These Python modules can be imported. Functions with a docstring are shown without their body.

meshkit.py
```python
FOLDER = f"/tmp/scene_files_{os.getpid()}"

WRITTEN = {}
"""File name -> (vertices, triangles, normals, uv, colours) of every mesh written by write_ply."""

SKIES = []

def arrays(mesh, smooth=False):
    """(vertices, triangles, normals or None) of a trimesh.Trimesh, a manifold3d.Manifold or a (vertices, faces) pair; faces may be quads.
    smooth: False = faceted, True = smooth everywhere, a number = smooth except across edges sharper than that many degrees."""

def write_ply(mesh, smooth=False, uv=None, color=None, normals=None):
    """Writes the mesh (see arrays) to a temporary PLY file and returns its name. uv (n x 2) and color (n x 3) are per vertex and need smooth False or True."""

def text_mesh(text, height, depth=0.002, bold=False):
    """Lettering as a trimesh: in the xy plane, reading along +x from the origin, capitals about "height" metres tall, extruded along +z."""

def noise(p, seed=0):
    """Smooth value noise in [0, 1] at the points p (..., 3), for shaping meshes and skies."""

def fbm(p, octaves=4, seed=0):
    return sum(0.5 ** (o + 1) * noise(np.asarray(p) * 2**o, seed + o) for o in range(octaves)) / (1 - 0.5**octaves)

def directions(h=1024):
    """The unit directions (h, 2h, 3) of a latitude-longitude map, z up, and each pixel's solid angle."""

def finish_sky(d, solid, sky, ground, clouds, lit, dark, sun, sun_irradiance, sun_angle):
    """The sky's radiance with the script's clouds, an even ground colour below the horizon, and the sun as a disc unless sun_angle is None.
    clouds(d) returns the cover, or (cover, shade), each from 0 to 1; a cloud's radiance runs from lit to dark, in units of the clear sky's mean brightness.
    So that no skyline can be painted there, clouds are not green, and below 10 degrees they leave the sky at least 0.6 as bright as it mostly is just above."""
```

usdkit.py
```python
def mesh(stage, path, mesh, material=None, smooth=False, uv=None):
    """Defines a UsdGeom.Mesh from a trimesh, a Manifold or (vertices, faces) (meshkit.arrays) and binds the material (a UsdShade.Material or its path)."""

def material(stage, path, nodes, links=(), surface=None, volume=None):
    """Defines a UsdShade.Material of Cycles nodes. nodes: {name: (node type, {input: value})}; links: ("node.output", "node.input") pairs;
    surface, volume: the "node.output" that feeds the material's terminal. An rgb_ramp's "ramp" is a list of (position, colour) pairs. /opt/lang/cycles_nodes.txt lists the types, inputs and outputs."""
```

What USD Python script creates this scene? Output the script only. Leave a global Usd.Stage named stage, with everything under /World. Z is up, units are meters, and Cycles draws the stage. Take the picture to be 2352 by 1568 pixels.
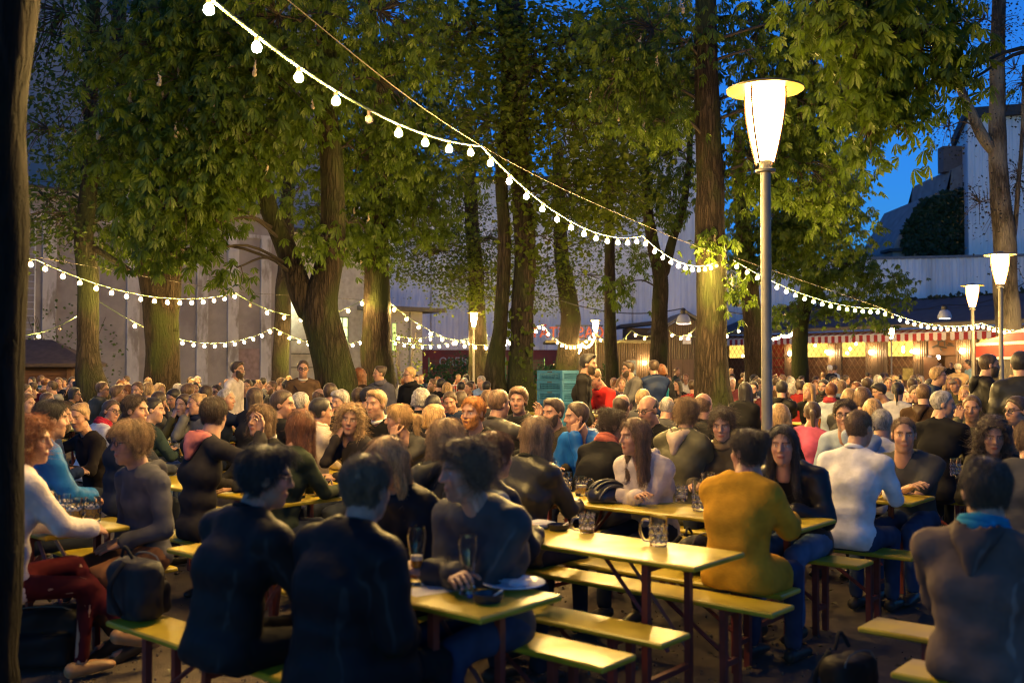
import math, random, re
import numpy as np, trimesh, manifold3d, usdkit, meshkit
from scipy.spatial import cKDTree
from pxr import Usd, UsdGeom, UsdLux, UsdShade, Gf, Sdf, Vt

stage = Usd.Stage.CreateInMemory()
UsdGeom.SetStageUpAxis(stage, 'Z')
UsdGeom.Xform.Define(stage, '/World')
R = np.random.default_rng(7)

# ---------------------------------------------------------------- camera, sky, exposure
EYE = np.array([0.0, 0.0, 1.71]); PITCH = math.radians(1.403); FPX = 2286.7      # a 35 mm lens; figures below are in a 2352 x 1568 frame
cam = UsdGeom.Camera.Define(stage, '/World/camera')
cam.AddTranslateOp().Set(Gf.Vec3d(*EYE)); cam.AddRotateXOp().Set(90 + math.degrees(PITCH))
cam.CreateHorizontalApertureAttr(36.0); cam.CreateVerticalApertureAttr(24.0); cam.CreateFocalLengthAttr(35.0)
cam.CreateFStopAttr(2.0); cam.CreateFocusDistanceAttr(12.0); cam.CreateClippingRangeAttr(Gf.Vec2f(0.05, 2000))
cam.CreateExposureAttr(EXPO := 2.1)

LAMP_E, BULB_E = 30.0, 980.0
SUN_EL, SUN_ROT = math.radians(2.0), math.radians(200.0)
sky_mat = usdkit.material(stage, '/World/Looks/dusk_sky', {
    's': ('sky_texture', {'sky_type': 'single_scattering', 'sun_disc': False, 'sun_elevation': SUN_EL, 'sun_rotation': SUN_ROT, 'altitude': 100.0, 'air_density': 1.0, 'aerosol_density': 0.6, 'ozone_density': 4.0}),
    't': ('mix_color', {}) if False else ('vector_math', {'math_type': 'multiply', 'vector2': (0.33, 0.88, 1.55)}),
    'b': ('background_shader', {'strength': 0.08})},
    [('s.color', 't.vector1'), ('t.vector', 'b.color')], surface='b.background')
sky = UsdLux.DomeLight.Define(stage, '/World/sky')
UsdShade.MaterialBindingAPI.Apply(sky.GetPrim()).Bind(sky_mat)
sky.GetPrim().SetCustomDataByKey('kind', 'structure')

# ---------------------------------------------------------------- helpers
def ray(px, py):
    dx, dy = (px - 1176) / FPX, -(py - 784) / FPX
    return np.array([dx, math.cos(PITCH) - dy * math.sin(PITCH), math.sin(PITCH) + dy * math.cos(PITCH)])
def at(px, py, Y):
    d = ray(px, py); return EYE + d * (Y / d[1])
def on(px, py, h):
    d = ray(px, py); return EYE + d * ((h - EYE[2]) / d[2])
def gx(px, Y):
    return (px - 1176) / FPX * Y * 1.0
E1 = np.array([-0.760, 0.650]); E2 = np.array([0.650, 0.760]); O = np.array([-0.116, 3.74])     # the grid the tables stand on
def grid(a, b): return O + E1 * a + E2 * b

_used = {}
def path_for(name, parent=None):
    base = str(parent.GetPath()) if parent is not None else '/World'
    key = (base, name); n = _used.get(key, 0); _used[key] = n + 1
    return f'{base}/{name}' + (f'_{n:03d}' if n else '')
def tag(p, label=None, category=None, group=None, kind=None):
    p = p.GetPrim() if hasattr(p, 'GetPrim') else p
    for k, v in (('label', label), ('category', category), ('group', group), ('kind', kind)):
        if v: p.SetCustomDataByKey(k, v)
    return p
def obj(name, mesh, mat, parent=None, smooth=False, color=None, **kw):
    m = usdkit.mesh(stage, path_for(name, parent), mesh, mat, smooth=smooth)
    if color is not None:
        UsdGeom.PrimvarsAPI(m).CreatePrimvar('Cd', Sdf.ValueTypeNames.Color3fArray, 'vertex').Set(Vt.Vec3fArray.FromNumpy(np.asarray(color, np.float32)))
    return tag(m, **kw)
def thing(name, label, category, loc=(0, 0, 0), rotz=0.0, group=None):
    x = UsdGeom.Xform.Define(stage, path_for(name))
    x.AddTranslateOp().Set(Gf.Vec3d(*map(float, loc)))
    x.AddRotateZOp().Set(float(math.degrees(rotz)))
    return tag(x, label, category, group)
def copy_of(root, loc, rotz, label=None, group=None):
    was = root.GetCustomData()
    r = thing(re.sub(r'_\d{3}$', '', root.GetName()), label or was['label'], was['category'], loc, rotz, group or was.get('group'))
    r.GetReferences().AddInternalReference(root.GetPath()); r.SetInstanceable(True)
    return r

def cat(*ms):
    vs, fs, n = [], [], 0
    for m in ms:
        v, f = (m.vertices, m.faces) if hasattr(m, 'faces') else m
        v = np.asarray(v, float); f = np.asarray(f, int)
        if f.shape[1] == 4: f = np.vstack([f[:, [0, 1, 2]], f[:, [0, 2, 3]]])
        vs.append(v); fs.append(f + n); n += len(v)
    return np.vstack(vs), np.vstack(fs)
def box(c, s, rz=0.0):
    x, y, z = np.asarray(s, float) / 2
    v = np.array([[a, b, d] for a in (-x, x) for b in (-y, y) for d in (-z, z)])
    f = np.array([[0, 1, 3, 2], [4, 6, 7, 5], [0, 4, 5, 1], [2, 3, 7, 6], [0, 2, 6, 4], [1, 5, 7, 3]])
    if rz:
        c_, s_ = math.cos(rz), math.sin(rz); v = v @ np.array([[c_, s_, 0], [-s_, c_, 0], [0, 0, 1]])
    return v + np.asarray(c, float), np.vstack([f[:, [0, 1, 2]], f[:, [0, 2, 3]]])
def span(a, b, h0, h1, t0, t1):
    """a block standing on the plan line a-b, from t0 to t1 across it (positive = left of the line), heights h0 to h1"""
    a, b = np.asarray(a, float)[:2], np.asarray(b, float)[:2]; d = (b - a) / np.linalg.norm(b - a); n = np.array([-d[1], d[0]])
    q = [a + n * t0, b + n * t0, b + n * t1, a + n * t1]
    v = np.array([[*p, h] for h in (h0, h1) for p in q])
    f = [[0, 3, 2, 1], [4, 5, 6, 7], [0, 1, 5, 4], [1, 2, 6, 5], [2, 3, 7, 6], [3, 0, 4, 7]]
    f = np.array(f); return v, np.vstack([f[:, [0, 1, 2]], f[:, [0, 2, 3]]])
def rbox(s, r=0.006, c=(0, 0, 0)):
    """a box with chamfered edges"""
    x, y, z = np.asarray(s, float) / 2
    pts = [[i * (x - (k != 0) * r), j * (y - (k != 1) * r), l * (z - (k != 2) * r)] for i in (-1, 1) for j in (-1, 1) for l in (-1, 1) for k in range(3)]
    h = trimesh.convex.convex_hull(np.array(pts)); return np.array(h.vertices) + c, np.array(h.faces)
def tube(pts, rad, n=8, cap=True, amp=0.0, seed=0, freq=(3, 3, 0.8)):
    pts = np.asarray(pts, float); m = len(pts); rad = np.broadcast_to(np.asarray(rad, float), (m,))
    t = np.gradient(pts, axis=0); t /= np.linalg.norm(t, axis=1, keepdims=True) + 1e-12
    ref = np.array([1.0, 0, 0]) if abs(t[0][0]) < 0.8 else np.array([0, 1.0, 0])
    u = np.zeros_like(pts); u[0] = np.cross(t[0], ref); u[0] /= np.linalg.norm(u[0])
    for i in range(1, m):
        w = u[i - 1] - t[i] * (u[i - 1] @ t[i]); u[i] = w / (np.linalg.norm(w) + 1e-12)
    w = np.cross(t, u); a = np.arange(n) / n * 2 * np.pi
    d = np.cos(a)[None, :, None] * u[:, None] + np.sin(a)[None, :, None] * w[:, None]
    r = rad[:, None].repeat(n, 1)
    if amp:
        q = pts[:, None] + d * rad[:, None, None]
        r = r * (1 + amp * (meshkit.fbm(q * np.array(freq), 3, seed) - 0.5) * 2)
    v = (pts[:, None] + d * r[..., None]).reshape(-1, 3)
    i, j = np.meshgrid(np.arange(m - 1), np.arange(n), indexing='ij'); k = (j + 1) % n
    f = np.stack([i * n + j, i * n + k, (i + 1) * n + k, (i + 1) * n + j], -1).reshape(-1, 4)
    f = np.vstack([f[:, [0, 1, 2]], f[:, [0, 2, 3]]])
    if cap:
        v = np.vstack([v, pts[0], pts[-1]]); c0, c1 = len(v) - 2, len(v) - 1; j = np.arange(n); k = (j + 1) % n
        f = np.vstack([f, np.stack([np.full(n, c0), k, j], 1), np.stack([np.full(n, c1), (m - 1) * n + j, (m - 1) * n + k], 1)])
    return v, f
def lathe(profile, n=20, c=(0, 0, 0)):
    """closed solid of revolution about z; profile = (radius, height) from bottom axis to top axis"""
    m = trimesh.creation.revolve(np.asarray(profile, float), sections=n); return np.array(m.vertices) + np.asarray(c), np.array(m.faces)
def spline(pts, n):
    pts = np.asarray(pts, float); t = np.linspace(0, len(pts) - 1, n); out = []
    P = np.vstack([2 * pts[0] - pts[1], pts, 2 * pts[-1] - pts[-2]])
    for x in t:
        i = min(int(x), len(pts) - 2); s = x - i; a, b, c, d = P[i:i + 4]
        out.append(0.5 * ((2 * b) + (c - a) * s + (2 * a - 5 * b + 4 * c - d) * s * s + (3 * b - a - 3 * c + d) * s ** 3))
    return np.array(out)
def xf(m, loc=(0, 0, 0), rz=0.0):
    v, f = (m.vertices, m.faces) if hasattr(m, 'faces') else m
    c, s = math.cos(rz), math.sin(rz); return np.asarray(v) @ np.array([[c, s, 0], [-s, c, 0], [0, 0, 1]]) + np.asarray(loc, float), f

# ---------------------------------------------------------------- materials
_mats = {}
def mat(name, *a, **k):
    if name not in _mats: _mats[name] = usdkit.material(stage, '/World/Looks/' + name, *a, **k)
    return _mats[name]
def plain(name, col, rough=0.6, var=0.25, scale=6.0, bump=0.0, bscale=60.0, metal=0.0, coat=0.0, spec=0.5, stretch=(1, 1, 1), dirt=None, dscale=1.2, sheen=0.0):
    """one colour that wanders a little, with optional second tone in patches (dirt) and fine relief"""
    if name in _mats: return _mats[name]
    c = np.array(col, float)
    n = {'g': ('geometry', {}), 'mp': ('vector_math', {'math_type': 'multiply', 'vector2': stretch}), 'n': ('noise_texture', {'type': 'fBM', 'scale': scale, 'detail': 5.0, 'roughness': 0.6}),
         'r': ('rgb_ramp', {'ramp': [(0.25, tuple(c * (1 - var))), (0.75, tuple(np.minimum(c * (1 + var), 0.95)))]}),
         'p': ('principled_bsdf', {'roughness': rough, 'metallic': metal, 'coat_weight': coat, 'coat_roughness': 0.15, 'specular_ior_level': spec, 'sheen_weight': sheen})}
    l = [('g.position', 'mp.vector1'), ('mp.vector', 'n.vector'), ('n.fac', 'r.fac')]
    out = 'r.color'
    if dirt is not None:
        n['n2'] = ('noise_texture', {'type': 'fBM', 'scale': dscale, 'detail': 6.0, 'roughness': 0.65})
        n['r2'] = ('rgb_ramp', {'ramp': [(0.5, (0, 0, 0)), (0.62, (1, 1, 1))]}); n['mx'] = ('mix', {'color2': dirt})
        l += [('mp.vector', 'n2.vector'), ('n2.fac', 'r2.fac'), ('r2.color', 'mx.fac'), (out, 'mx.color1')]; out = 'mx.color'
    l.append((out, 'p.base_color'))
    if bump:
        n['b'] = ('noise_texture', {'type': 'fBM', 'scale': bscale, 'detail': 4.0}); n['bp'] = ('bump', {'strength': bump, 'distance': 0.01})
        l += [('mp.vector', 'b.vector'), ('b.fac', 'bp.height'), ('bp.normal', 'p.normal')]
    return mat(name, n, l, surface='p.BSDF')
def glow(name, col, strength, pattern=None):
    if pattern is None:
        return mat(name, {'e': ('emission', {'color': col, 'strength': strength})}, [], surface='e.emission')
    return mat(name, {'g': ('geometry', {}), 'n': ('noise_texture', {'type': 'fBM', 'scale': pattern, 'detail': 2.0}), 'r': ('rgb_ramp', {'ramp': [(0.3, tuple(np.array(col) * 0.5)), (0.7, col)]}), 'e': ('emission', {'strength': strength})},
               [('g.position', 'n.vector'), ('n.fac', 'r.fac'), ('r.color', 'e.color')], surface='e.emission')
# ---------------------------------------------------------------- ground
def ground_mesh():
    x = np.linspace(-70, 70, 141); y = np.linspace(-14, 112, 127); X, Y = np.meshgrid(x, y, indexing='ij')
    Z = (meshkit.fbm(np.stack([X * .35, Y * .35, 0 * X], -1), 3, 2) - .5) * .05 - .012
    v = np.stack([X, Y, Z], -1).reshape(-1, 3); i, j = np.meshgrid(np.arange(140), np.arange(126), indexing='ij')
    f = np.stack([i * 127 + j, (i + 1) * 127 + j, (i + 1) * 127 + j + 1, i * 127 + j + 1], -1).reshape(-1, 4); return v, f
obj('ground', ground_mesh(), plain('gravel', (.062, .047, .034), .95, .35, 9.0, bump=.9, bscale=95.0, dirt=(.036, .027, .02), dscale=.9), smooth=True, kind='structure')
far = np.array([[-900, -900, -.5], [900, -900, -.5], [900, 900, -.5], [-900, 900, -.5]], float)
obj('terrain', (far, np.array([[0, 1, 2, 3]])), plain('far_soil', (.06, .055, .05), .95), kind='structure')
# loose stones in the open patches near the camera
def pebbles():
    vs = []; base = trimesh.creation.icosphere(0)
    for k in range(1500):
        a, b = R.uniform(-3.2, 3.4), R.uniform(-.9, 3.4); p = grid(a, b); s = R.uniform(.004, .012)
        vs.append((np.array(base.vertices) * s * R.uniform(.6, 1.2, 3) + np.array([p[0], p[1], .004]), np.array(base.faces)))
    return cat(*vs)
obj('pebbles', pebbles(), plain('pebble', (.075, .06, .048), .9, .5, 30.0), kind='stuff', label='loose grey brown gravel stones scattered over the ground', category='gravel')

# ---------------------------------------------------------------- left: the grey stucco hall, its annex and what stands on them
M_stucco = plain('stucco', (.22, .20, .19), .92, .18, 1.1, bump=.8, bscale=22.0, dirt=(.17, .148, .145), dscale=.4)
M_pil = plain('pilaster_paint', (.36, .345, .34), .85, .2, 2.0, bump=.5, bscale=18.0, dirt=(.19, .17, .15), dscale=1.6, stretch=(1, 1, .35))
M_roof = plain('roof_felt', (.035, .036, .042), .85, .3, 2.0, bump=.4)
M_dark = plain('dark_paint', (.03, .028, .026), .6, .3)
W0 = np.array([gx(230, 46), 46.0]); W1 = np.array([gx(668, 53), 53.0]); WD = (W1 - W0) / np.linalg.norm(W1 - W0); WN = np.array([WD[1], -WD[0]])   # WN points to the yard
WL = W0 - WD * 16
hall = thing('stucco_hall', 'long grey stucco hall with pale flaking pilasters behind the left trees', 'building')
obj('wall', span(WL, W1, 0, 9.3, -.02, 4), M_stucco, hall)
obj('plinth', span(WL, W1, 0, .78, -.10, -.02), plain('plinth', (.20, .19, .18), .9, .3, 2.5, bump=.6), hall)
obj('cornice', span(WL - WD * .2, W1 + WD * .2, 9.3, 9.55, -.38, 4.1), plain('cornice', (.22, .2, .18), .9), hall)
obj('roof', span(WL - WD * .2, W1 + WD * .2, 9.555, 9.65, -.45, 4.2), M_roof, hall)
obj('string_course', span(WL, W1, 8.3, 8.5, -.09, -.02), M_pil, hall)
def wall_s(px, P, D):   # where along the plan line P + s D the picture column px falls
    r = (px - 1176) / FPX; return (r * P[1] - P[0]) / (D[0] - r * D[1])
for px in (-40, 110, 303, 462, 533, 608):
    s = wall_s(px, W0, WD); c = W0 + WD * s
    obj('pilaster', span(c - WD * .3, c + WD * .3, .78, 8.3, -.12, -.02), M_pil, hall)
s = wall_s(640, W0, WD)
obj('peeled_patch', span(W0 + WD * (wall_s(578, W0, WD) - .9), W0 + WD * (wall_s(598, W0, WD) - .05), .95, 2.6, -.03, -.02), plain('peeled', (.21, .15, .14), .95, .4, 3.0, bump=.8), hall)
# set-back part with the floodlit corner and the window
S0 = W1 - WN * 1.5; S1 = S0 + WD * 6.0
hall2 = thing('stucco_side_wing', 'set-back stucco wing with a lit green-framed window behind the forked tree', 'building')
obj('wall', span(S0 + WD * .02, S1, 0, 9.1, 0, 5), plain('stucco_brick', (.36, .34, .29), .92, .25, 3.0, bump=.9, bscale=9.0), hall2)
obj('roof', span(S0 - WD * .1, S1 + WD * .2, 9.1, 9.3, -.35, 5.2), M_roof, hall2)
M_green = plain('green_frame', (.16, .22, .12), .5, .2)
def window(parent, P, D, px0, px1, z0, z1, pane, frame_m, nx=2, nz=2, out=.06, fw=.09):
    a, b = P + D * wall_s(px0, P, D), P + D * wall_s(px1, P, D)
    w = obj('window', span(a, b, z0, z1, -.02, -.005), pane, parent)
    L = np.linalg.norm(b - a); d = (b - a) / L
    for q0, q1, h0, h1 in [(a - d * fw, a, z0 - fw, z1 + fw), (b, b + d * fw, z0 - fw, z1 + fw), (a, b, z1, z1 + fw), (a, b, z0 - fw, z0)]: obj('frame', span(q0, q1, h0, h1, -out, 0), frame_m, w)
    for i in range(1, nx): q = a + d * L * i / nx; obj('glazing_bar', span(q - d * .03, q + d * .03, z0, z1, -.045, -.022), frame_m, w)
    for i in range(1, nz): h = z0 + (z1 - z0) * i / nz; obj('glazing_bar', span(a, b, h - .025, h + .025, -.052, -.024), frame_m, w)
    return w
M_winlit = glow('lit_window_green', (.95, 1.0, .42), .6, .8)
w = window(hall2, S0, WD, 774, 797, 2.3, 4.45, M_winlit, M_green, 2, 4)
for k in range(3):
    q = S0 + WD * wall_s(780 + 7 * k, S0, WD) - (-WN) * 0 + WN * .12; obj('flower_pot', lathe([(0, 2.22), (.09, 2.22), (.12, 2.42), (.12, 2.45), (0, 2.45)], 10, (q[0], q[1], 0)), M_dark, hall2)
q = S0 + WD * .75 + WN * .12
obj('door_reveal', span(S0 + WD * .06, S0 + WD * .5, .3, 4.9, -.06, 0), plain('pale_reveal', (.6, .62, .5), .7), hall2)
for h in (1.6, 2.35, 3.1): obj('rail', span(S0 + WD * .5, S0 + WD * 3.2, h, h + .05, -.14, -.09), M_dark, hall2)
fl = thing('wall_floodlight', 'small white floodlight on the wall corner left of the forked trunk', 'lamp', (*(S0 + WD * .28 + WN * .35), 5.15))
obj('housing', rbox((.26, .2, .12), .02, (0, 0, .11)), M_dark, fl); obj('lens', lathe([(0, -.1), (.1, -.06), (.13, .03), (.1, .05), (0, .05)], 14), glow('flood', (1.0, 1.0, .65), 200), fl, smooth=True); obj('bracket', box((-.1, .12, .05), (.04, .34, .04), .3), M_dark, fl)
# annex with the flat overhanging roof
A0 = S1 + WN * 1.0; A1 = A0 + WD * 5.2
A0 = S0 + WD * (wall_s(800, S0, WD) + .9) + WN * .9; A1 = A0 + WD * (wall_s(970, A0, WD))
annex = thing('flat_roofed_annex', 'low pale stucco annex with flat overhanging roof and drainpipe', 'building')
obj('wall', span(A0, A1, 0, 4.95, 0, 5), plain('annex_stucco', (.33, .31, .29), .92, .2, 1.4, bump=.7, bscale=20.0, dirt=(.24, .22, .2), dscale=.7), annex)
obj('roof', span(A0 - WD * .3, A1 + WD * 1.3, 4.95, 5.18, -.7, 5.4), plain('annex_roof', (.10, .085, .065), .8), annex)
q = A0 + WD * wall_s(941, A0, WD) + WN * .12; obj('drainpipe', tube([(q[0], q[1], .2), (q[0], q[1], 4.9)], .07, 8), plain('zinc', (.4, .36, .28), .5), annex)
q = A0 + WD * wall_s(905, A0, WD); obj('lit_doorway', span(q - WD * .12, q + WD * .12, 2.6, 4.2, -.02, -.004), glow('door_glow', (.75, 1.0, .25), .3), annex)
g = S0 + WD * wall_s(813, S0, WD) + WN * .03
def text_on(parent, name, text, P, D, h, z, m, depth=.01, mirror=False, bold=False, out=.01):
    t = meshkit.text_mesh(text, h, depth, bold); v = np.array(t.vertices); n = np.array([D[1], -D[0]])
    if mirror: v[:, 0] = -v[:, 0]
    V = np.stack([P[0] + D[0] * v[:, 0] + n[0] * (v[:, 2] + out), P[1] + D[1] * v[:, 0] + n[1] * (v[:, 2] + out), z + v[:, 1]], 1)
    return obj(name, (V, np.array(t.faces)), m, parent)
ga = A0 + WD * .35
obj('poster', span(ga - WD * .1, ga + WD * 1.3, .7, 1.55, -.02, 0), plain('paper', (.62, .6, .56), .9), annex); text_on(annex, 'graffiti', 'Die', ga + WD * .0, WD, .5, 1.75, M_dark, bold=True)
# ladder on the wall, far left
lx = W0 + WD * wall_s(58, W0, WD) + WN * .35
lad = thing('wall_ladder', 'pale aluminium ladder fixed to the stucco wall at far left', 'ladder')
M_alu = plain('aluminium', (.42, .42, .44), .4, .1, metal=.6)
for k in (-.25, .25): p = lx + WD * k; obj('rail', tube([(p[0], p[1], 1.0), (p[0], p[1], 8.4)], .035, 6), M_alu, lad)
for i in range(24):
    p, q = lx - WD * .25, lx + WD * .25; h = 1.2 + i * .3; obj('rung', tube([(p[0], p[1], h), (q[0], q[1], h)], .02, 5), M_alu, lad)
# tall plain block behind the hall
tb = thing('tall_grey_block', 'tall plain blue-grey block rising behind the left tree crowns', 'building')
B0 = np.array([-44.0, 60.0]); B1 = np.array([-13.5, 70.0]); obj('wall', span(B0, B1, 0, 36, 0, 12), plain('block_render', (.20, .21, .24), .9, .2, .4), tb)
BD = (B1 - B0) / np.linalg.norm(B1 - B0)
for i in range(4):
    for j in range(5):
        c = B0 + BD * (5 + i * 6.5); h = 12 + j * 4.4; wdw = obj('window', span(c, c + BD * 1.5, h, h + 1.9, -.03, -.005), plain('dark_pane', (.04, .05, .07), .15), tb); obj('frame', span(c - BD * .08, c + BD * 1.58, h - .12, h - .02, -.1, 0), M_pil, wdw)
# garden kiosk
kz = 30.0; kx = gx(70, kz)
ko = thing('wooden_kiosk', 'small brown wooden kiosk with dark hipped roof at far left', 'kiosk', (kx, kz, 0), .25)
M_kw = plain('kiosk_wood', (.075, .028, .012), .7, .4, 4.0, bump=.4, stretch=(.4, .4, 6))
for i in range(10): obj('board', rbox((2.4, .04, .165), .008, (0, -1.0, .12 + i * .172)), M_kw, ko)
obj('side_wall', box((1.18, .1, .9), (.06, 2.1, 1.8)), M_kw, ko); obj('back_wall', box((0, 1.15, .9), (2.4, .06, 1.8)), M_kw, ko)
for x in (-1.25, 1.28, 1.62): obj('post', box((x, -1.08, .9), (.11, .11, 1.8)), M_kw, ko)
hip = np.array([[-1.75, -1.6, 1.78], [1.95, -1.6, 1.78], [1.95, 1.6, 1.78], [-1.75, 1.6, 1.78], [-.4, 0, 2.5], [.6, 0, 2.5]])
obj('roof', (np.vstack([hip, hip[:4] - [0, 0, .1]]), np.array([[0, 1, 5], [0, 5, 4], [1, 2, 5], [2, 3, 4], [2, 4, 5], [3, 0, 4], [6, 7, 1], [6, 1, 0], [7, 8, 2], [7, 2, 1], [8, 9, 3], [8, 3, 2], [9, 6, 0], [9, 0, 3], [6, 9, 8], [6, 8, 7]])), plain('shingle', (.045, .03, .024), .85, .4, 6.0, bump=.6), ko)

# ---------------------------------------------------------------- centre and right: the white ribbed sheds
def ribbed(a, b, h0, h1, pitch=.45, depth=.07, h1b=None):
    """trapezoidal sheet cladding from a to b; h1b: height of the top edge at b"""
    a, b = np.asarray(a, float), np.asarray(b, float); L = np.linalg.norm(b - a); d = (b - a) / L; n = np.array([d[1], -d[0]]); xs, os_ = [], []
    x = 0.0
    while x < L:
        for dx, o in ((0, 0), (.5, 0), (.62, depth), (.88, depth)): xs.append(min(x + dx * pitch, L)); os_.append(o)
        x += pitch
    xs, os_ = np.array(xs + [L]), np.array(os_ + [0]); p = a + np.outer(xs, d) + np.outer(os_, n); top = h1 + ((h1b if h1b is not None else h1) - h1) * xs / L
    m = len(xs); v = np.vstack([np.c_[p, np.full(m, h0)], np.c_[p, top]]); i = np.arange(m - 1)
    return v, np.stack([i, i + 1, i + 1 + m, i + m], 1)
M_rib = plain('white_sheet', (.62, .63, .66), .5, .12, .8, dirt=(.50, .50, .52), dscale=.35, stretch=(1, 1, .25))
M_red = plain('red_band', (.16, .022, .018), .7, .3, 1.5, dirt=(.09, .02, .018), dscale=.5)
Hm = thing('white_ribbed_hall', 'tall white ribbed metal hall with dark red base behind the central trees', 'building')
HA, HB = np.array([-16.0, 74.0]), np.array([14.0, 74.0])
HM = HA + (HB - HA) * .6667
for k in range(6):
    a, b = HA + (HB - HA) * k / 6, HA + (HB - HA) * (k + 1) / 6 - np.array([.03, 0])
    obj('cladding_panel', ribbed(a, b, 2.9, 9.0), M_rib, Hm); obj('cladding_panel', ribbed(a, b, 9.04, 15.5 if k < 4 else 23.0), M_rib, Hm)
obj('base_band', span(HA, HB, 0, 2.88, .02, .3), M_red, Hm); obj('wall', span(HA, HM, 2.9, 15.3, .05, 14), M_dark, Hm); obj('wall', span(HM + [.01, 0], HB, 2.9, 22.8, .05, 14), M_rib, Hm); obj('roof', span(HA, HM, 15.5, 15.8, -.3, 14), M_roof, Hm); obj('roof', span(HM, HB, 23.0, 23.3, -.3, 14), M_roof, Hm)
text_on(Hm, 'graffiti', 'CREK', np.array([gx(1008, 74), 73.9]), np.array([1.0, 0]), .62, 1.72, plain('spray', (.34, .36, .42), .8))
Lw = thing('low_ribbed_wall', 'long low white ribbed metal wall behind the restaurant roof', 'wall')
LA, LB = np.array([14.05, 80.0]), np.array([62.0, 69.0])
for k in range(8):
    a, b = LA + (LB - LA) * k / 8, LA + (LB - LA) * (k + 1) / 8; obj('cladding_panel', ribbed(a, b, 0, 9.9, .5, .08), M_rib, Lw)
obj('backing', span(LA, LB, 0, 9.8, .05, .6), M_dark, Lw); obj('coping', span(LA, LB, 9.9, 10.1, -.12, .7), plain('coping_grey', (.13, .14, .16), .7), Lw)
Th = thing('tall_white_shed', 'tall white ribbed shed with dark eave at the right edge', 'building')
TA = np.array([gx(2228, 88), 88.0]); TB = TA + np.array([26.0, -9.0])
for k in range(4):
    a, b = TA + (TB - TA) * k / 4, TA + (TB - TA) * (k + 1) / 4; obj('cladding_panel', ribbed(a, b, 0, 23.6, .6, .08), M_rib, Th)
obj('wall', span(TA, TB, 0, 23.5, .05, 12), M_rib, Th); obj('roof', span(TA - np.array([.3, 0]), TB, 23.6, 24.5, -.5, 12), M_roof, Th)
Iv = thing('old_gable_building', 'old blue-grey rendered gable overgrown with ivy beside the tall shed', 'building')
IA, IB = np.array([gx(2052, 92), 92.0]), np.array([gx(2226, 92), 92.0])
M_old = plain('old_render', (.18, .185, .20), .95, .3, 1.2, bump=.8, bscale=9.0)
gv = [(IA, 0), (IB, 0), (IB, 20.6), (np.array([gx(2190, 92), 92.0]), 19.9), (np.array([gx(2186, 92), 92.0]), 18.2), (np.array([gx(2118, 92), 92.0]), 17.2), (np.array([gx(2062, 92), 92.0]), 13.4), (IA, 12.4)]
pv = np.array([[*p, h] for p, h in gv] + [[p[0], p[1] + 9, h] for p, h in gv]); n8 = len(gv)
obj('wall', (pv, np.array([[0, i, i + 1] for i in range(1, n8 - 1)] + [[n8, n8 + i + 1, n8 + i] for i in range(1, n8 - 1)] + [[i, i + n8, (i + 1) % n8] for i in range(n8)] + [[(i + 1) % n8, i + n8, (i + 1) % n8 + n8] for i in range(n8)])), M_old, Iv)
obj('chimney', box((gx(2208, 92), 93, 21.0), (2.6, 1.2, 2.4)), plain('chimney_brick', (.12, .10, .10), .9), Iv)
obj('roof', span(IA + [-.4, 0], (gx(2190, 92), 92), 12.3, 12.55, -.4, 2), M_roof, Iv)
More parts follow.
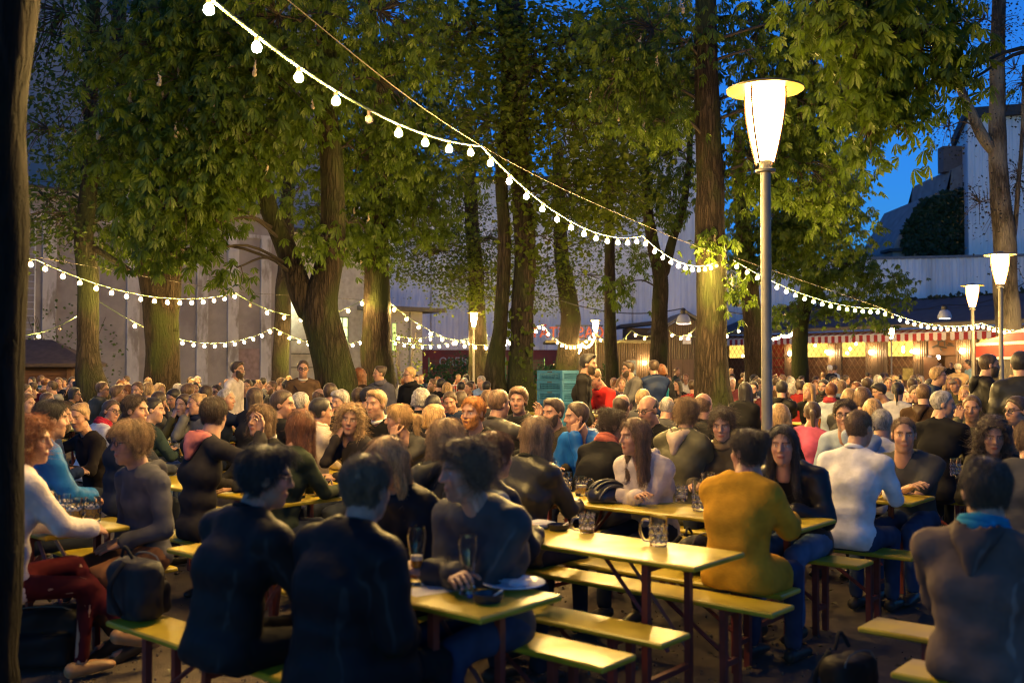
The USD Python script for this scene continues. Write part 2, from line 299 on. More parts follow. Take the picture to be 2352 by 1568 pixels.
def leaf_quads(pos, nrm, size, rng, fold=.25):
    """many small folded leaves (4 triangles each) at pos, facing roughly nrm"""
    n = len(pos); t = np.array([[0, 0, 0], [-.42, .42, fold * .3], [0, .46, -fold * .25], [.42, .42, fold * .3], [0, 1.05, -.1]]); f = np.array([[0, 2, 1], [0, 3, 2], [1, 2, 4], [2, 3, 4]])
    z = np.asarray(nrm, float) + rng.normal(0, .45, (n, 3)); z /= np.linalg.norm(z, axis=1, keepdims=True); y = rng.normal(0, 1, (n, 3)) + np.array([0, 0, -1.2]); y -= z * (y * z).sum(1, keepdims=True); y /= np.linalg.norm(y, axis=1, keepdims=True) + 1e-9; x = np.cross(y, z)
    B = np.stack([x, y, z], 1) * (np.asarray(size).reshape(-1, 1, 1) * rng.uniform(.7, 1.25, (n, 1, 1)))
    v = pos[:, None] + np.einsum('kj,njd->nkd', t, B); return v.reshape(-1, 3), (f[None] + 5 * np.arange(n)[:, None, None]).reshape(-1, 3)
def leaf_mat(name, a, b, trans=.45):
    a, b = np.array(a), np.array(b)
    return mat(name, {'g': ('geometry', {}), 'n': ('noise_texture', {'type': 'fBM', 'scale': .8, 'detail': 3.0}), 'ad': ('math', {'math_type': 'multiply_add', 'value2': .5}), 'h': ('math', {'math_type': 'multiply', 'value2': .5}), 'r': ('rgb_ramp', {'ramp': [(.2, tuple(a * .7)), (.5, tuple((a + b) / 2)), (.8, tuple(b))]}),
                      'd': ('principled_bsdf', {'roughness': .5, 'specular_ior_level': .35}), 't': ('translucent_bsdf', {}), 'm': ('mix_closure', {'fac': trans})},
               [('g.position', 'n.vector'), ('g.random_per_island', 'ad.value1'), ('n.fac', 'h.value1'), ('h.value', 'ad.value3'), ('ad.value', 'r.fac'), ('r.color', 'd.base_color'), ('r.color', 't.color'), ('d.BSDF', 'm.closure1'), ('t.BSDF', 'm.closure2')], surface='m.closure')
n = 5200; u, w_ = R.uniform(0, 1, n), R.uniform(0, 1, n)
X = gx(2075, 92) + (gx(2224, 92) - gx(2075, 92)) * u; top = np.interp(X, [gx(2062, 92), gx(2118, 92), gx(2186, 92), gx(2226, 92)], [13.6, 17.0, 18.0, 18.4]); Z = 6 + (top - 6) * w_ ; keep = (Z > 9.5 + (1 - u) * 6 * meshkit.noise(np.stack([X * .8, Z * .8, 0 * X], -1)) - u * 3)
X, Z = X[keep], Z[keep]; bul = meshkit.fbm(np.stack([X * .5, Z * .5, 0 * X], -1), 3)
obj('ivy_cover', leaf_quads(np.stack([X, 91.9 - .9 * bul * R.uniform(.3, 1, len(X)), Z], 1), np.array([0, -1, .2]), np.full(len(X), .5), R), leaf_mat('ivy_leaf', (.012, .035, .014), (.05, .075, .03), .25), Iv, kind='stuff')
for k, (px, a) in enumerate(((1930, 2.0), (1990, 2.2))):     # a dim far house between crowns
    c = np.array([gx(px, 100), 100.0]); hs_ = thing('far_house', ['dim blue far house half hidden by the crown left of the sky gap', 'dim far house just left of the ivy gable'][k], 'house'); obj('wall', span(c, c + [4.4, 0], 0, 12.2 + k * .8, 0, 6), M_old, hs_); obj('roof', span(c - [.3, 0], c + [4.7, 0], 12.2 + k * .8, 12.6 + k * .8, -.3, 6), M_roof, hs_)
    for j in range(3): obj('window', span(c + [.5 + j * 1.3, 0], c + [1.3 + j * 1.3, 0], 9.0, 10.6, -.03, -.005), plain('dark_pane', (.04, .05, .07), .15), hs_)

# ---------------------------------------------------------------- the slatted sheds and the restaurant
def slat_wood(name, a): return plain(name, a, .6, .45, 5.0, bump=.5, bscale=40.0, stretch=(3, 3, .25), coat=.15)
M_slat = slat_wood('slat_wood', (.085, .05, .022))
def slats(a, b, h0, h1, pitch=.14, r=.062, gap=()):
    a, b = np.asarray(a, float), np.asarray(b, float); L = np.linalg.norm(b - a); d = (b - a) / L; n = np.array([d[1], -d[0]]); out = []; x = pitch / 2
    while x < L:
        if not any(g0 < x < g1 for g0, g1 in gap):
            q = a + d * x; rr = r * R.uniform(.85, 1.08); ang = np.linspace(0, np.pi, 6); o = R.uniform(-.012, .012)
            p = q + np.outer(np.cos(ang) * rr, d) + np.outer(np.sin(ang) * rr + o, n); hh = h1 + R.uniform(-.02, .03)
            v = np.vstack([np.c_[p, np.full(6, h0)], np.c_[p, np.full(6, hh)]]); i = np.arange(5); out.append((v, np.stack([i + 1, i, i + 6, i + 7], 1)))
        x += pitch
    return cat(*out)
shed = thing('slatted_shed', 'low dark shed of upright wooden slats with a lit window and rooftop letters', 'shed')
SA, SB = np.array([gx(1312, 62), 62.0]), np.array([gx(1512, 62), 62.0]); SD = np.array([1.0, 0])
obj('wall', span(SA, SB, 0, 3.1, .03, 5), M_dark, shed); obj('slats', slats(SA, SB, 0, 3.12), M_slat, shed, smooth=True, kind='stuff')
obj('roof', span(SA - [1.6, 0], SB + [.1, 0], 3.14, 3.3, -.6, 5.2), plain('shed_roof_edge', (.22, .19, .09), .8), shed)
window(shed, SA - [0, .09], SD, 1441, 1460, .95, 2.05, glow('lit_blind', (1.0, .82, .42), .13, 9.0), M_slat, 1, 1)
window(shed, SA - [0, .09], SD, 1345, 1362, .8, 2.3, glow('lit_arch', (1.0, .8, .4), .05, 5.0), M_slat, 1, 1)
sgn = thing('rooftop_sign', 'red sign letters on the shed roof seen from behind', 'sign')
text_on(sgn, 'letters', 'GASTSTÄTTE', np.array([gx(1388, 61.6), 61.55]), np.array([1.0, 0]), .62, 3.48, plain('sign_red', (.28, .03, .02), .5), depth=.12, mirror=True, bold=True)
obj('sign_rail', span(np.array([gx(1276, 61.6), 61.7]), np.array([gx(1386, 61.6), 61.7]), 4.16, 4.24, 0, .06), M_dark, sgn); obj('sign_rail', span(np.array([gx(1276, 61.6), 61.7]), np.array([gx(1386, 61.6), 61.7]), 3.4, 3.46, 0, .06), M_dark, sgn)
for px in (1280, 1312, 1345, 1382): obj('sign_post', box((gx(px, 61.6), 61.8, 3.75), (.06, .06, .95)), M_dark, sgn)
def globe_lamp(name, label, loc, m, r=.11, group=None):
    t = thing(name, label, 'lamp', loc); obj('globe', trimesh.creation.icosphere(2, r), m, t, smooth=True); obj('bracket', tube([(0, .02, -.02), (0, .18, -.06)], .025, 6), M_dark, t); obj('backplate', box((0, .17, -.06), (.12, .02, .16)), M_dark, t); return t
M_wl = glow('wall_globe', (1.0, .66, .30), 90.0)
globe_lamp('wall_lamp', 'left one of two glowing wall lamps on the slatted shed', (gx(1480, 61.7), 61.72, 1.71 + (840 - 833) / FPX * 61.7), M_wl)
globe_lamp('wall_lamp', 'right one of two glowing wall lamps, beside the slim trunk', (gx(1498, 61.7), 61.72, 1.71 + (840 - 833) / FPX * 61.7), M_wl, .09)
gab = thing('gabled_cabin', 'small gabled cabin of dark upright slats with brown double door', 'cabin')
GA, GB = np.array([gx(1531, 60), 60.0]), np.array([gx(1622, 60), 60.0]); gm = (GA + GB) / 2
gp = np.array([[*GA, 0], [*GB, 0], [*GB, 4.05], [*gm, 4.75], [*GA, 4.05]]); gp2 = gp + [0, 6, 0]
obj('wall', (np.vstack([gp, gp2]), np.array([[0, 1, 2], [0, 2, 4], [2, 3, 4], [0, 5, 6], [0, 6, 1], [1, 6, 7], [1, 7, 2], [4, 9, 5], [4, 5, 0]])), M_dark, gab)
sd = thing; x = .07; sl = []
while x < GB[0] - GA[0]:
    top = np.interp(GA[0] + x, [GA[0], gm[0], GB[0]], [4.0, 4.7, 4.0]); sl.append(slats(GA + [x - .07, -.02], GA + [x + .07, -.02], 0, top)); x += .14
obj('slats', cat(*sl), M_slat, gab, smooth=True, kind='stuff')
for a, b in ((GA + [-.35, 0], gm), (gm, GB + [.35, 0])):
    za, zb = (3.85, 4.85) if a[0] < gm[0] else (4.85, 3.85)
    v = np.array([[a[0], 59.7, za], [b[0], 59.7, zb], [b[0], 66, zb], [a[0], 66, za]]); v = np.vstack([v, v + [0, 0, .14]]); obj('roof', (v, np.array([[0, 1, 2, 3], [4, 7, 6, 5], [0, 4, 5, 1], [1, 5, 6, 2], [2, 6, 7, 3], [3, 7, 4, 0]])), plain('cabin_roof', (.09, .085, .07), .8), gab)
M_door = plain('door_brown', (.10, .055, .028), .55, .25, 4.0, stretch=(2, 2, .3))
for k in range(2):
    c = GA[0] + .62 + k * .66; dd = obj('door', box((c, 59.9, 1.05), (.63, .06, 2.1)), M_door, gab)
    for h in (.6, 1.5): obj('door_panel', rbox((.4, .03, .7), .012, (c, 59.86, h)), M_door, dd)
    obj('handle', box((c + (.25 if k == 0 else -.25), 59.84, 1.05), (.03, .05, .12)), M_alu, dd)
obj('notice', box((gx(1578, 59.8), 59.82, 3.3), (.5, .02, .55)), plain('paper', (.62, .6, .56), .9), gab)
bxh = thing('dark_hut', 'dark hut with grey overhanging roof behind the slatted shed', 'hut')
q = np.array([gx(1441, 68), 68.0]); obj('wall', span(q, q + [2.2, 0], 0, 4.3, 0, 3), plain('hut', (.07, .045, .025), .8), bxh)
rv = np.array([[q[0] - .5, 67.6, 4.3], [q[0] + 2.4, 67.6, 4.62], [q[0] + 2.4, 71.5, 4.62], [q[0] - .5, 71.5, 4.3]]); obj('roof', (np.vstack([rv, rv + [0, 0, .22]]), np.array([[0, 1, 2, 3], [4, 7, 6, 5], [0, 4, 5, 1], [1, 5, 6, 2], [2, 6, 7, 3], [3, 7, 4, 0]])), M_roof, bxh)

res = thing('restaurant_pavilion', 'long restaurant pavilion with slatted piers, lit lattice windows and dark roof', 'restaurant')
F0 = np.array([15.1, 71.0]); FD = np.array([.488, -.873]); FN = np.array([FD[1], -FD[0]])       # FN points to the yard
FN = FN if FN @ -F0 > 0 else -FN
def fs(px): return wall_s(px, F0, FD)
def F(px): return F0 + FD * fs(px)
FE = F0 + FD * 27
obj('wall', span(F0, FE, 0, .82, .02, .25), plain('low_wall', (.07, .035, .018), .7), res)
z8 = lambda x: 1568 + x / 3.0
M_inn = plain('inner_wood', (.12, .055, .022), .6, .3, 3.0, coat=.1)
lit = glow('dining_room_light', (1.0, .60, .11), .55, .55)
M_lat = plain('lattice', (.20, .13, .05), .6)
spans = [(z8(316), z8(440)), (z8(600), z8(702)), (z8(853), z8(1002)), (z8(1093), z8(1262)), (z8(1408), z8(1590)), (z8(2038), z8(2190)), (z8(2255), z8(2420))]
for i, (a, b) in enumerate(spans):
    p, q = F(a), F(b); L = np.linalg.norm(q - p)
    red = i == 1
    w = obj('window', span(p, q, 2.25, 3.30, .10, .12), plain('red_board', (.20, .028, .016), .6) if red else lit, res)
    obj('panelling', span(p, q, .82, 2.22, .10, .14), plain('red_board2', (.22, .02, .012), .6) if red else M_inn, w)
    obj('sill', span(p, q, 2.2, 2.27, .02, .1), M_slat, w); obj('sill', span(p, q, 1.6, 1.66, .04, .1), M_slat, w)
    if i in (4, 5): obj('lit_panel', span(p + FD * L * .55, q - FD * .05, .9, 1.58, .085, .095), glow('lit_panel', (1.0, .55, .10), .14, 2.0), w)
    bars = []                                                           # diagonal lattice
    H_, B_ = 2.46, .84; st = .42
    for sgn_ in (-1, 1):
        k = -8
        while k * st < L + H_:
            x0 = k * st; pts = []
            for t in np.linspace(0, 1, 2):
                pass
            # line x = x0 + sgn*(z-B)*.8
            zz = [B_, B_ + H_]; xx = [x0, x0 + sgn_ * H_ * .8]
            if sgn_ < 0: xx = [x0 + H_ * .8 * 0, x0 - H_ * .8]
            t0, t1 = 0.0, 1.0; dx = xx[1] - xx[0]
            for lim, s_ in ((0.0, 1), (L, -1)):
                f0, f1 = s_ * (xx[0] - lim), s_ * (xx[1] - lim)
                if f0 < 0 and f1 < 0: t0, t1 = 1, 0
                elif f0 < 0: t0 = max(t0, f0 / (f0 - f1))
                elif f1 < 0: t1 = min(t1, f0 / (f0 - f1))
            if t1 > t0 + .02:
                e = [(*(p + FD * (xx[0] + dx * t) + FN * (.0 + .012 * sgn_)), zz[0] + (zz[1] - zz[0]) * t) for t in (t0, t1)]; bars.append(tube(e, .014, 4))
            k += 1
    obj('lattice', cat(*bars), M_lat, w)
piers = [(z8(300), z8(316)), (z8(440), z8(600)), (z8(702), z8(853)), (z8(1002), z8(1093)), (z8(1262), z8(1408)), (z8(1590), z8(1690)), (z8(1885), z8(2038)), (z8(2190), z8(2255)), (z8(2420), z8(2560))]
for a, b in piers:
    pr = obj('pier', span(F(a), F(b), 0, 3.62, -.02, .3), M_dark, res); obj('slats', slats(F(a) + FN * .02, F(b) + FN * .02, 0, 3.6, .135, .06), M_slat, pr, smooth=True, kind='stuff')
obj('back_wall', span(F0 - FD * .3, FE, 0, 3.9, 2.6, 2.7), M_inn, res); obj('ceiling', span(F0 - FD * .3, FE, 3.75, 3.8, .3, 2.6), M_inn, res); obj('side_wall', span(F0 - FD * .3, F0 - FD * .2, 0, 3.9, .0, 2.6), M_slat, res); obj('lintel', span(F(z8(300)), FE, 3.34, 3.62, -.01, .28), M_inn, res)
a, b = F(z8(1692)), F(z8(1883))
obj('sign_board', span(a, b, 2.3, 3.34, .0, .06), plain('sign_board', (.16, .075, .03), .6, .3, 2.0), res)
c = (a + b) / 2
orn = [tube([(*(c + FD * x0 + FN * .03), z0), (*(c + FD * x1 + FN * .03), z1)], .045, 5) for x0, z0, x1, z1 in ((-.6, 2.75, -.2, 2.9), (-.2, 2.9, -.2, 3.08), (-.25, 3.08, .2, 3.08), (.2, 3.08, .22, 2.8), (-.3, 2.8, .35, 2.72), (-.1, 2.7, .0, 2.55), (.35, 2.85, .8, 2.8), (.45, 2.95, .7, 2.9))]
obj('emblem', cat(*orn), M_dark, res)
obj('doorway', span(a + FD * .5, b - FD * .5, 0, 2.2, .9, .95), plain('hall_wood', (.13, .06, .028), .6, .3, 3.0), res)
obj('door', span(a - FD * .2, a + FD * .7, 0, 2.2, -.12, -.06), M_inn, res); obj('door', span(b - FD * .6, b + FD * .1, 0, 2.2, -.12, -.06), M_inn, res)
for px in (z8(1720), z8(1860)): e = F(px) - FN * .5; obj('hall_lamp', lathe([(0, -.1), (.09, -.08), (.1, .06), (.05, .12), (0, .12)], 10, (e[0], e[1], 2.28 - .1)), glow('pink_lamp', (1.0, .62, .42), 16.0), res, smooth=True)
# windows hold glowing lamps of the room
for px, h in ((z8(910), 3.0), (z8(985), 2.6), (z8(1130), 2.5), (z8(1190), 3.05), (z8(1150), 2.75), (z8(1515), 2.55), (z8(1572), 2.55), (z8(1515), 2.75), (z8(2110), 2.55), (z8(2160), 2.6), (z8(410), 2.4)):
    e = F(px) + FN * -.06; obj('room_lamp', trimesh.creation.icosphere(1, .085).apply_translation((e[0], e[1], h)), glow('room_bulb', (1.0, .85, .5), 14.0), res, smooth=True)
# roof: dark slope with a grassy top edge, gutter board, awning
def slope(a, b, n, z0, z1, o0, o1, th=.12):
    p = np.array([[*(a + n * o0), z0], [*(b + n * o0), z0], [*(b + n * o1), z1], [*(a + n * o1), z1]]); v = np.vstack([p, p + [0, 0, th]]); return v, np.array([[0, 1, 2, 3], [4, 7, 6, 5], [0, 4, 5, 1], [1, 5, 6, 2], [2, 6, 7, 3], [3, 7, 4, 0]])
RA, RB = F0 - FD * .3, FE
for k in range(9):
    a, b = RA + (RB - RA) * k / 9, RA + (RB - RA) * (k + 1) / 9 - FD * .02; obj('roof', slope(a, b, FN, 4.0, 5.75, .75, -4.2), M_roof, res)
obj('fascia', span(RA, RB, 3.86, 4.06, -.86, -.76), plain('fascia', (.16, .13, .07), .7), res)
obj('soffit', span(RA, RB, 3.7, 3.75, -.8, .2), M_inn, res)
m_ = 900; t_ = R.uniform(0, 1, m_); gp_ = np.c_[RA + np.outer(t_, RB - RA) - FN * 4.0, np.full(m_, 5.86)]
obj('roof_moss', leaf_quads(gp_, np.array([0, -1, .3]), np.full(m_, .3), R), leaf_mat('moss_leaf', (.02, .03, .012), (.05, .06, .02), .2), res, kind='stuff')
aw = thing('striped_awning', 'long red and white striped awning along the restaurant front', 'awning')
pA, pB = F(z8(306)), FE; L = np.linalg.norm(pB - pA); st = .27; nS = int(L / st)
M_aw = [plain('awning_white', (.66, .6, .5), .85, .1), plain('awning_red', (.36, .03, .025), .85, .15)]
for c in (0, 1):
    top, val = [], []
    for k in range(c, nS, 2):
        if c == 1 and 0: pass
        a, b = pA + FD * st * k, pA + FD * st * (k + 1); if_gap = abs(k * st - (fs(z8(1905)) - fs(z8(306)))) < .15
        if if_gap: continue
        p = np.array([[*(a + FN * .1), 3.80], [*(b + FN * .1), 3.80], [*(b + FN * .95), 3.55], [*(a + FN * .95), 3.55]]); top.append((np.vstack([p, p - [0, 0, .012]]), np.array([[0, 1, 2, 3], [4, 7, 6, 5], [0, 4, 5, 1], [1, 5, 6, 2], [2, 6, 7, 3], [3, 7, 4, 0]])))
        x = np.linspace(0, 1, 7); lowz = 3.16 - .07 * np.sin(np.pi * x); q0 = a[None] + np.outer(x, b - a) + FN * .955
        v = np.vstack([np.c_[q0, np.full(7, 3.55)], np.c_[q0, lowz], np.c_[q0 - FN * .01, np.full(7, 3.55)], np.c_[q0 - FN * .01, lowz]]); i = np.arange(6)
        val.append((v, np.vstack([np.stack([i, i + 1, i + 8, i + 7], 1), np.stack([i + 15, i + 14, i + 21, i + 22], 1)])))
    obj('canopy_stripes', cat(*top), M_aw[c], aw); obj('valance_stripes', cat(*val), M_aw[c], aw)
obj('awning_bar', span(pA, pB, 3.52, 3.56, -.99, -.96), M_aw[0], aw)
for k, (px, nm) in enumerate(((760, 'on the pier behind the forked slim tree'), (1030, 'on the pier between the two big lattice windows'), (1323, 'on the wide pier left of the thin lamp post'), (1627, 'on the pier left of the entrance'), (1950, 'on the pier right of the entrance'))):
    e = F(z8(px)) + FN * .3; globe_lamp('wall_lamp', 'round white wall lamp ' + nm, (e[0], e[1], 2.52), M_wl, .13)
# ---------------------------------------------------------------- trees
def bark(name, col, moss=None):
    c = np.array(col)
    n = {'g': ('geometry', {}), 'm': ('vector_math', {'math_type': 'multiply', 'vector2': (1, 1, .16)}), 'm2': ('vector_math', {'math_type': 'multiply', 'vector2': (1, 1, .6)}),
         'v': ('voronoi_texture', {'feature': 'distance_to_edge', 'scale': 17.0, 'randomness': 1.0}), 'n': ('noise_texture', {'type': 'fBM', 'scale': 11.0, 'detail': 6.0, 'roughness': .65}), 'n2': ('noise_texture', {'type': 'fBM', 'scale': 1.3, 'detail': 5.0}),
         'w': ('mix', {'fac': .12}), 'vr': ('rgb_ramp', {'ramp': [(0, (0, 0, 0)), (.22, (1, 1, 1))]}), 'r': ('rgb_ramp', {'ramp': [(.3, tuple(c * .45)), (.55, tuple(c)), (.75, tuple(c * 1.5))]}),
         'dk': ('mix', {'mix_type': 'multiply', 'fac': .55}), 'mr': ('rgb_ramp', {'ramp': [(.46, (0, 0, 0)), (.6, (1, 1, 1))]}), 'ms': ('mix', {'color2': moss or tuple(c * .8)}), 'h': ('mix', {'mix_type': 'multiply', 'fac': .6}),
         'b': ('bump', {'strength': .9, 'distance': .035}), 'p': ('principled_bsdf', {'roughness': .92, 'specular_ior_level': .2})}
    l = [('g.position', 'm.vector1'), ('g.position', 'm2.vector1'), ('m.vector', 'w.color1'), ('n.color', 'w.color2'), ('m.vector', 'n.vector'), ('w.color', 'v.vector'), ('m2.vector', 'n2.vector'), ('v.distance', 'vr.fac'), ('n.fac', 'r.fac'), ('r.color', 'dk.color1'), ('vr.color', 'dk.color2'),
         ('n2.fac', 'mr.fac'), ('mr.color', 'ms.fac'), ('dk.color', 'ms.color1'), ('ms.color', 'p.base_color'), ('vr.color', 'h.color1'), ('n.color', 'h.color2'), ('h.color', 'b.height'), ('b.normal', 'p.normal')]
    return mat(name, n, l, surface='p.BSDF')
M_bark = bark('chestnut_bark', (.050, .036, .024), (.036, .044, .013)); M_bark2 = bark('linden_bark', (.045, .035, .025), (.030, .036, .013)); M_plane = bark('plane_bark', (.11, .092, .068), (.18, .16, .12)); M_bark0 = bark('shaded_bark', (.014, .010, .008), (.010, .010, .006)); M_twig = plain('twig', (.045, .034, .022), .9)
CH_A, CH_B = (.075, .125, .009), (.185, .27, .018)
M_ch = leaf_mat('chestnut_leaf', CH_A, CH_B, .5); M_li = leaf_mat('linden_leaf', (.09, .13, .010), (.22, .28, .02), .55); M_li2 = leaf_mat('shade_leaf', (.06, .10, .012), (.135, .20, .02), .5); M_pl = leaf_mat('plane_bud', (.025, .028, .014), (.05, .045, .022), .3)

def chestnut_template():
    V, Fc = [], []
    for a, L in zip(np.radians([-108, -62, -22, 22, 62, 108]), (.60, .86, 1.0, 1.0, .86, .60)):
        u = np.array([math.cos(a), math.sin(a), 0]); w = np.array([-u[1], u[0], 0]); n = len(V); dr = lambda t: np.array([0, 0, -.75 * t ** 1.5])
        for t, s in ((0, 0), (.38, .10), (.38, -.10), (.70, .18), (.70, -.18), (1.0, 0)): V.append(u * t * L * .86 + w * s * L + dr(t) * L + np.array([0, 0, -.10 * abs(s) * L * 3]))
        V.append(u * .55 * L * .86 + dr(.55) * L)
        Fc += [[n, n + 1, n + 6], [n, n + 6, n + 2], [n + 1, n + 3, n + 6], [n + 2, n + 6, n + 4], [n + 3, n + 5, n + 6], [n + 6, n + 5, n + 4]]
    return np.array(V), np.array(Fc)
CT_V, CT_F = chestnut_template()
def chestnut_leaves(pos, size, rng):
    """palmate leaves hanging from their stalks; returns vertices (n, k, 3)"""
    n = len(pos); yaw = rng.uniform(0, 2 * np.pi, n); pitch = rng.normal(.35, .35, n); roll = rng.normal(0, .3, n)
    cy, sy, cp, sp, cr, sr = np.cos(yaw), np.sin(yaw), np.cos(pitch), np.sin(pitch), np.cos(roll), np.sin(roll); Z = np.zeros(n); I = np.ones(n)
    A = np.stack([np.stack([cy, -sy, Z], 1), np.stack([sy, cy, Z], 1), np.stack([Z, Z, I], 1)], 1) @ np.stack([np.stack([cp, Z, sp], 1), np.stack([Z, I, Z], 1), np.stack([-sp, Z, cp], 1)], 1) @ np.stack([np.stack([I, Z, Z], 1), np.stack([Z, cr, -sr], 1), np.stack([Z, sr, cr], 1)], 1)
    tpl = CT_V[None] * np.array([1, 1, 1]) + 0; droop = rng.uniform(.7, 1.5, (n, 1)); T = np.repeat(tpl, n, 0); T[..., 2] *= droop
    return pos[:, None] + np.einsum('nij,nkj->nki', A, T) * (size * rng.uniform(.7, 1.2, n))[:, None, None]
def seg_nearest(segs, p, k=1.5):
    best = None
    for pts, rad in segs:
        d = np.linalg.norm(pts - p, axis=1) + k * np.maximum(pts[:, 2] - p[2], 0); i = int(d.argmin())
        if best is None or d[i] < best[0]: best = (d[i], pts[i], rad[i])
    return best
flower_m = plain('chestnut_blossom', (.34, .28, .20), .9, .3, 40.0)
crown_tris = [0]
def tree(name, label, Y, trunks, clouds, kind, bark_m, leaf_m, leaf=.2, parts=0, seed=1, amp=.10, group=None, per=9, flowers=0, sides=20, twigs=True, dens=1.0):
    """trunks: lists of (px, py, width in px) from the bottom up at depth Y (an entry may carry its own depth as 4th figure); clouds: (px, py, depth, half width, half height, half depth, clusters)"""
    rng = np.random.default_rng(seed); segs = []
    base = None
    for tr in trunks:
        P, Rd = [], []
        for e in tr:
            y = e[3] if len(e) > 3 else Y; p = at(e[0], e[1], y); P.append(p); Rd.append(e[2] / 2 / FPX * y)
        P, Rd = np.array(P), np.array(Rd)
        if base is None:
            P = np.vstack([[P[0][0], P[0][1], -.1], [P[0][0], P[0][1], .35], P]) if P[0][2] > .6 else P; Rd = np.r_[[Rd[0] * 1.45, Rd[0] * 1.12], Rd] if len(P) > len(Rd) else Rd; base = P[0]
        m = max(8, int(np.linalg.norm(np.diff(P, axis=0), axis=1).sum() / .22)); t = np.linspace(0, len(P) - 1, m); pts = spline(P, m); rad = np.interp(t, np.arange(len(Rd)), Rd)
        pts[2:] += (meshkit.fbm(pts[2:] * .7 + seed, 2, seed)[:, None] - .5) * .16 * np.array([1, .6, 0]); segs.append((pts, rad))
    root = thing(name, label, 'tree', base, 0, group); off = np.array(base)
    for k, (pts, rad) in enumerate(segs):
        v, f = tube(pts, rad, sides, amp=amp, seed=seed + k, freq=(4.5, 4.5, 1.6)); obj('trunk' if k == 0 else 'limb', (v - off, f), bark_m, root, smooth=True)
    LV, CL, TW = [], [], []
    for c in clouds:
        ctr = at(c[0], c[1], c[2]) if c[0] != 'w' else np.array(c[1:4], float); c = c if c[0] != 'w' else c[1:]; rx, rz, ry, n = c[3], c[4], c[5], max(1, int(c[6] * dens))
        q = rng.normal(0, 1, (n, 3)); q /= np.linalg.norm(q, axis=1, keepdims=True); q *= (rng.uniform(.25, 1, n) ** .42)[:, None]; C = ctr + q * np.array([rx, ry, rz])
        b = seg_nearest(segs, ctr, 0.0 if seed == 47 else 1.5)
        # a limb into the cloud, then twigs to the clusters
        mid = (b[1] + ctr) / 2 + np.array([0, 0, .25]); lp = spline([b[1], mid, ctr + np.array([0, 0, rz * .2])], 9); lr = np.linspace(min(b[2] * .18, .032), .012, 9)
        if twigs: TW.append(tube(lp, lr, 6, cap=False))
        for p in C:
            i = int(np.linalg.norm(lp - p, axis=1).argmin())
            if twigs: TW.append(tube([lp[i], (lp[i] + p) / 2 + np.array([0, 0, .12]), p], (.016, .011, .005), 3, cap=False))
        CL.append(C)
    if not CL: return root
    C = np.vstack(CL)
    if kind == 'chestnut':
        n = len(C) * per; pos = np.repeat(C, per, 0) + rng.normal(0, 1, (n, 3)) * np.array([.27, .27, .20]) * leaf / .2; V = chestnut_leaves(pos, leaf, rng); Fc = CT_F
    else:
        n = len(C) * per; pos = np.repeat(C, per, 0) + rng.normal(0, 1, (n, 3)) * np.array([.34, .34, .24]); v, f = leaf_quads(pos, np.array([0, -.3, .75]), np.full(n, leaf), rng); V = v.reshape(n, 5, 3); Fc = f[:4]
    keep = np.ones(n, bool); k5 = V.shape[1]
    if parts:
        mid = V.mean(1); d = mid - EYE; px_ = 1176 + d[:, 0] / d[:, 1] * FPX; py_ = 840 - d[:, 2] / d[:, 1] * FPX; inv = (px_ > 10) & (px_ < 2340) & (py_ > 10); o = np.argsort(np.where(inv, d[:, 1], 1e6))[:parts]; keep[o] = False
        for i in o: obj('leaf', (V[i] - off, Fc), leaf_m, root)
    W = V[keep]; f = (Fc[None] + k5 * np.arange(len(W))[:, None, None]).reshape(-1, 3); crown_tris[0] += len(f)
    obj('crown', (W.reshape(-1, 3) - off, f), leaf_m, root, kind='stuff')
    if TW: v, f = cat(*TW); obj('branches', (v - off, f), M_twig, root, smooth=True, kind='stuff'); crown_tris[0] += len(f)
    if flowers:
        fl = []
        for p in C[rng.choice(len(C), min(flowers, len(C)), replace=False)]:
            for j in range(9): r_ = .035 * (1 - j / 10); fl.append((_ico_v * r_ * rng.uniform(.7, 1.2) + p + np.array([rng.normal(0, .008), rng.normal(0, .008), .03 + j * .026]), _ico_f))
        v, f = cat(*fl); obj('blossom', (v - off, f), flower_m, root, kind='stuff')
    return root
_i0 = trimesh.creation.icosphere(0); _ico_v, _ico_f = np.array(_i0.vertices), np.array(_i0.faces)

# near dark trunk at the left edge
tree('chestnut_tree', 'near dark tree trunk filling the left edge of the picture', 4.6, [[(-8, 1700, 118), (2, 1200, 96), (6, 800, 98), (18, 300, 116), (34, -150, 130), (60, -1400, 100)]], [('w', -2.6, 2.5, 7.4, 3.0, 1.0, 3.0, 150), ('w', .5, 1.0, 7.8, 2.6, .9, 3.2, 130), ('w', -5.5, 5.0, 7.8, 2.2, 1.0, 2.6, 70)], 'chestnut', M_bark0, M_ch, leaf=.26, per=8, seed=3, sides=28, amp=.16)
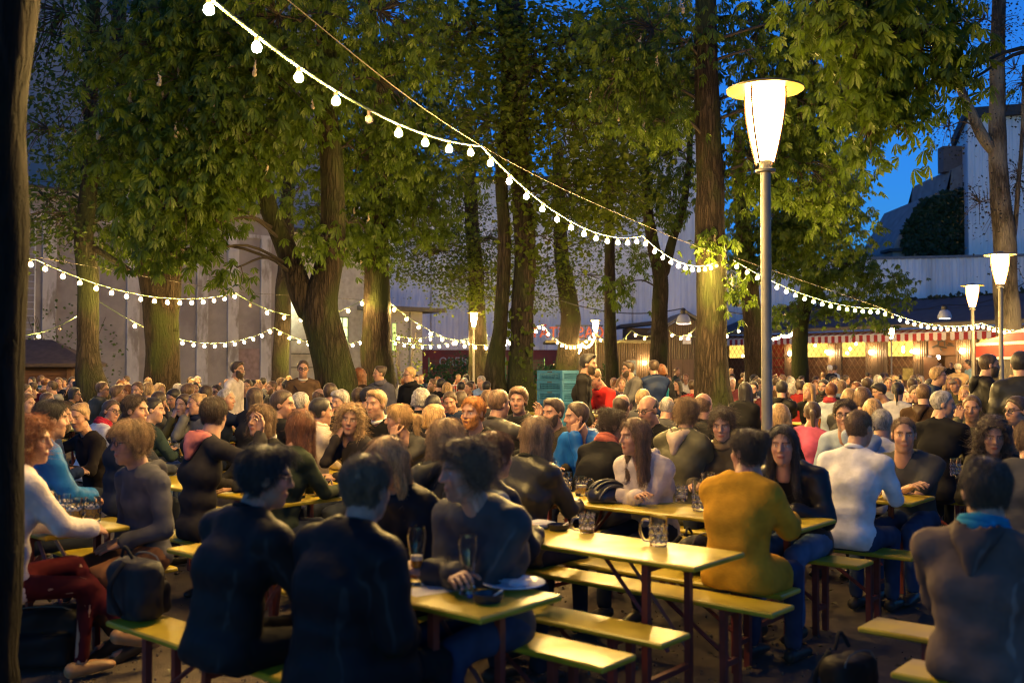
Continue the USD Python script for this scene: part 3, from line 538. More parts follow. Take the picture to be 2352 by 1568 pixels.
# left row
tree('linden_tree', 'slim leaning tree with burr at its base in front of the stucco hall', 20.0, [[(222, 905, 74), (212, 850, 60), (204, 780, 46), (203, 640, 47), (200, 500, 40), (212, 300, 34), (216, 0, 30), (222, -250, 24)], [(202, 560, 16), (255, 590, 14), (318, 632, 13)]],
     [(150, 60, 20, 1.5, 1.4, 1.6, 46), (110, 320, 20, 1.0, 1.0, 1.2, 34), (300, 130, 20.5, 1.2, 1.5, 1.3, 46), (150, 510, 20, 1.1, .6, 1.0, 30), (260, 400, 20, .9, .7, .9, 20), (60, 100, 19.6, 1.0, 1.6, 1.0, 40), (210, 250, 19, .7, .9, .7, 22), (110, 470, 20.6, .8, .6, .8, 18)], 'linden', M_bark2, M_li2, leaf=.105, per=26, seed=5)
tree('chestnut_tree', 'double-stemmed tree forking low in front of the left stucco wall', 23.5, [[(372, 900, 80), (372, 800, 74), (372, 720, 76), (350, 640, 62), (328, 590, 48), (300, 430, 40), (285, 250, 34), (275, 0, 30), (268, -200, 24)], [(385, 760, 48), (392, 680, 46), (396, 580, 40), (398, 480, 36), (410, 330, 30), (430, 100, 24)]],
     [(330, 520, 22, 1.5, .8, 1.2, 54), (420, 420, 22, 1.8, 1.0, 1.4, 80), (250, 380, 23, 1.2, 1.0, 1.0, 40), (380, 200, 22, 2.0, 1.6, 1.6, 90), (500, 60, 22, 1.6, 1.3, 1.4, 60)], 'chestnut', M_bark, M_ch, leaf=.18, per=8, seed=8, flowers=30)
# the forked tree in the middle left, big leaves hanging near the camera side
tree('chestnut_tree', 'big forked tree whose two limbs part in a V above the standing people', 15.5, [[(772, 905, 100), (765, 840, 90), (752, 770, 86), (742, 715, 86), (755, 650, 70), (766, 560, 60), (764, 430, 54), (758, 300, 52), (750, 120, 46), (742, -120, 38), (740, -300, 30)], [(735, 745, 62), (708, 690, 60), (676, 620, 52), (645, 540, 46), (620, 470, 42), (596, 380, 36), (570, 290, 30), (540, 180, 24), (520, 0, 18)]],
     [(450, 400, 14.0, .85, .6, 1.0, 60), (390, 490, 13.6, .65, .5, .8, 34), (530, 310, 14.0, .95, .7, 1.0, 66), (600, 200, 14.5, 1.4, .95, 1.2, 96), (440, 230, 14.2, 1.3, .95, 1.2, 90), (380, 120, 14.5, 1.2, .8, 1.2, 62), (640, 60, 14.5, 1.5, .8, 1.3, 70), (500, 80, 15, 1.5, .9, 1.4, 70), (870, 210, 16, 1.0, 1.0, 1.0, 56), (870, 50, 16, 1.2, .9, 1.2, 56), (660, 330, 16.4, .8, .6, .7, 30), (835, 380, 16.2, .8, .5, .8, 34), (745, 565, 15.0, .30, .16, .3, 7), (800, 520, 15.6, .4, .25, .4, 9), (500, 520, 14.2, .35, .25, .5, 8), (360, 590, 14.2, .40, .22, .4, 8), (455, 590, 14.2, .35, .25, .4, 7), (545, 620, 14.6, .16, .18, .2, 3), (330, 330, 14.3, .9, .7, .8, 44)], 'chestnut', M_bark, M_ch, leaf=.15, per=10, dens=.78, parts=300, seed=11, flowers=60, sides=28, amp=.07)
tree('chestnut_tree', 'stout upright trunk with lamplit moss behind the two standing women', 26.5, [[(868, 900, 86), (866, 840, 74), (865, 760, 66), (868, 690, 62), (866, 600, 56), (862, 500, 50), (858, 380, 44), (850, 150, 38), (846, -50, 30)]],
     [(880, 430, 26, 1.6, .9, 1.5, 80), (990, 360, 26, 1.7, 1.2, 1.6, 90), (800, 540, 26.5, 1.3, .7, 1.0, 40), (960, 490, 26, 1.2, .7, 1.1, 46), (1000, 180, 26, 2.0, 1.7, 1.8, 110), (900, 250, 25.4, 1.4, 1.3, 1.3, 60), (870, 590, 26.1, .8, .3, .5, 12), (760, 500, 26, 1.1, .7, .9, 34)], 'chestnut', M_bark, M_ch, leaf=.18, per=8, seed=14, flowers=30)
ivy_t = tree('linden_tree', 'tall ivy-clad trunk in the centre beside the blue crates', 22.0, [[(1202, 910, 70), (1200, 830, 54), (1200, 700, 51), (1203, 560, 50), (1195, 400, 46), (1188, 200, 48), (1182, 0, 44), (1178, -250, 36)], [(1142, 900, 56), (1140, 840, 44), (1150, 740, 32), (1155, 560, 30), (1152, 400, 28), (1165, 200, 28), (1150, 0, 22)]],
     [(1090, 90, 21.5, 1.6, 1.0, 1.6, 58), (1300, 120, 21.5, 2.0, 1.2, 1.8, 80), (1120, 300, 21.5, 1.3, .9, 1.3, 40), (1330, 300, 21.5, 1.6, 1.0, 1.4, 60), (1290, 450, 21.5, 1.1, .8, 1.0, 34), (1390, 440, 22, 1.2, .8, 1.0, 40), (1230, 180, 20.8, 1.0, 1.6, .8, 50), (1000, 90, 22, 1.2, 1.2, 1.2, 30), (1450, 120, 22, 1.6, 1.4, 1.4, 66), (1260, 560, 22, .6, .4, .5, 8)], 'linden', M_bark2, M_li, leaf=.145, per=24, seed=17, dens=1.1)
tree('linden_tree', 'young bright tree lit yellow from below by the street lamp left of the ivy trunk', 41.0, [[(1096, 900, 46), (1098, 780, 42), (1092, 620, 36), (1080, 450, 30), (1075, 250, 24)]],
     [(1010, 590, 40, 2.4, 1.1, 1.6, 60), (1090, 640, 39.6, 1.9, .8, 1.2, 60), (1120, 560, 40, 1.7, 1.2, 1.4, 56), (940, 560, 40, 1.3, .8, 1.2, 28), (1000, 480, 41, 2.3, 1.3, 1.6, 60), (1085, 410, 41, 2.4, 1.5, 1.8, 60), (1040, 690, 39.6, .8, .35, .6, 8), (1130, 690, 39.6, .6, .5, .5, 10), (960, 640, 40, 1.1, .5, .8, 10)], 'linden', M_bark2, M_li, leaf=.13, per=28, seed=19)
tree('linden_tree', 'crooked twisting trunk behind the lamp right of the ivy trunk', 44.0, [[(1306, 905, 62), (1304, 800, 48), (1312, 720, 46), (1300, 650, 40), (1290, 590, 34), (1284, 480, 30), (1280, 330, 24)]],
     [(1350, 640, 43, 1.8, .8, 1.2, 30), (1400, 560, 43, 1.9, 1.0, 1.4, 44), (1260, 620, 43, 1.2, .7, 1.0, 24), (1300, 500, 43.5, 2.0, 1.3, 1.6, 46), (1240, 690, 43, .8, .5, .7, 12), (1390, 690, 43, 1.2, .3, .8, 8), (1440, 470, 43, 1.8, 1.3, 1.4, 40)], 'linden', M_bark2, M_li, leaf=.125, per=26, seed=23)
tree('linden_tree', 'slim forked trunk between the slatted shed and the gabled cabin', 30.0, [[(1514, 905, 46), (1514, 800, 40), (1515, 690, 37), (1512, 620, 34), (1500, 560, 28), (1486, 470, 24), (1478, 350, 20), (1470, 150, 16)], [(1516, 650, 24), (1540, 570, 22), (1566, 490, 19), (1582, 400, 15), (1590, 250, 12)]],
     [(1440, 300, 30, 1.6, 1.3, 1.4, 54), (1520, 200, 30, 1.6, 1.4, 1.4, 60), (1560, 360, 29.6, 1.0, .9, .9, 30), (1470, 430, 30, .9, .7, .9, 22), (1545, 470, 29.6, .7, .6, .7, 16), (1430, 660, 29.6, .55, .35, .5, 9), (1470, 600, 29.8, .5, .3, .5, 7), (1510, 60, 30, 1.6, 1.2, 1.4, 40)], 'chestnut', M_bark2, M_ch, leaf=.2, per=7, seed=29)
big = tree('chestnut_tree', 'thick upright trunk right of centre where the long light string ends', 17.5, [[(1640, 930, 92), (1636, 880, 80), (1634, 780, 70), (1634, 640, 68), (1630, 570, 74), (1630, 520, 68), (1628, 380, 62), (1622, 200, 56), (1620, 0, 48), (1618, -250, 38)]],
     [(1500, 90, 17, 1.2, .9, 1.2, 60), (1420, 200, 17.5, 1.0, 1.0, 1.1, 46), (1540, 230, 18.6, .8, .7, .7, 32), (1740, 90, 18.4, 1.2, .9, 1.0, 56), (1790, 250, 18.4, 1.0, .9, 1.0, 50), (1860, 140, 17.4, 1.2, 1.0, 1.2, 64), (1720, 380, 18, .7, .7, .8, 36), (1830, 400, 18, 1.0, .8, 1.0, 44), (1900, 250, 17.5, .85, .9, .9, 48), (1925, 420, 18.5, .55, .7, .7, 26), (1690, 680, 17.3, .20, .22, .2, 8), (1620, 560, 17.1, .3, .10, .2, 6), (1530, 290, 16.8, .5, .3, .5, 14), (1990, 60, 17.5, 1.2, .8, 1.1, 60)], 'chestnut', M_bark, M_ch, leaf=.15, per=10, dens=.85, parts=300, seed=31, flowers=50, sides=28, amp=.08)
tree('chestnut_tree', 'dark leaning trunk just left of the near lamp post', 28.0, [[(1738, 905, 56), (1734, 830, 47), (1728, 740, 44), (1722, 640, 40), (1712, 560, 36), (1700, 470, 30), (1696, 300, 24)]],
     [(1760, 500, 27.5, 1.4, 1.0, 1.2, 50), (1840, 540, 27.5, 1.3, .9, 1.2, 50), (1700, 570, 27.5, .6, .6, .6, 14), (1880, 470, 27.5, 1.0, 1.0, 1.0, 38), (1945, 540, 28, .6, .6, .8, 15), (1800, 600, 27.5, .8, .5, .7, 18), (1880, 330, 28, 1.6, 1.3, 1.4, 60)], 'chestnut', M_bark, M_ch, leaf=.2, per=8, seed=37)
tree('chestnut_tree', 'slim forked tree with drooping bright leaves in front of the restaurant', 40.0, [[(1836, 905, 42), (1838, 820, 36), (1842, 740, 34), (1850, 680, 32), (1858, 610, 26), (1860, 500, 20)], [(1848, 700, 20), (1885, 660, 19), (1920, 632, 15), (1950, 600, 11)]],
     [(1900, 600, 39, 1.5, .8, 1.2, 40), (1960, 620, 39, 1.2, .6, 1.0, 28), (2050, 640, 39, .7, .35, .7, 9), (1960, 690, 38.8, 1.0, .5, .8, 20), (2040, 690, 38.8, .6, .5, .6, 10), (1810, 710, 38.8, .6, .6, .6, 12), (1890, 700, 38.6, .35, .45, .4, 9), (1860, 540, 39, 1.5, .8, 1.2, 34), (2030, 740, 38.8, .35, .25, .3, 4), (1965, 735, 38.8, .3, .25, .3, 3), (1880, 655, 38.6, .5, .4, .5, 10)], 'chestnut', M_bark, M_ch, leaf=.22, per=8, seed=41)
tree('plane_tree', 'pale mottled plane tree with sparse buds at the right edge', 30.0, [[(2322, 905, 70), (2318, 800, 58), (2312, 690, 54), (2306, 560, 50), (2296, 420, 42), (2290, 250, 36), (2292, 100, 32), (2296, -200, 26)], [(2298, 360, 26), (2262, 320, 27), (2226, 250, 22), (2196, 180, 17), (2176, 90, 12), (2150, 0, 8)], [(2312, 640, 12), (2336, 480, 11), (2346, 330, 9), (2352, 150, 7)]],
     [(2200, 120, 30, 1.0, 1.3, 1.2, 46), (2260, 60, 30, 1.1, 1.0, 1.2, 44), (2180, 300, 30, .8, .6, .9, 24), (2250, 480, 30, .7, .9, .8, 24), (2330, 180, 30, .7, 1.4, .9, 36), (2340, 420, 30, .5, 1.0, .6, 24), (2200, 10, 30, 1.0, .8, 1.2, 30), (2140, 240, 30, .5, .6, .6, 14), (2330, 620, 30, .4, .4, .5, 8)], 'linden', M_plane, M_pl, leaf=.085, per=10, seed=43, amp=.06)
# chestnut bough that hangs in from a tree standing right of the frame, close to the camera
tree('chestnut_tree', 'close chestnut bough with broad leaves hanging in at the top right', 10.5, [[(2560, 1000, 130), (2560, 600, 120), (2540, 300, 110), (2500, 100, 100), (2480, -300, 90)], [(2520, -260, 40), (2320, -240, 30), (2150, -200, 24), (2000, -150, 14)]],
     [(1990, 80, 10.0, .55, .40, .6, 34), (2090, 130, 10.0, .55, .45, .6, 36), (2180, 70, 10.2, .4, .35, .5, 10), (2030, 230, 10, .30, .26, .3, 14), (1960, 210, 10, .28, .28, .3, 12), ('w', 5.2, 3.0, 7.8, 3.0, 1.0, 3.2, 130), ('w', 3.2, -1.5, 8.2, 3.0, 1.0, 3.0, 110), (2060, 10, 10, .6, .2, .6, 18), (2180, 190, 10, .15, .12, .2, 3), (2120, -40, 10.4, .5, .15, .6, 8), (2215, 200, 10, .10, .16, .2, 2), (1900, 40, 10.4, .5, .25, .5, 18), (2060, 300, 10.0, .12, .2, .2, 4), (2000, 330, 10.2, .2, .2, .2, 5)], 'chestnut', M_bark, M_ch, leaf=.135, per=8, parts=300, seed=47, flowers=5)
# tall crowns behind everything that fill the top of the picture
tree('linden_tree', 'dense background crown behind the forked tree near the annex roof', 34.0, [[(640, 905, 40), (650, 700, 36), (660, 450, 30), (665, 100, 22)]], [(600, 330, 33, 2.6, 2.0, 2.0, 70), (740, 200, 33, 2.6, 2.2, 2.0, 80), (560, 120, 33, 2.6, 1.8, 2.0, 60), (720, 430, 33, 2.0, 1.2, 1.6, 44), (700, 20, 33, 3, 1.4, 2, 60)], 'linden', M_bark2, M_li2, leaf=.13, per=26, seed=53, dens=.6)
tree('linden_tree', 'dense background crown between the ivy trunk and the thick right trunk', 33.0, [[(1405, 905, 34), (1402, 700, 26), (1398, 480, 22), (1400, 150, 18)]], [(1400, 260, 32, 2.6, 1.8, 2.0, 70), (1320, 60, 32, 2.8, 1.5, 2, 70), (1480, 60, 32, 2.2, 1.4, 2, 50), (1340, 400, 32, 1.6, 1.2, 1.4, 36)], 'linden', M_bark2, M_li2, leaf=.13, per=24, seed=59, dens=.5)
# ivy on the centre trunk, bushes, sapling
n = 520; hz_ = R.uniform(.3, 8.5, n); a_ = R.uniform(-.4, 3.6, n); c_ = np.array([at(np.interp(h, [0, 4, 9], [1203, 1202, 1185]), 800, 22.0) for h in hz_]); keep = meshkit.noise(np.stack([a_ * 1.5, hz_ * .9, 0 * a_], -1), 3) > .42
pos = np.stack([c_[:, 0] + np.cos(a_) * .29, c_[:, 1] - np.sin(a_) * .29, hz_], 1)[keep]
obj('ivy', leaf_quads(pos, np.array([.1, -1, .3]), np.full(len(pos), .13), R), M_li, None, kind='stuff', label='yellow-green ivy climbing the tall centre trunk beside the blue crates', category='ivy')
def bush(name, label, px, Y, w, h, n, m, leaf=.1, stems=7, cat_='bush', z0=0.0):
    c = np.array([gx(px, Y), Y, z0]); t = thing(name, label, cat_, c); q = R.normal(0, 1, (n, 3)); q /= np.linalg.norm(q, axis=1, keepdims=True); q *= (R.uniform(.2, 1, n) ** .5)[:, None]; p = q * np.array([w, w * .7, h / 2]) + [0, 0, h * .55]; p *= (.75 + .5 * meshkit.fbm(p * 1.3, 2, int(px)))[:, None]
    obj('foliage', leaf_quads(p, np.array([0, -.3, .7]), np.full(n, leaf), R), m, t, kind='stuff')
    for k in range(stems): a = R.uniform(0, 6.28); obj('stem', tube([(0, 0, 0), (math.cos(a) * w * .3, math.sin(a) * w * .2, h * .45), (math.cos(a) * w * .6, math.sin(a) * w * .4, h * .9)], (.03, .02, .008), 5), M_twig, t)
M_bush = leaf_mat('bush_leaf', (.02, .06, .012), (.06, .12, .02), .35)
bush('bush', 'rounded green bush in front of the red base left of the lamp post', 1070, 52, 2.2, 2.2, 1600, M_bush, .16)
bush('bush', 'green bush right of the ivy trunk behind the blue crates', 1270, 54, 1.3, 2.0, 800, M_bush, .16)
bush('bush', 'small bush at the foot of the thin lamp before the slatted shed', 1392, 50, .7, 1.7, 400, M_bush, .14)
bush('sapling', 'thin leafy sapling beside the kiosk in front of the stucco hall', 150, 31, 2.0, 3.6, 420, M_li2, .11, 9, 'sapling')
bush('sapling', 'thin climbing shrub lit beside the mossy trunk', 925, 40, 1.2, 3.4, 260, M_li, .12, 6, 'sapling')
# ---------------------------------------------------------------- people: shapes
def cone_d(P, a, b, ra, rb):
    a, b = np.asarray(a, float), np.asarray(b, float); ab = b - a; L2 = ab @ ab + 1e-12
    t = np.clip(((P - a) @ ab) / L2, 0, 1)
    return np.sqrt((((P - a) - t[..., None] * ab) ** 2).sum(-1)) - (ra + (rb - ra) * t)
def ell_d(P, c, r):
    q = (P - np.asarray(c, float)); r = np.asarray(r, float)
    k0 = np.sqrt(((q / r) ** 2).sum(-1)); k1 = np.sqrt(((q / r ** 2) ** 2).sum(-1)) + 1e-9
    return k0 * (k0 - 1) / k1
def smin(a, b, k):
    h = np.clip(0.5 + 0.5 * (b - a) / k, 0, 1); return b + (a - b) * h - k * h * (1 - h)
def smax(a, b, k): return -smin(-a, -b, k)
def surfnet(fun, lo, hi, h):
    """the zero surface of a signed distance as quads"""
    lo, hi = np.asarray(lo, float), np.asarray(hi, float); n = np.ceil((hi - lo) / h).astype(int) + 1
    ax = [lo[i] + np.arange(n[i]) * h for i in range(3)]
    P = np.stack(np.meshgrid(*ax, indexing='ij'), -1).astype(np.float32); D = fun(P).astype(np.float64)
    for i in range(3):
        s = [slice(None)] * 3
        for e in (0, -1): s[i] = e; D[tuple(s)] = np.maximum(D[tuple(s)], 1e-4)
    ins = D < 0; c = np.zeros(n - 1, int)
    for o in np.ndindex(2, 2, 2): c += ins[o[0]:n[0] - 1 + o[0], o[1]:n[1] - 1 + o[1], o[2]:n[2] - 1 + o[2]]
    act = (c > 0) & (c < 8); idx = np.argwhere(act); ids = -np.ones(n - 1, int); ids[act] = np.arange(len(idx))
    S, W = np.zeros((len(idx), 3)), np.zeros(len(idx))
    for axis in range(3):
        for o in np.ndindex(2, 2):
            p = np.zeros(3, int); p[[k for k in range(3) if k != axis]] = o; q = p.copy(); q[axis] = 1
            d0, d1 = D[tuple((idx + p).T)], D[tuple((idx + q).T)]; m = (d0 < 0) != (d1 < 0)
            t = np.where(m, d0 / np.where(m, d0 - d1, 1), 0); S += m[:, None] * (p + t[:, None] * (q - p)); W += m
    V = lo + h * (idx + S / W[:, None]); F = []
    for axis in range(3):
        u, v = [(1, 2), (2, 0), (0, 1)][axis]
        s0, s1 = [slice(None)] * 3, [slice(None)] * 3; s0[axis], s1[axis] = slice(0, -1), slice(1, None)
        a, b = ins[tuple(s0)], ins[tuple(s1)]; e = np.argwhere(a != b); e = e[(e[:, u] > 0) & (e[:, v] > 0) & (e[:, u] < n[u] - 1) & (e[:, v] < n[v] - 1)]
        if not len(e): continue
        du, dv = np.eye(3, dtype=int)[u], np.eye(3, dtype=int)[v]
        q = np.stack([ids[tuple((e - du - dv).T)], ids[tuple((e - dv).T)], ids[tuple(e.T)], ids[tuple((e - du).T)]], 1)
        flip = ~a[tuple(e.T)]; q[flip] = q[flip][:, ::-1]; F.append(q)
    q = np.vstack(F)
    return V, np.vstack([q[:, [0, 1, 2]], q[:, [0, 2, 3]]])

def head_d(P, fem, neck=True, ears=True):
    d = smin(ell_d(P, (0, -.012, .035), (.074, .094, .086)), ell_d(P, (0, .028, -.035), (.057, .06, .086)), .03)
    d = smin(d, ell_d(P, (0, .02, -.07), (.05 if fem else .056, .058, .046)), .03)
    d = smin(d, cone_d(P, (-.006, .07, -.102), (.006, .07, -.102), .015, .015), .03)
    d = smin(d, cone_d(P, (-.036, .076, .03), (.036, .076, .03), .009 if fem else .012, .009 if fem else .012), .018)
    for s in (-1, 1): d = smin(d, cone_d(P, (s * .038, .055, -.028), (s * .045, .045, -.02), .024, .02), .02)
    for s in (-1, 1): d = smax(d, -(np.sqrt(((P - np.array([s * .031, .097, .006])) ** 2).sum(-1)) - .021), .012)
    d = smin(d, cone_d(P, (0, .086, .02), (0, .107, -.022), .007, .012), .014)
    for s in (-1, 1):
        d = smin(d, cone_d(P, (s * .011, .094, -.028), (s * .012, .092, -.027), .008, .008), .006)
        d = np.minimum(d, np.sqrt(((P - np.array([s * .031, .0675, .006])) ** 2).sum(-1)) - .0125)
        if ears: d = smin(d, ell_d(P, (s * .078, -.008, -.006), (.010, .021, .031)), .01)
    d = smin(d, ell_d(P, (0, .086, -.058), (.023, .011, .006)), .008); d = smin(d, ell_d(P, (0, .084, -.069), (.02, .012, .007)), .006)
    if neck: d = smin(d, cone_d(P, (0, -.022, -.08), (0, -.05, -.21), .048 if fem else .057, .056 if fem else .066), .025)
    return d
_head = {}
def head_mesh(fem, h):
    if (fem, h) not in _head: _head[fem, h] = surfnet(lambda P: head_d(P, fem), (-.105, -.13, -.25), (.105, .14, .145), h)
    return _head[fem, h]

def hull_mesh(spheres, S=None):
    """tapered bones: list of (centre a, radius a, centre b, radius b), each the hull of two coarse spheres, united"""
    S = _oct if S is None else S; out = []
    for a, ra, b, rb in spheres:
        out.append(manifold3d.Manifold.hull_points(np.vstack([np.asarray(a) + S * ra, np.asarray(b) + S * rb]).astype(np.float64)))
    return out
_ico = trimesh.creation.icosphere(1); _oct = np.array(_ico.vertices)
_o8 = np.vstack([np.eye(3), -np.eye(3), np.array(list(np.ndindex(2, 2, 2))) * 1.15 - 0.575])
def small_hull(a, ra, b, rb): return manifold3d.Manifold.hull_points(np.vstack([np.asarray(a, float) + _o8 * ra, np.asarray(b, float) + _o8 * rb]))
def make_hand(curl, S=None):
    global _o8
    if S is not None:
        keep, _o8 = _o8, S; m = make_hand(curl); _o8 = keep; return m
    return make_hand_(curl)
def make_hand_(curl):
    """right hand, wrist at the origin, fingers along +y, palm towards -z, thumb on the -x side"""
    parts = []
    for x in (-.03, -.01, .01, .03): parts.append(small_hull((x * .7, .005, 0), .018, (x * 1.05, .085, -.002), .0125))
    parts.append(manifold3d.Manifold.hull_points(np.vstack([_o8 * .013 + p for p in ((-.02, .01, 0), (.02, .01, 0), (-.032, .085, 0), (.033, .08, 0))])))
    for k, (x, y, L) in enumerate(((-.032, .088, .072), (-.011, .094, .08), (.011, .09, .075), (.032, .08, .058))):
        p = np.array([x, y, -.002]); a = 0.15 + curl * .35; spread = x * 1.6
        for i, fr in enumerate((.46, .3, .24)):
            q = p + L * fr * np.array([math.sin(spread) * math.cos(a), math.cos(a) * math.cos(spread), -math.sin(a)])
            parts.append(small_hull(p, .0095 - .001 * i, q, .0088 - .001 * i)); p = q; a += curl * .85
    p = np.array([-.024, .02, -.006])
    for d, L, r in (((-.75, .62, -.25), .045, .014), ((-.35, .86, -.38), .034, .0105), ((-.1, .9, -.42), .027, .0095)):
        d = np.array(d) / np.linalg.norm(d); q = p + d * L; parts.append(small_hull(p, r, q, r - .0015)); p = q
    return manifold3d.Manifold.batch_boolean(parts, manifold3d.OpType.Add)
HANDS_ = {'flat': make_hand(0.15), 'relaxed': make_hand(0.55), 'grip': make_hand(1.15)}
HANDS = {}
for _k, _v in HANDS_.items():
    HANDS[_k, 0] = _v; HANDS[_k, 1] = make_hand({'flat': .15, 'relaxed': .55, 'grip': 1.15}[_k], np.vstack([np.eye(3), -np.eye(3)]) * 1.08)
def frame(y, up):
    y = np.asarray(y, float); y = y / (np.linalg.norm(y) + 1e-9); z = np.asarray(up, float); z = z - y * (z @ y); z /= np.linalg.norm(z) + 1e-9
    return np.stack([np.cross(y, z), y, z], 1)
def elbow(S, Wt, L1, L2, pole):
    d = Wt - S; L = np.linalg.norm(d); Lm = (L1 + L2) * .985
    if L > Lm: Wt = S + d * Lm / L; d = Wt - S; L = Lm
    u = d / L; x = (L1 ** 2 - L2 ** 2 + L ** 2) / (2 * L); hh = math.sqrt(max(L1 ** 2 - x * x, 0))
    p = np.asarray(pole, float); p = p - u * (p @ u); p /= np.linalg.norm(p) + 1e-9
    return S + u * x + p * hh, Wt

HC = dict(black=(.016, .013, .011), dark=(.05, .031, .018), brown=(.12, .068, .034), light=(.24, .15, .068), blond=(.34, .21, .085), auburn=(.12, .042, .014), red=(.22, .075, .02), grey=(.26, .24, .22), orange=(.36, .14, .03), white=(.6, .58, .54))
SKIN = [(.37, .205, .135), (.41, .245, .17), (.325, .175, .115), (.38, .22, .145)]
def skin_mat():
    return mat('skin', {'a': ('attribute', {'attribute': 'Cd'}), 'g': ('geometry', {}), 'n': ('noise_texture', {'type': 'fBM', 'scale': 35.0, 'detail': 4.0}), 'r': ('rgb_ramp', {'ramp': [(.3, (.86, .82, .8)), (.7, (1.06, 1.03, 1.0))]}),
                        'm': ('vector_math', {'math_type': 'multiply'}), 'p': ('principled_bsdf', {'roughness': .48, 'specular_ior_level': .45, 'sheen_weight': .08})},
               [('g.position', 'n.vector'), ('n.fac', 'r.fac'), ('a.color', 'm.vector1'), ('r.color', 'm.vector2'), ('m.vector', 'p.base_color')], surface='p.BSDF')
def hair_mat(col):
    nm = 'hair_' + '_'.join(f'{int(c * 1000):03d}' for c in col)
    if nm in _mats: return _mats[nm]
    c = np.array(col)
    return mat(nm, {'t': ('texture_coordinate', {}), 'mp': ('vector_math', {'math_type': 'multiply', 'vector2': (1, 1, .16)}), 'n': ('noise_texture', {'type': 'fBM', 'scale': 150.0, 'detail': 3.0}), 'n2': ('noise_texture', {'type': 'fBM', 'scale': 22.0, 'detail': 3.0}),
                    'ad': ('math', {'math_type': 'add'}), 'hf': ('math', {'math_type': 'multiply', 'value2': .5}),
                    'r': ('rgb_ramp', {'ramp': [(.36, tuple(c * .35)), (.5, tuple(c)), (.66, tuple(c * 1.9))]}), 'bp': ('bump', {'strength': .7, 'distance': .006}), 'p': ('principled_bsdf', {'roughness': .5, 'specular_ior_level': .4, 'sheen_weight': .1})},
               [('t.object', 'mp.vector1'), ('mp.vector', 'n.vector'), ('mp.vector', 'n2.vector'), ('n.fac', 'ad.value1'), ('n2.fac', 'ad.value2'), ('ad.value', 'hf.value1'), ('hf.value', 'r.fac'), ('hf.value', 'bp.height'), ('bp.normal', 'p.normal'), ('r.color', 'p.base_color')], surface='p.BSDF')
def cloth_mat(col, kind='cloth'):
    nm = kind + '_' + '_'.join(f'{int(c * 1000):03d}' for c in col)
    if nm in _mats: return _mats[nm]
    c = np.array(col); rough, fine, bs = {'cloth': (.85, 260., .35), 'knit': (.92, 90., .8), 'leather': (.38, 120., .4), 'shell': (.5, 200., .25), 'denim': (.85, 300., .4)}[kind]
    n = {'t': ('texture_coordinate', {}), 'n': ('noise_texture', {'type': 'fBM', 'scale': 9.0, 'detail': 4.0}), 'f': ('noise_texture', {'type': 'fBM', 'scale': fine, 'detail': 2.0}), 'r': ('rgb_ramp', {'ramp': [(.3, tuple(c * .72)), (.7, tuple(c * 1.22))]}),
         'w': ('noise_texture', {'type': 'fBM', 'scale': 13.0, 'detail': 3.0, 'distortion': .3}), 'b1': ('bump', {'strength': .22, 'distance': .02}), 'b2': ('bump', {'strength': bs, 'distance': .003}), 'p': ('principled_bsdf', {'roughness': rough, 'specular_ior_level': .3 if kind == 'leather' else .12, 'sheen_weight': 0.0})}
    return mat(nm, n, [('t.object', 'n.vector'), ('t.object', 'f.vector'), ('t.object', 'w.vector'), ('n.fac', 'r.fac'), ('r.color', 'p.base_color'), ('w.fac', 'b1.height'), ('f.fac', 'b2.height'), ('b1.normal', 'b2.normal'), ('b2.normal', 'p.normal')], surface='p.BSDF')

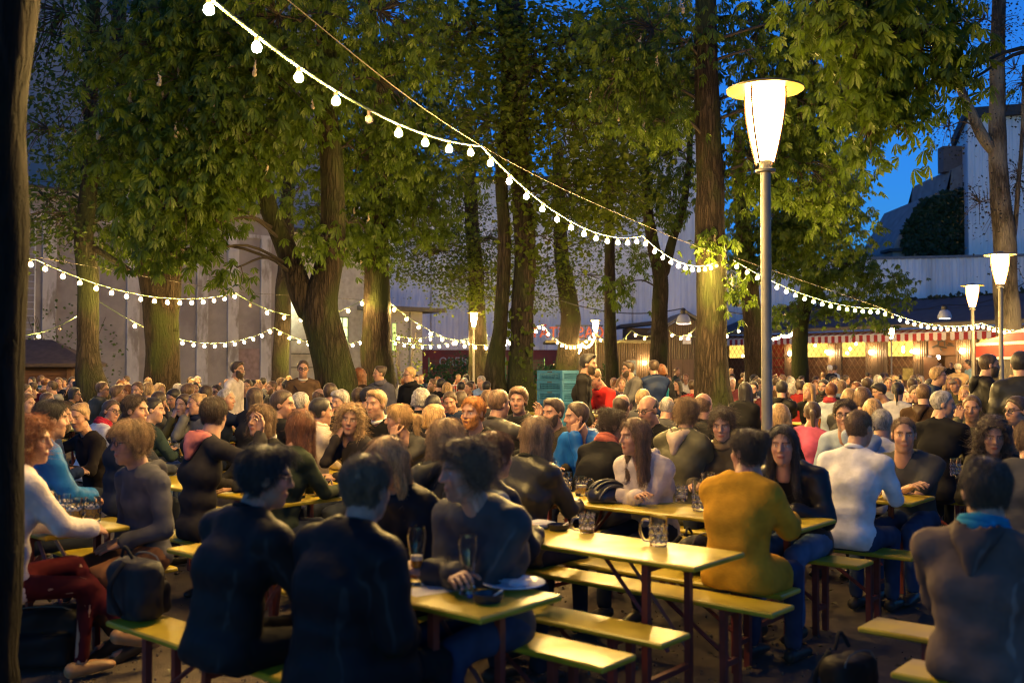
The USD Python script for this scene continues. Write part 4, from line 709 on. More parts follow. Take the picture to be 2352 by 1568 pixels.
def hair_d(style, h, thick=.012):
    """distance function of a hairdo in the head's own frame"""
    def f(P):
        x, y, z = P[..., 0], P[..., 1], P[..., 2]
        t = {'short': .014, 'crop': .006, 'bald': .005, 'shaggy': .024, 'quiff': .016, 'long': .016, 'bob': .018, 'bun': .012, 'pony': .012, 'curly': .026, 'curlylong': .028, 'updo': .014, 'fringe': .02, 'bigcurl': .030}[style]
        t = max(t, h * .55)
        skull = smin(ell_d(P, (0, -.012, .035), (.074, .094, .086)), ell_d(P, (0, .0, -.04), (.06, .06, .07)), .03) - t
        # the hairline: forehead, temples, ears, nape
        line = .062 + .02 * np.sin(x * 40) * 0 - 6.0 * x * x
        front = (y - .052) * .8 - (z - line) * .6          # >0 in front of and below the hairline
        low = -.055 if style in ('short', 'crop', 'shaggy', 'quiff', 'bun', 'pony', 'updo', 'bald', 'fringe') else -.09
        nape = (low - z) + np.clip(y + .02, 0, 1) * 1.1
        side = np.clip(y - .012, -1, 1) * .7 - (z + .002) * .5 + .0
        d = smax(skull, front, .012); d = smax(d, nape * .8, .012)
        if style in ('short', 'crop', 'shaggy', 'quiff', 'bun', 'pony', 'updo', 'bald'): d = smax(d, side * .8, .012)
        if style == 'bald': d = smax(d, (z - .052) * .9 + np.clip(y + .02, -1, 1) * .5, .012)
        if style == 'quiff': d = smin(d, ell_d(P, (0, .05, .108), (.05, .045, .02)), .03)
        if style == 'fringe':
            d = smin(d, ell_d(P, (0, .05, .075), (.07, .045, .035)), .03)
            for s in (-1, 1): d = smin(d, cone_d(P, (s * .07, .02, .04), (s * .074, .0, -.05), .02, .012), .03)
        if style == 'shaggy': d = smin(d, ell_d(P, (0, .045, .105), (.065, .05, .03)), .03)
        if style in ('bob', 'long', 'curly', 'curlylong', 'bigcurl'):
            L = {'bob': -.11, 'curly': -.08, 'long': -.34, 'curlylong': -.28, 'bigcurl': -.16}[style]; w = {'bob': .03, 'long': .03, 'curly': .04, 'curlylong': .045, 'bigcurl': .045}[style]
            for sx, y0, y1 in ((-.07, .0, .01), (.07, .0, .01), (-.05, -.06, -.06), (.05, -.06, -.06), (0, -.085, -.09)):
                d = smin(d, cone_d(P, (sx, y0, .02), (sx * (1.35 if L > -.2 else 1.25), y1, L + .04), w, w * .85), .03)
        if style == 'bun': d = smin(d, np.sqrt(((P - np.array([0, -.10, .075])) ** 2).sum(-1)) - .042, .012)
        if style == 'updo': d = smin(d, ell_d(P, (0, -.075, .085), (.06, .055, .05)), .02)
        if style == 'pony': d = smin(d, smin(cone_d(P, (0, -.10, .03), (0, -.155, .0), .022, .03), cone_d(P, (0, -.155, .0), (0, -.15, -.2), .032, .014), .02), .012)
        face = np.maximum(ell_d(P, (0, .05, -.03), (.056, .09, .095)), -(y - .03))      # keep the face free
        d = smax(d, -face, .008) if style != 'bald' else d
        amp = {'curly': .02, 'curlylong': .022, 'bigcurl': .026, 'shaggy': .012, 'updo': .01, 'quiff': .008}.get(style, .005)
        return d + (meshkit.fbm(P * (70 if amp > .015 else 60) * np.array([1, 1, .5 if amp < .015 else 1]), 2, 5) - .5) * amp * 2
    return f
_hair = {}
def hair_mesh(style, h):
    if (style, h) not in _hair:
        low = {'long': -.40, 'curlylong': -.36, 'pony': -.25, 'bigcurl': -.27, 'bob': -.17, 'curly': -.17}.get(style, -.14)
        wide = .2 if style in ('bigcurl', 'curlylong') else .16
        _hair[style, h] = surfnet(hair_d(style, h), (-wide, -.21, low), (wide, .15, .2), h)
    return _hair[style, h]

FACE_T, FACE_A = -40.5, 139.5     # seated on the far / near bench of a table: degrees, 0 = towards the camera, 90 = towards the picture's right
people = []
def person(label, px, py, Y, s=-1, head=None, hair=('short', 'dark'), top=('cloth', (.02, .02, .02)), legs=(.02, .025, .04), pose='table', fem=False, stand=False, face=None, lean=None, tilt=0.0, nod=4.0,
           beard=None, glasses=False, hood=None, scarf=None, collar=None, sleeve=1.0, skin=0, coat=False, holds=None, group=None, shoe=(.02, .018, .016), stripes=None, bagstrap=None, cap=None, snap=True, leg='sit', zip_=False, lod=None):
    """a person whose head's centre lies at the point that the figure gives at depth Y"""
    face = face if face is not None else (FACE_T if s < 0 else FACE_A); head = face if head is None else head
    if snap and not stand and Y > 9:             # onto the nearest bench of the grid of tables
        d = ray(px, py); want = -.17 if s > 0 else .62
        b = (np.array([d[0] / d[1], 1]) * Y - O) @ E2; k = round((b - want) / 1.4); Y += (want + 1.4 * k - b) / (np.array([d[0] / d[1], 1]) @ E2)
    H = at(px, py, Y)
    th = math.radians(face + 180); rel = math.radians((head - face + 180) % 360 - 180); rel = max(-1.35, min(1.35, rel))
    fdir = np.array([math.sin(math.radians(face)), -math.cos(math.radians(face))])
    sc = 1.0
    if stand:
        sc = min(max(H[2] / 1.64, .9), 1.1); a = math.radians(2 if lean is None else lean); hip = .93 * sc; Lt = (H[2] - hip) / max(math.cos(a), .3)
    else:
        hip = .565; a = math.acos(min(max((H[2] - hip) / .70, .6), 1)) if lean is None else math.radians(lean); a = max(a, .06)
        Lt = min(max((H[2] - hip) / math.cos(a), .60), .80)
    fw = math.sin(a) * Lt + .05
    root = np.array([H[0] - fdir[0] * fw, H[1] - fdir[1] * fw, 0.0])
    hz = hip + math.cos(a) * Lt
    # local frame: +x right, +y forwards
    ld = lod if lod is not None else (0 if Y < 8.6 else 1 if Y < 13.5 else 2 if Y < 22 else 3)
    hh, hb, hr = [(.0064, .021, .012), (.010, .030, .016), (.014, .042, .022), (.020, .055, .028)][ld]
    sw = .168 if fem else .195
    ud = np.array([0, math.sin(a), math.cos(a)]); fd = np.array([0, math.cos(a), -math.sin(a)])
    P0 = np.array([0, 0, hip]); N = P0 + ud * (Lt - .170); Hc = np.array([0, fw, hz])
    C = P0 + ud * (Lt - .170) * .62 - fd * .02
    SH = [N + np.array([k * sw, 0, 0]) - ud * .062 for k in (-1, 1)]
    HP = [P0 + np.array([k * .09, .02, -.01]) for k in (-1, 1)]
    if stand:
        KN = [np.array([k * .10, .05 + .03 * k, .5 * sc]) for k in (-1, 1)]; AN = [np.array([k * .11, .02 + .05 * k, .09]) for k in (-1, 1)]
    elif leg == 'cross':
        KN = [np.array([-.10, .44, .60]), np.array([.03, .46, .49])]; AN = [np.array([.16, .62, .24]), np.array([.04, .42, .09])]
    elif leg == 'tuck':
        KN = [np.array([k * .16, .42, .51]) for k in (-1, 1)]; AN = [np.array([k * .10, .14, .09]) for k in (-1, 1)]
    else:
        KN = [np.array([k * .12, .44, .53]) for k in (-1, 1)]; AN = [np.array([k * .11, .42 + .05 * k, .09]) for k in (-1, 1)]
    # arms: wrist targets
    tz, ty = .815, .40
    base = {'table': ((-.10, ty, tz), (.10, ty + .05, tz)), 'cross': ((.10, .34, tz + .01), (-.10, .37, tz + .02)), 'chin': ((-.12, ty, tz), tuple(Hc + (.05, .10, -.14))), 'chinl': (tuple(Hc + (-.05, .10, -.14)), (.12, ty, tz)),
            'drink': ((-.12, ty, tz), tuple(Hc + (.07, .19, -.10))), 'raise': ((-.12, ty, tz), (.26, .34, hz - .14)), 'lap': ((-.09, .28, .66), (.09, .28, .66)), 'brace': ((-.10, .22, .68), (.32, .02, .54)),
            'side': ((-sw - .07, .06, .80 * sc), (sw + .07, .06, .80 * sc)), 'pocket': ((-sw - .01, .10, .93 * sc), (sw + .01, .10, .93 * sc)), 'carry': ((-.17, .32, 1.08 * sc), (.17, .32, 1.08 * sc)), 'phone': ((-.03, .30, hip + .3), (.07, .30, hip + .32)), 'work': ((-.12, .42, .92), (.14, .40, .9))}[pose]
    EL, WR = [], []
    for k in (0, 1):
        W0 = np.array(base[k], float); pole = (.55 * (2 * k - 1), -.35, -.8)
        e, w = elbow(SH[k], W0, .285 * (.95 if fem else 1), .25 * (.95 if fem else 1), pole); EL.append(e); WR.append(w)
    ch, shn = math.cos(rel), math.sin(rel)           # head turn (positive = to the picture's right when facing the camera)
    Rz = np.array([[ch, -shn, 0], [shn, ch, 0], [0, 0, 1]]); nd = math.radians(-nod); Rx = np.array([[1, 0, 0], [0, math.cos(nd), -math.sin(nd)], [0, math.sin(nd), math.cos(nd)]])
    tl = math.radians(tilt); Ry = np.array([[math.cos(tl), 0, math.sin(tl)], [0, 1, 0], [-math.sin(tl), 0, math.cos(tl)]]); HR = Rz @ Ry @ Rx
    hs = (.95 if fem else 1.0) * 1.03
    root_x = thing('person', label, 'person', root, th, group); people.append((root_x, face, label))
    # --- the body: one continuous skin
    hv, hf = head_mesh(fem, hh); M = manifold3d.Manifold; HV = (hv * hs) @ HR.T + Hc
    bones = [(N + ud * .01, .05, Hc + np.array([0, -.03, -.09]), .045), (P0 + ud * .02, .075, C, .085), (C, .085, N - ud * .05, .05), (SH[0], .04, SH[1], .04), (HP[0], .075, HP[1], .075)]
    for k in (0, 1):
        bones += [(SH[k], .045, EL[k], .037), (EL[k], .036, WR[k], .026), (HP[k], .07, KN[k], .05), (KN[k], .048, AN[k], .034), (AN[k] + (0, -.02, -.04), .03, AN[k] + (0, .12, -.06), .022)]
    parts = hull_mesh(bones, _o8 if ld > 1 else None)
    for k in (0, 1):
        hd = WR[k] - EL[k]; raised = WR[k][2] > tz + .15 and not stand
        up = np.array([(1 - 2 * k) * -.6, .0, .8]) if not raised else np.array([0, 1.0, .2])
        if raised: hd = hd * .4 + np.array([0, -.08 if pose.startswith('chin') else .02, .2])
        F = frame(hd, up); hk = 'grip' if pose in ('drink', 'chin', 'chinl', 'carry') and raised else ('relaxed' if k else 'flat') if pose in ('table', 'cross', 'brace') else 'relaxed'
        A = np.eye(4)[:3]; S_ = np.diag([1 if k else -1, 1, 1]) * (.92 if fem else 1.0); A = np.hstack([F @ S_, WR[k][:, None]]); parts.append(HANDS[hk, int(ld > 1)].transform(A))
    try:
        hm = M(manifold3d.Mesh(vert_properties=HV.astype(np.float32), tri_verts=hf.astype(np.uint32)))
        if hm.is_empty(): raise ValueError
        bm = M.batch_boolean(parts + [hm], manifold3d.OpType.Add).to_mesh(); V, F_ = np.array(bm.vert_properties[:, :3], float), np.array(bm.tri_verts, int)
    except Exception:
        bm = M.batch_boolean(parts, manifold3d.OpType.Add).to_mesh(); V, F_ = cat((bm.vert_properties[:, :3], bm.tri_verts), (HV, hf))
    q = ((V - Hc) @ HR) / hs; sk = np.array(SKIN[skin] if isinstance(skin, int) else skin); Cd = np.tile(sk, (len(V), 1)); nearh = (np.abs(q) < .16).all(1)
    red = np.exp(-((np.abs(q[:, 0]) - .042) ** 2 / .0005 + (q[:, 2] + .03) ** 2 / .0005)) * (q[:, 1] > .03) * nearh; Cd *= 1 - red[:, None] * np.array([0, .16, .16])
    lip = nearh & (np.abs(q[:, 0]) < .024) & (np.abs(q[:, 2] + .0635) < .0105 * (1 - (q[:, 0] / .03) ** 2)) & (q[:, 1] > .08); Cd[lip] = sk * ([.8, .42, .42] if fem else [.82, .55, .52])
    brow = nearh & (np.abs(np.abs(q[:, 0]) - .032) < .02) & (np.abs(q[:, 2] - .029 + 2.5 * (np.abs(q[:, 0]) - .03) ** 2 * 4) < (.0042 if fem else .0058)) & (q[:, 1] > .05); hc = np.array(HC[hair[1]]); Cd[brow] = hc * .6 + sk * .12
    for k in (-1, 1):
        e = q - np.array([k * .031, .0675, .006]); r = np.sqrt((e ** 2).sum(1)); m = nearh & (r < .0138) & (e[:, 1] > .003); Cd[m & (np.abs(e[:, 2]) < .0062)] = (.42, .38, .34); Cd[m & (np.abs(e[:, 2]) >= .0062)] = sk * .78
        Cd[m & (e[:, 0] ** 2 + e[:, 2] ** 2 < .0056 ** 2)] = (.03, .02, .015)
    if beard: pass
    elif not fem:
        stub = nearh & (q[:, 2] < -.045) & (q[:, 1] > -.01) & ~lip & (q[:, 2] > -.13); Cd[stub] = Cd[stub] * .82
    if ld >= 2: obj('body', (V, F_), skin_mat(), root_x, smooth=True, color=Cd)
    else: body_smooth(root_x, V, F_, Cd)
    # --- hair
    hrs = hr if hair[0] not in ('long', 'curlylong') else hr * 1.2
    v, f = hair_mesh(hair[0], hrs); obj('hair', ((v * hs) @ HR.T + Hc, f), hair_mat(HC[hair[1]]), root_x, smooth=True)
    if ld == 0: hair_strands(root_x, hair, v, f, hs, HR, Hc, px)
    if beard:
        key = ('beard', ld)
        if key not in _hair: _hair[key] = surfnet(lambda P: smax(smax(smax(head_d(P, False, False, False) - max(.009, hh * .9), (P[..., 2] + .036 - np.clip(np.abs(P[..., 0]) - .035, 0, 1) * .9), .008), -(P[..., 1] + .0) * .9, .01), -np.maximum(np.abs(P[..., 2] + .064) - .008, np.abs(P[..., 0]) - .02), .004) + (meshkit.fbm(P * 80, 2, 3) - .5) * .006, (-.1, -.03, -.16), (.1, .14, 0), max(hh * 1.5, .006))
        v, f = _hair[key]; obj('beard', ((v * hs) @ HR.T + Hc, f), hair_mat(HC[beard]), root_x, smooth=True)
    if glasses and ld < 3:
        gm = []
        for k in (-1, 1):
            an = np.linspace(0, 2 * np.pi, 13); gm.append(tube(np.stack([k * .032 + .022 * np.cos(an), np.full(13, .096) - .25 * (.022 * np.cos(an) * k + .0) ** 1 * .3, .006 + .017 * np.sin(an)], 1), .0026 + .0008 * ld, 5))
            gm.append(tube([(k * .054, .092, .01), (k * .078, .05, .012), (k * .08, -.005, .008)], .0024 + .0008 * ld, 5))
        gm.append(tube([(-.01, .1, .01), (.01, .1, .01)], .0024 + .0008 * ld, 5)); v, f = cat(*gm); obj('glasses', ((v * hs) @ HR.T + Hc, f), plain('glasses_frame', (.012, .011, .01), .35), root_x, smooth=True)
    # --- clothes
    kind, col = top; th_ = {'cloth': .006, 'knit': .016, 'leather': .015, 'shell': .018, 'denim': .012}[kind] + (.008 if coat else 0)
    b = 1.0 if not fem else .92
    def tops(P):
        k_ = .05; wz = .06 * b
        d = smin(cone_d(P, P0 + (-wz, .0, .0), P0 + (wz, .0, .0), .112 + th_, .112 + th_), cone_d(P, (P0 + C) / 2 + (-.055 * b, -.0, 0), (P0 + C) / 2 + (.055 * b, 0, 0), .098 + th_, .098 + th_), .07)
        d = smin(d, cone_d(P, C + (-.075 * b, .0, 0), C + (.075 * b, .0, 0), .106 + th_, .106 + th_), .07)
        if fem: d = smin(d, smin(cone_d(P, C + (-.07, .075, .02), C + (-.07, .07, .03), .05 + th_, .045 + th_), cone_d(P, C + (.07, .075, .02), C + (.07, .07, .03), .05 + th_, .045 + th_), .03), .04)
        for k in (0, 1):
            x = 2 * k - 1
            d = smin(d, cone_d(P, N + np.array([x * .04, -.015, 0]) - ud * .004, SH[k] + np.array([-x * .015, -.005, 0]), .055 + th_, .062 + th_), .05)
            d = smin(d, cone_d(P, C + np.array([x * .05, 0, 0]), N + np.array([x * .045, .015, 0]) - ud * .05, .10 * b + th_, .075 * b + th_), .05)
            if sleeve >= .99: d = smin(d, smin(cone_d(P, SH[k], EL[k], .058 * b + th_, .047 * b + th_), cone_d(P, EL[k], WR[k] - (WR[k] - EL[k]) * .06, .046 * b + th_, .034 * b + th_), .012), .035)
            elif sleeve > .5: d = smin(d, smin(cone_d(P, SH[k], EL[k], .058 * b + th_, .047 * b + th_), cone_d(P, EL[k], EL[k] + (WR[k] - EL[k]) * .25, .047 * b + th_, .045 * b + th_), .012), .035)
            else: d = smin(d, cone_d(P, SH[k], SH[k] + (EL[k] - SH[k]) * .62, .062 * b + th_, .062 * b + th_), .035)
        if coat:
            for k in (0, 1): d = smin(d, cone_d(P, HP[k], HP[k] + (KN[k] - HP[k]) * (.45 if not stand else .6), .10 + th_, .092 + th_), .05)
        q_ = P @ ud - (P0 - ud * (.10 if stand else .085)) @ ud
        d = smax(d, -q_, .012)
        nk = cone_d(P, N - ud * .005 + fd * .02, N + ud * .16, .05 * b, .064 * b); d = smax(d, -nk, .012)
        wr = meshkit.fbm((P + (meshkit.noise(P * 6.)[..., None] - .5) * .12) * np.array([7., 7., 15.]), 2, int(px) % 97) - .5
        if ld < 2 and kind != 'cloth':
            hem = np.exp(-((q_ - .025) / .022) ** 2) * .008; d = d - hem
        if ld < 2 and sleeve >= .99:
            for k in (0, 1): d = np.minimum(d, cone_d(P, WR[k] + (EL[k] - WR[k]) * .08, WR[k] + (EL[k] - WR[k]) * .24, .043 * b + th_, .046 * b + th_))
        return d + wr * (.026 if kind != 'knit' else .016)
    pts = np.vstack([P0[None], C[None], N[None], SH, EL, WR, HP] + ([KN] if coat else [])); lo, hi = pts.min(0) - .21, pts.max(0) + .2
    v, f = surfnet(tops, lo, hi, hb)
    nm = {'cloth': 'shirt', 'knit': 'sweater', 'leather': 'jacket', 'shell': 'jacket', 'denim': 'jacket'}[kind] if not coat else 'coat'
    if hood is not None and nm == 'shirt': nm = 'hoodie'
    m_top = cloth_mat(col, kind)
    if stripes:
        c1, c2, fr = stripes; m_top = mat('striped_' + '_'.join(str(int(100 * x)) for x in (*c1, *c2)), {'t': ('texture_coordinate', {}), 's': ('separate_xyz', {}), 'm': ('math', {'math_type': 'multiply', 'value2': fr}), 'sn': ('math', {'math_type': 'sine'}), 'r': ('rgb_ramp', {'ramp': [(.0, c1), (.48, c1), (.52, c2), (1, c2)]}), 'ad': ('math', {'math_type': 'multiply_add', 'value2': .5, 'value3': .5}), 'p': ('principled_bsdf', {'roughness': .85})},
                                            [('t.object', 's.vector'), ('s.z', 'm.value1'), ('m.value', 'sn.value1'), ('sn.value', 'ad.value1'), ('ad.value', 'r.fac'), ('r.color', 'p.base_color')], surface='p.BSDF')
    obj(nm, (v, f), m_top, root_x, smooth=True)
    def ring(cz, rad, tub, back=0.0, dy=0.0, front=0.0):
        an = np.linspace(0, 2 * np.pi, 25); c0 = N + ud * cz + fd * dy
        p = c0 + np.stack([rad * np.cos(an), 0 * an, 0 * an], 1) + np.outer(rad * np.sin(an), fd) + np.outer(np.where(np.sin(an) < 0, back * -np.sin(an), -front * np.sin(an)), ud)
        v, f = tube(p, tub, 8 if ld < 2 else 6, cap=False)
        return v + (meshkit.fbm(v * 22, 2, 4) - .5)[:, None] * tub * .5 * np.array([1, 1, 1.2]), f
    if hood is not None:
        def hd_(P):
            d = 9.0; rr = .094
            for i in range(10):
                a0, a1 = math.pi * (-.12 + i * .124 + 1), math.pi * (-.12 + (i + 1) * .124 + 1)
                g = lambda an: N + ud * (-.004 + .05 * max(-math.sin(an), -.4)) + np.array([rr * math.cos(an), 0, 0]) + fd * (rr * math.sin(an) + .012)
                d = np.minimum(d, cone_d(P, g(a0), g(a1), .027, .027)) if i == 0 else smin(d, cone_d(P, g(a0), g(a1), .027, .027), .02)
            d = smin(d, cone_d(P, N - fd * .10 - ud * .0 + np.array([-.045, 0, 0]), N - fd * .10 - ud * .0 + np.array([.045, 0, 0]), .04, .04), .04)
            d = smin(d, cone_d(P, N - fd * .115 - ud * .05, N - fd * .125 - ud * .13, .05, .028), .05)
            d = smax(d, -cone_d(P, N - fd * .05 + ud * .03, N - fd * .06 + ud * .2, .062, .08), .012)
            return d + (meshkit.fbm(P * 16, 3, 9) - .5) * .018
        v, f = surfnet(hd_, N - .26, N + .24, hb * .8); obj('hood', (v, f), cloth_mat(hood[1], hood[0]) if hood[1] else m_top, root_x, smooth=True)
    if scarf is not None:
        v, f = cat(ring(.02, .075, .034, .02, .012), ring(.055, .07, .026, .015, .012, .01)); obj('scarf', (v, f), cloth_mat(scarf, 'knit'), root_x, smooth=True)
    if collar is None and kind in ('shell', 'leather', 'denim') and hood is None and scarf is None: collar = tuple(c * .8 for c in col)
    if collar is not None:
        v, f = ring(.02, .068, .017, .03, .006, .015); obj('collar', (v, f), cloth_mat(collar), root_x, smooth=True)
    if cap is not None:
        v, f = surfnet(lambda P: np.minimum(smax(ell_d(P, (0, -.012, .045), (.082, .102, .092)), .03 - P[..., 2], .01), ell_d(P, (0, .10, .045), (.06, .06, .008))), (-.1, -.13, .01), (.1, .18, .16), hr * .8); obj('cap', ((v * hs) @ HR.T + Hc, f), cloth_mat(cap), root_x, smooth=True)
    def lows(P):
        lg = .84 if leg == 'cross' else 1.0; d = cone_d(P, HP[0], HP[1], .098 * b, .098 * b)
        for k in (0, 1): d = smin(d, smin(cone_d(P, HP[k], KN[k], .092 * lg, .066 * lg), cone_d(P, KN[k], AN[k], .063 * lg, .05 * lg), .02), .03)
        return smax(d, .07 - P[..., 2], .01) + (meshkit.fbm(P * 11, 2, 6) - .5) * .016
    pts = np.vstack([HP, KN, AN]); v, f = surfnet(lows, pts.min(0) - .14, pts.max(0) + .14, hb * 1.7); obj('trousers' if leg != 'cross' else 'tights', (v, f), cloth_mat(legs, 'denim' if leg != 'cross' else 'cloth'), root_x, smooth=True)
    for k in (0, 1):
        fwd = AN[k] - KN[k]; toe = np.array([0, 1, 0]) if abs(fwd[1]) < .15 or leg == 'sit' or stand else np.array([fwd[0] * .6, .8, -.25]); toe = toe / np.linalg.norm(toe)
        dz = np.array([0, 0, -.045])
        sh = manifold3d.Manifold.hull_points(np.vstack([AN[k] + dz - toe * .05 + _oct * (.042, .042, .045), AN[k] + dz + toe * .07 + _oct * (.046, .046, .038), AN[k] + dz + toe * .16 + (0, 0, -.012) + _oct * (.04, .04, .026)]))
        obj('shoe', sh, cloth_mat(shoe, 'leather'), root_x, smooth=40)
    if bagstrap is not None:
        v, f = tube([SH[1] + ud * .07, C + fd * .16 + np.array([.03, 0, 0]), P0 + fd * .14 + np.array([-.16, 0, 0])], .014, 6); obj('bag_strap', (v, f), cloth_mat(bagstrap), root_x, smooth=True)
    c, s_ = math.cos(th), math.sin(th); G = lambda p: root + np.array([c * p[0] - s_ * p[1], s_ * p[0] + c * p[1], p[2]])
    return dict(root=root, th=th, wrist=[G(w) for w in WR], head=G(Hc), local=dict(N=N, C=C, P0=P0, ud=ud, fd=fd), G=G)
def body_smooth(parent, V, F, Cd):
    m = trimesh.Trimesh(V, F, process=False); m = trimesh.graph.smooth_shade(m, angle=math.radians(60), facet_minarea=None)
    t = cKDTree(V); _, i = t.query(m.vertices); return obj('body', m, skin_mat(), parent, smooth=True, color=Cd[i])

def hair_strands(parent, hair, v, f, hs, HR, Hc, seed):
    """single strands that lie on and stray from the combed mass"""
    rng = np.random.default_rng(int(seed) + 3); m = trimesh.Trimesh(v, f, process=False); n = 3200; P, fi = trimesh.sample.sample_surface(m, n, seed=int(seed) + 9); Nn = m.face_normals[fi]
    curly = hair[0] in ('curly', 'bigcurl', 'curlylong', 'updo', 'shaggy'); L = rng.uniform(.02, .05, n) * (.8 if hair[0] in ('crop', 'short', 'bald') else 1.5)
    if hair[0] in ('crop', 'bald'): L *= .35
    g = P - np.array([0, -.03, .15]); g = g / (np.linalg.norm(g, axis=1, keepdims=True) + 1e-9) + np.array([0, 0, -.9]) + rng.normal(0, .8 if curly else .22, (n, 3)); t = g - Nn * (g * Nn).sum(1, keepdims=True); t /= np.linalg.norm(t, axis=1, keepdims=True) + 1e-9
    lift = rng.uniform(.0002, .003, n) + (rng.random(n) < .10) * rng.uniform(.002, .009, n); c = np.cross(t, Nn) * rng.normal(0, .18 if not curly else .5, (n, 1))
    pts = np.stack([P - Nn * .002, P + (t + c * .3) * (L * .33)[:, None] + Nn * lift[:, None], P + (t + c) * (L * .67)[:, None] + Nn * (lift * 1.2)[:, None] + np.array([0, 0, -.002]), P + (t + c * 1.6) * L[:, None] + Nn * (lift * (.3 if not curly else 1.2) - (0 if curly else .002))[:, None] + np.array([0, 0, -.004])], 1)
    pts = (pts * hs) @ HR.T + Hc; cv = UsdGeom.BasisCurves.Define(stage, path_for('hair_strands', parent)); cv.CreateTypeAttr('linear'); cv.CreatePointsAttr(Vt.Vec3fArray.FromNumpy(pts.reshape(-1, 3).astype(np.float32))); cv.CreateCurveVertexCountsAttr(Vt.IntArray.FromNumpy(np.full(n, 4, np.int32)))
    cv.CreateWidthsAttr(Vt.FloatArray.FromNumpy(np.tile(np.array([.0016, .0016, .0013, .0006], np.float32), n))); cv.SetWidthsInterpolation('vertex'); UsdShade.MaterialBindingAPI.Apply(cv.GetPrim()).Bind(hair_mat(HC[hair[1]])); tag(cv, kind='stuff')
# ---------------------------------------------------------------- lamps
M_pole = plain('galvanised', (.20, .19, .17), .5, .15, 8.0, metal=.4); M_cap = plain('cap_yellow', (.16, .11, .02), .4, .1); M_ribs = plain('lamp_rib', (.09, .028, .006), .4, .1)
M_shade = mat('lamp_shade', {'e': ('emission', {'color': (1.0, .61, .18), 'strength': LAMP_E})}, [], surface='e.emission')
M_shade_near = M_shade
def lamp_post(name, label, px, py_top, Y, ribs=4):
    top = at(px, py_top, Y); H = top[2]; s = H / 3.9 if 3.2 < H < 4.6 else 1
    t = thing(name, label, 'street lamp', (top[0], top[1], 0), .4)
    obj('base', lathe([(0, 0), (.11, 0), (.11, .25), (.07, .32), (0, .32)], 16), M_pole, t, smooth=40)
    obj('pole', tube([(0, 0, .3), (0, 0, H - 2.0), (0, 0, H - .66)], (.044, .041, .040), 18), M_pole, t, smooth=40)
    obj('collar', lathe([(0, H - .69), (.075, H - .685), (.078, H - .665), (.045, H - .655), (.045, H - .62), (.06, H - .60), (0, H - .60)], 20), M_pole, t, smooth=40)
    prof = [(0, H - .60), (.065, H - .60)] + [(.065 + .083 * math.sin(math.pi / 2 * k / 7) ** .9, H - .60 + .54 * k / 7) for k in range(1, 8)] + [(0, H - .055)]
    obj('shade', lathe(prof, 28), M_shade, t, smooth=50)
    obj('cap', lathe([(0, H - .05), (.16, H - .05), (.295, H - .045), (.30, H - .032), (.27, H - .02), (.10, H + .0), (.04, H + .03), (0, H + .035)], 40), M_cap, t, smooth=40)
    for k in range(ribs):
        a = k * 2 * math.pi / ribs + .35; r = lambda z: .082 + .105 * math.sin(math.pi * .5 * min(z, 1)) - .02 * max(z - .8, 0)
        obj('rib', tube([(math.cos(a) * r(z), math.sin(a) * r(z), H - .62 + .575 * z) for z in np.linspace(0, 1, 9)], .0085, 6), M_ribs, t, smooth=True)
    return t
for i, (px, py, Y, lb) in enumerate(((1757, 196, 7.75, 'tall near street lamp with yellow disc cap and glowing conical shade'), (2297, 581, 19.3, 'street lamp in front of the plane tree at the right edge'), (2233, 653, 26.8, 'street lamp just left of the plane tree lamp'),
                                     (1088, 716, 40.0, 'glowing street lamp among yellow leaves left of the ivy trunk'), (1368, 734, 47.0, 'glowing street lamp in front of the slatted shed'), (2047, 752, 54.0, 'small glowing street lamp before the lattice windows'))):
    lamp_post('street_lamp', lb, px, py, Y)
# two bell lamps on the overhead wire
def bell_lamp(label, px, py, Y):
    p = at(px, py, Y); t = thing('bell_lamp', label, 'lamp', p)
    obj('shade', lathe([(0, -.02), (.28, -.03), (.30, .0), (.29, .10), (.22, .28), (.12, .36), (0, .37)], 20), plain('enamel', (.30, .33, .38), .25, .08), t, smooth=40); obj('neck', lathe([(0, .37), (.12, .37), (.13, .5), (.06, .6), (0, .62)], 12), M_dark, t)
    obj('lens', lathe([(0, -.05), (.2, -.04), (.24, -.032), (0, -.031)], 16), glow('bell_lens', (1.0, .75, .65), 3.0), t); return p + [0, 0, .6]
b0 = bell_lamp('bell-shaped enamel lamp on the overhead wire above the gabled cabin', 1570, 742, 40); b1 = bell_lamp('bell-shaped enamel lamp on the overhead wire above the restaurant roof', 2170, 730, 44)
def wire_thing(label, pts, sag, r=.012, m=None):
    t = thing('overhead_wire', label, 'wire'); 
    for a, b in zip(pts[:-1], pts[1:]):
        u = np.linspace(0, 1, 14)[:, None]; p = a + (b - a) * u; p[:, 2] -= sag * 4 * u[:, 0] * (1 - u[:, 0]); obj('wire', tube(p, r, 4), m or M_dark, t)
wire_thing('dark overhead wire that carries both bell lamps', [at(1290, 690, 40), b0, at(1665, 715, 40), at(1950, 690, 42), b1, at(2352, 650, 44)], .35, .022)
wire_thing('thin wire over the low white wall to the right edge', [at(1960, 700, 46), at(2352, 690, 52)], .3, .015)

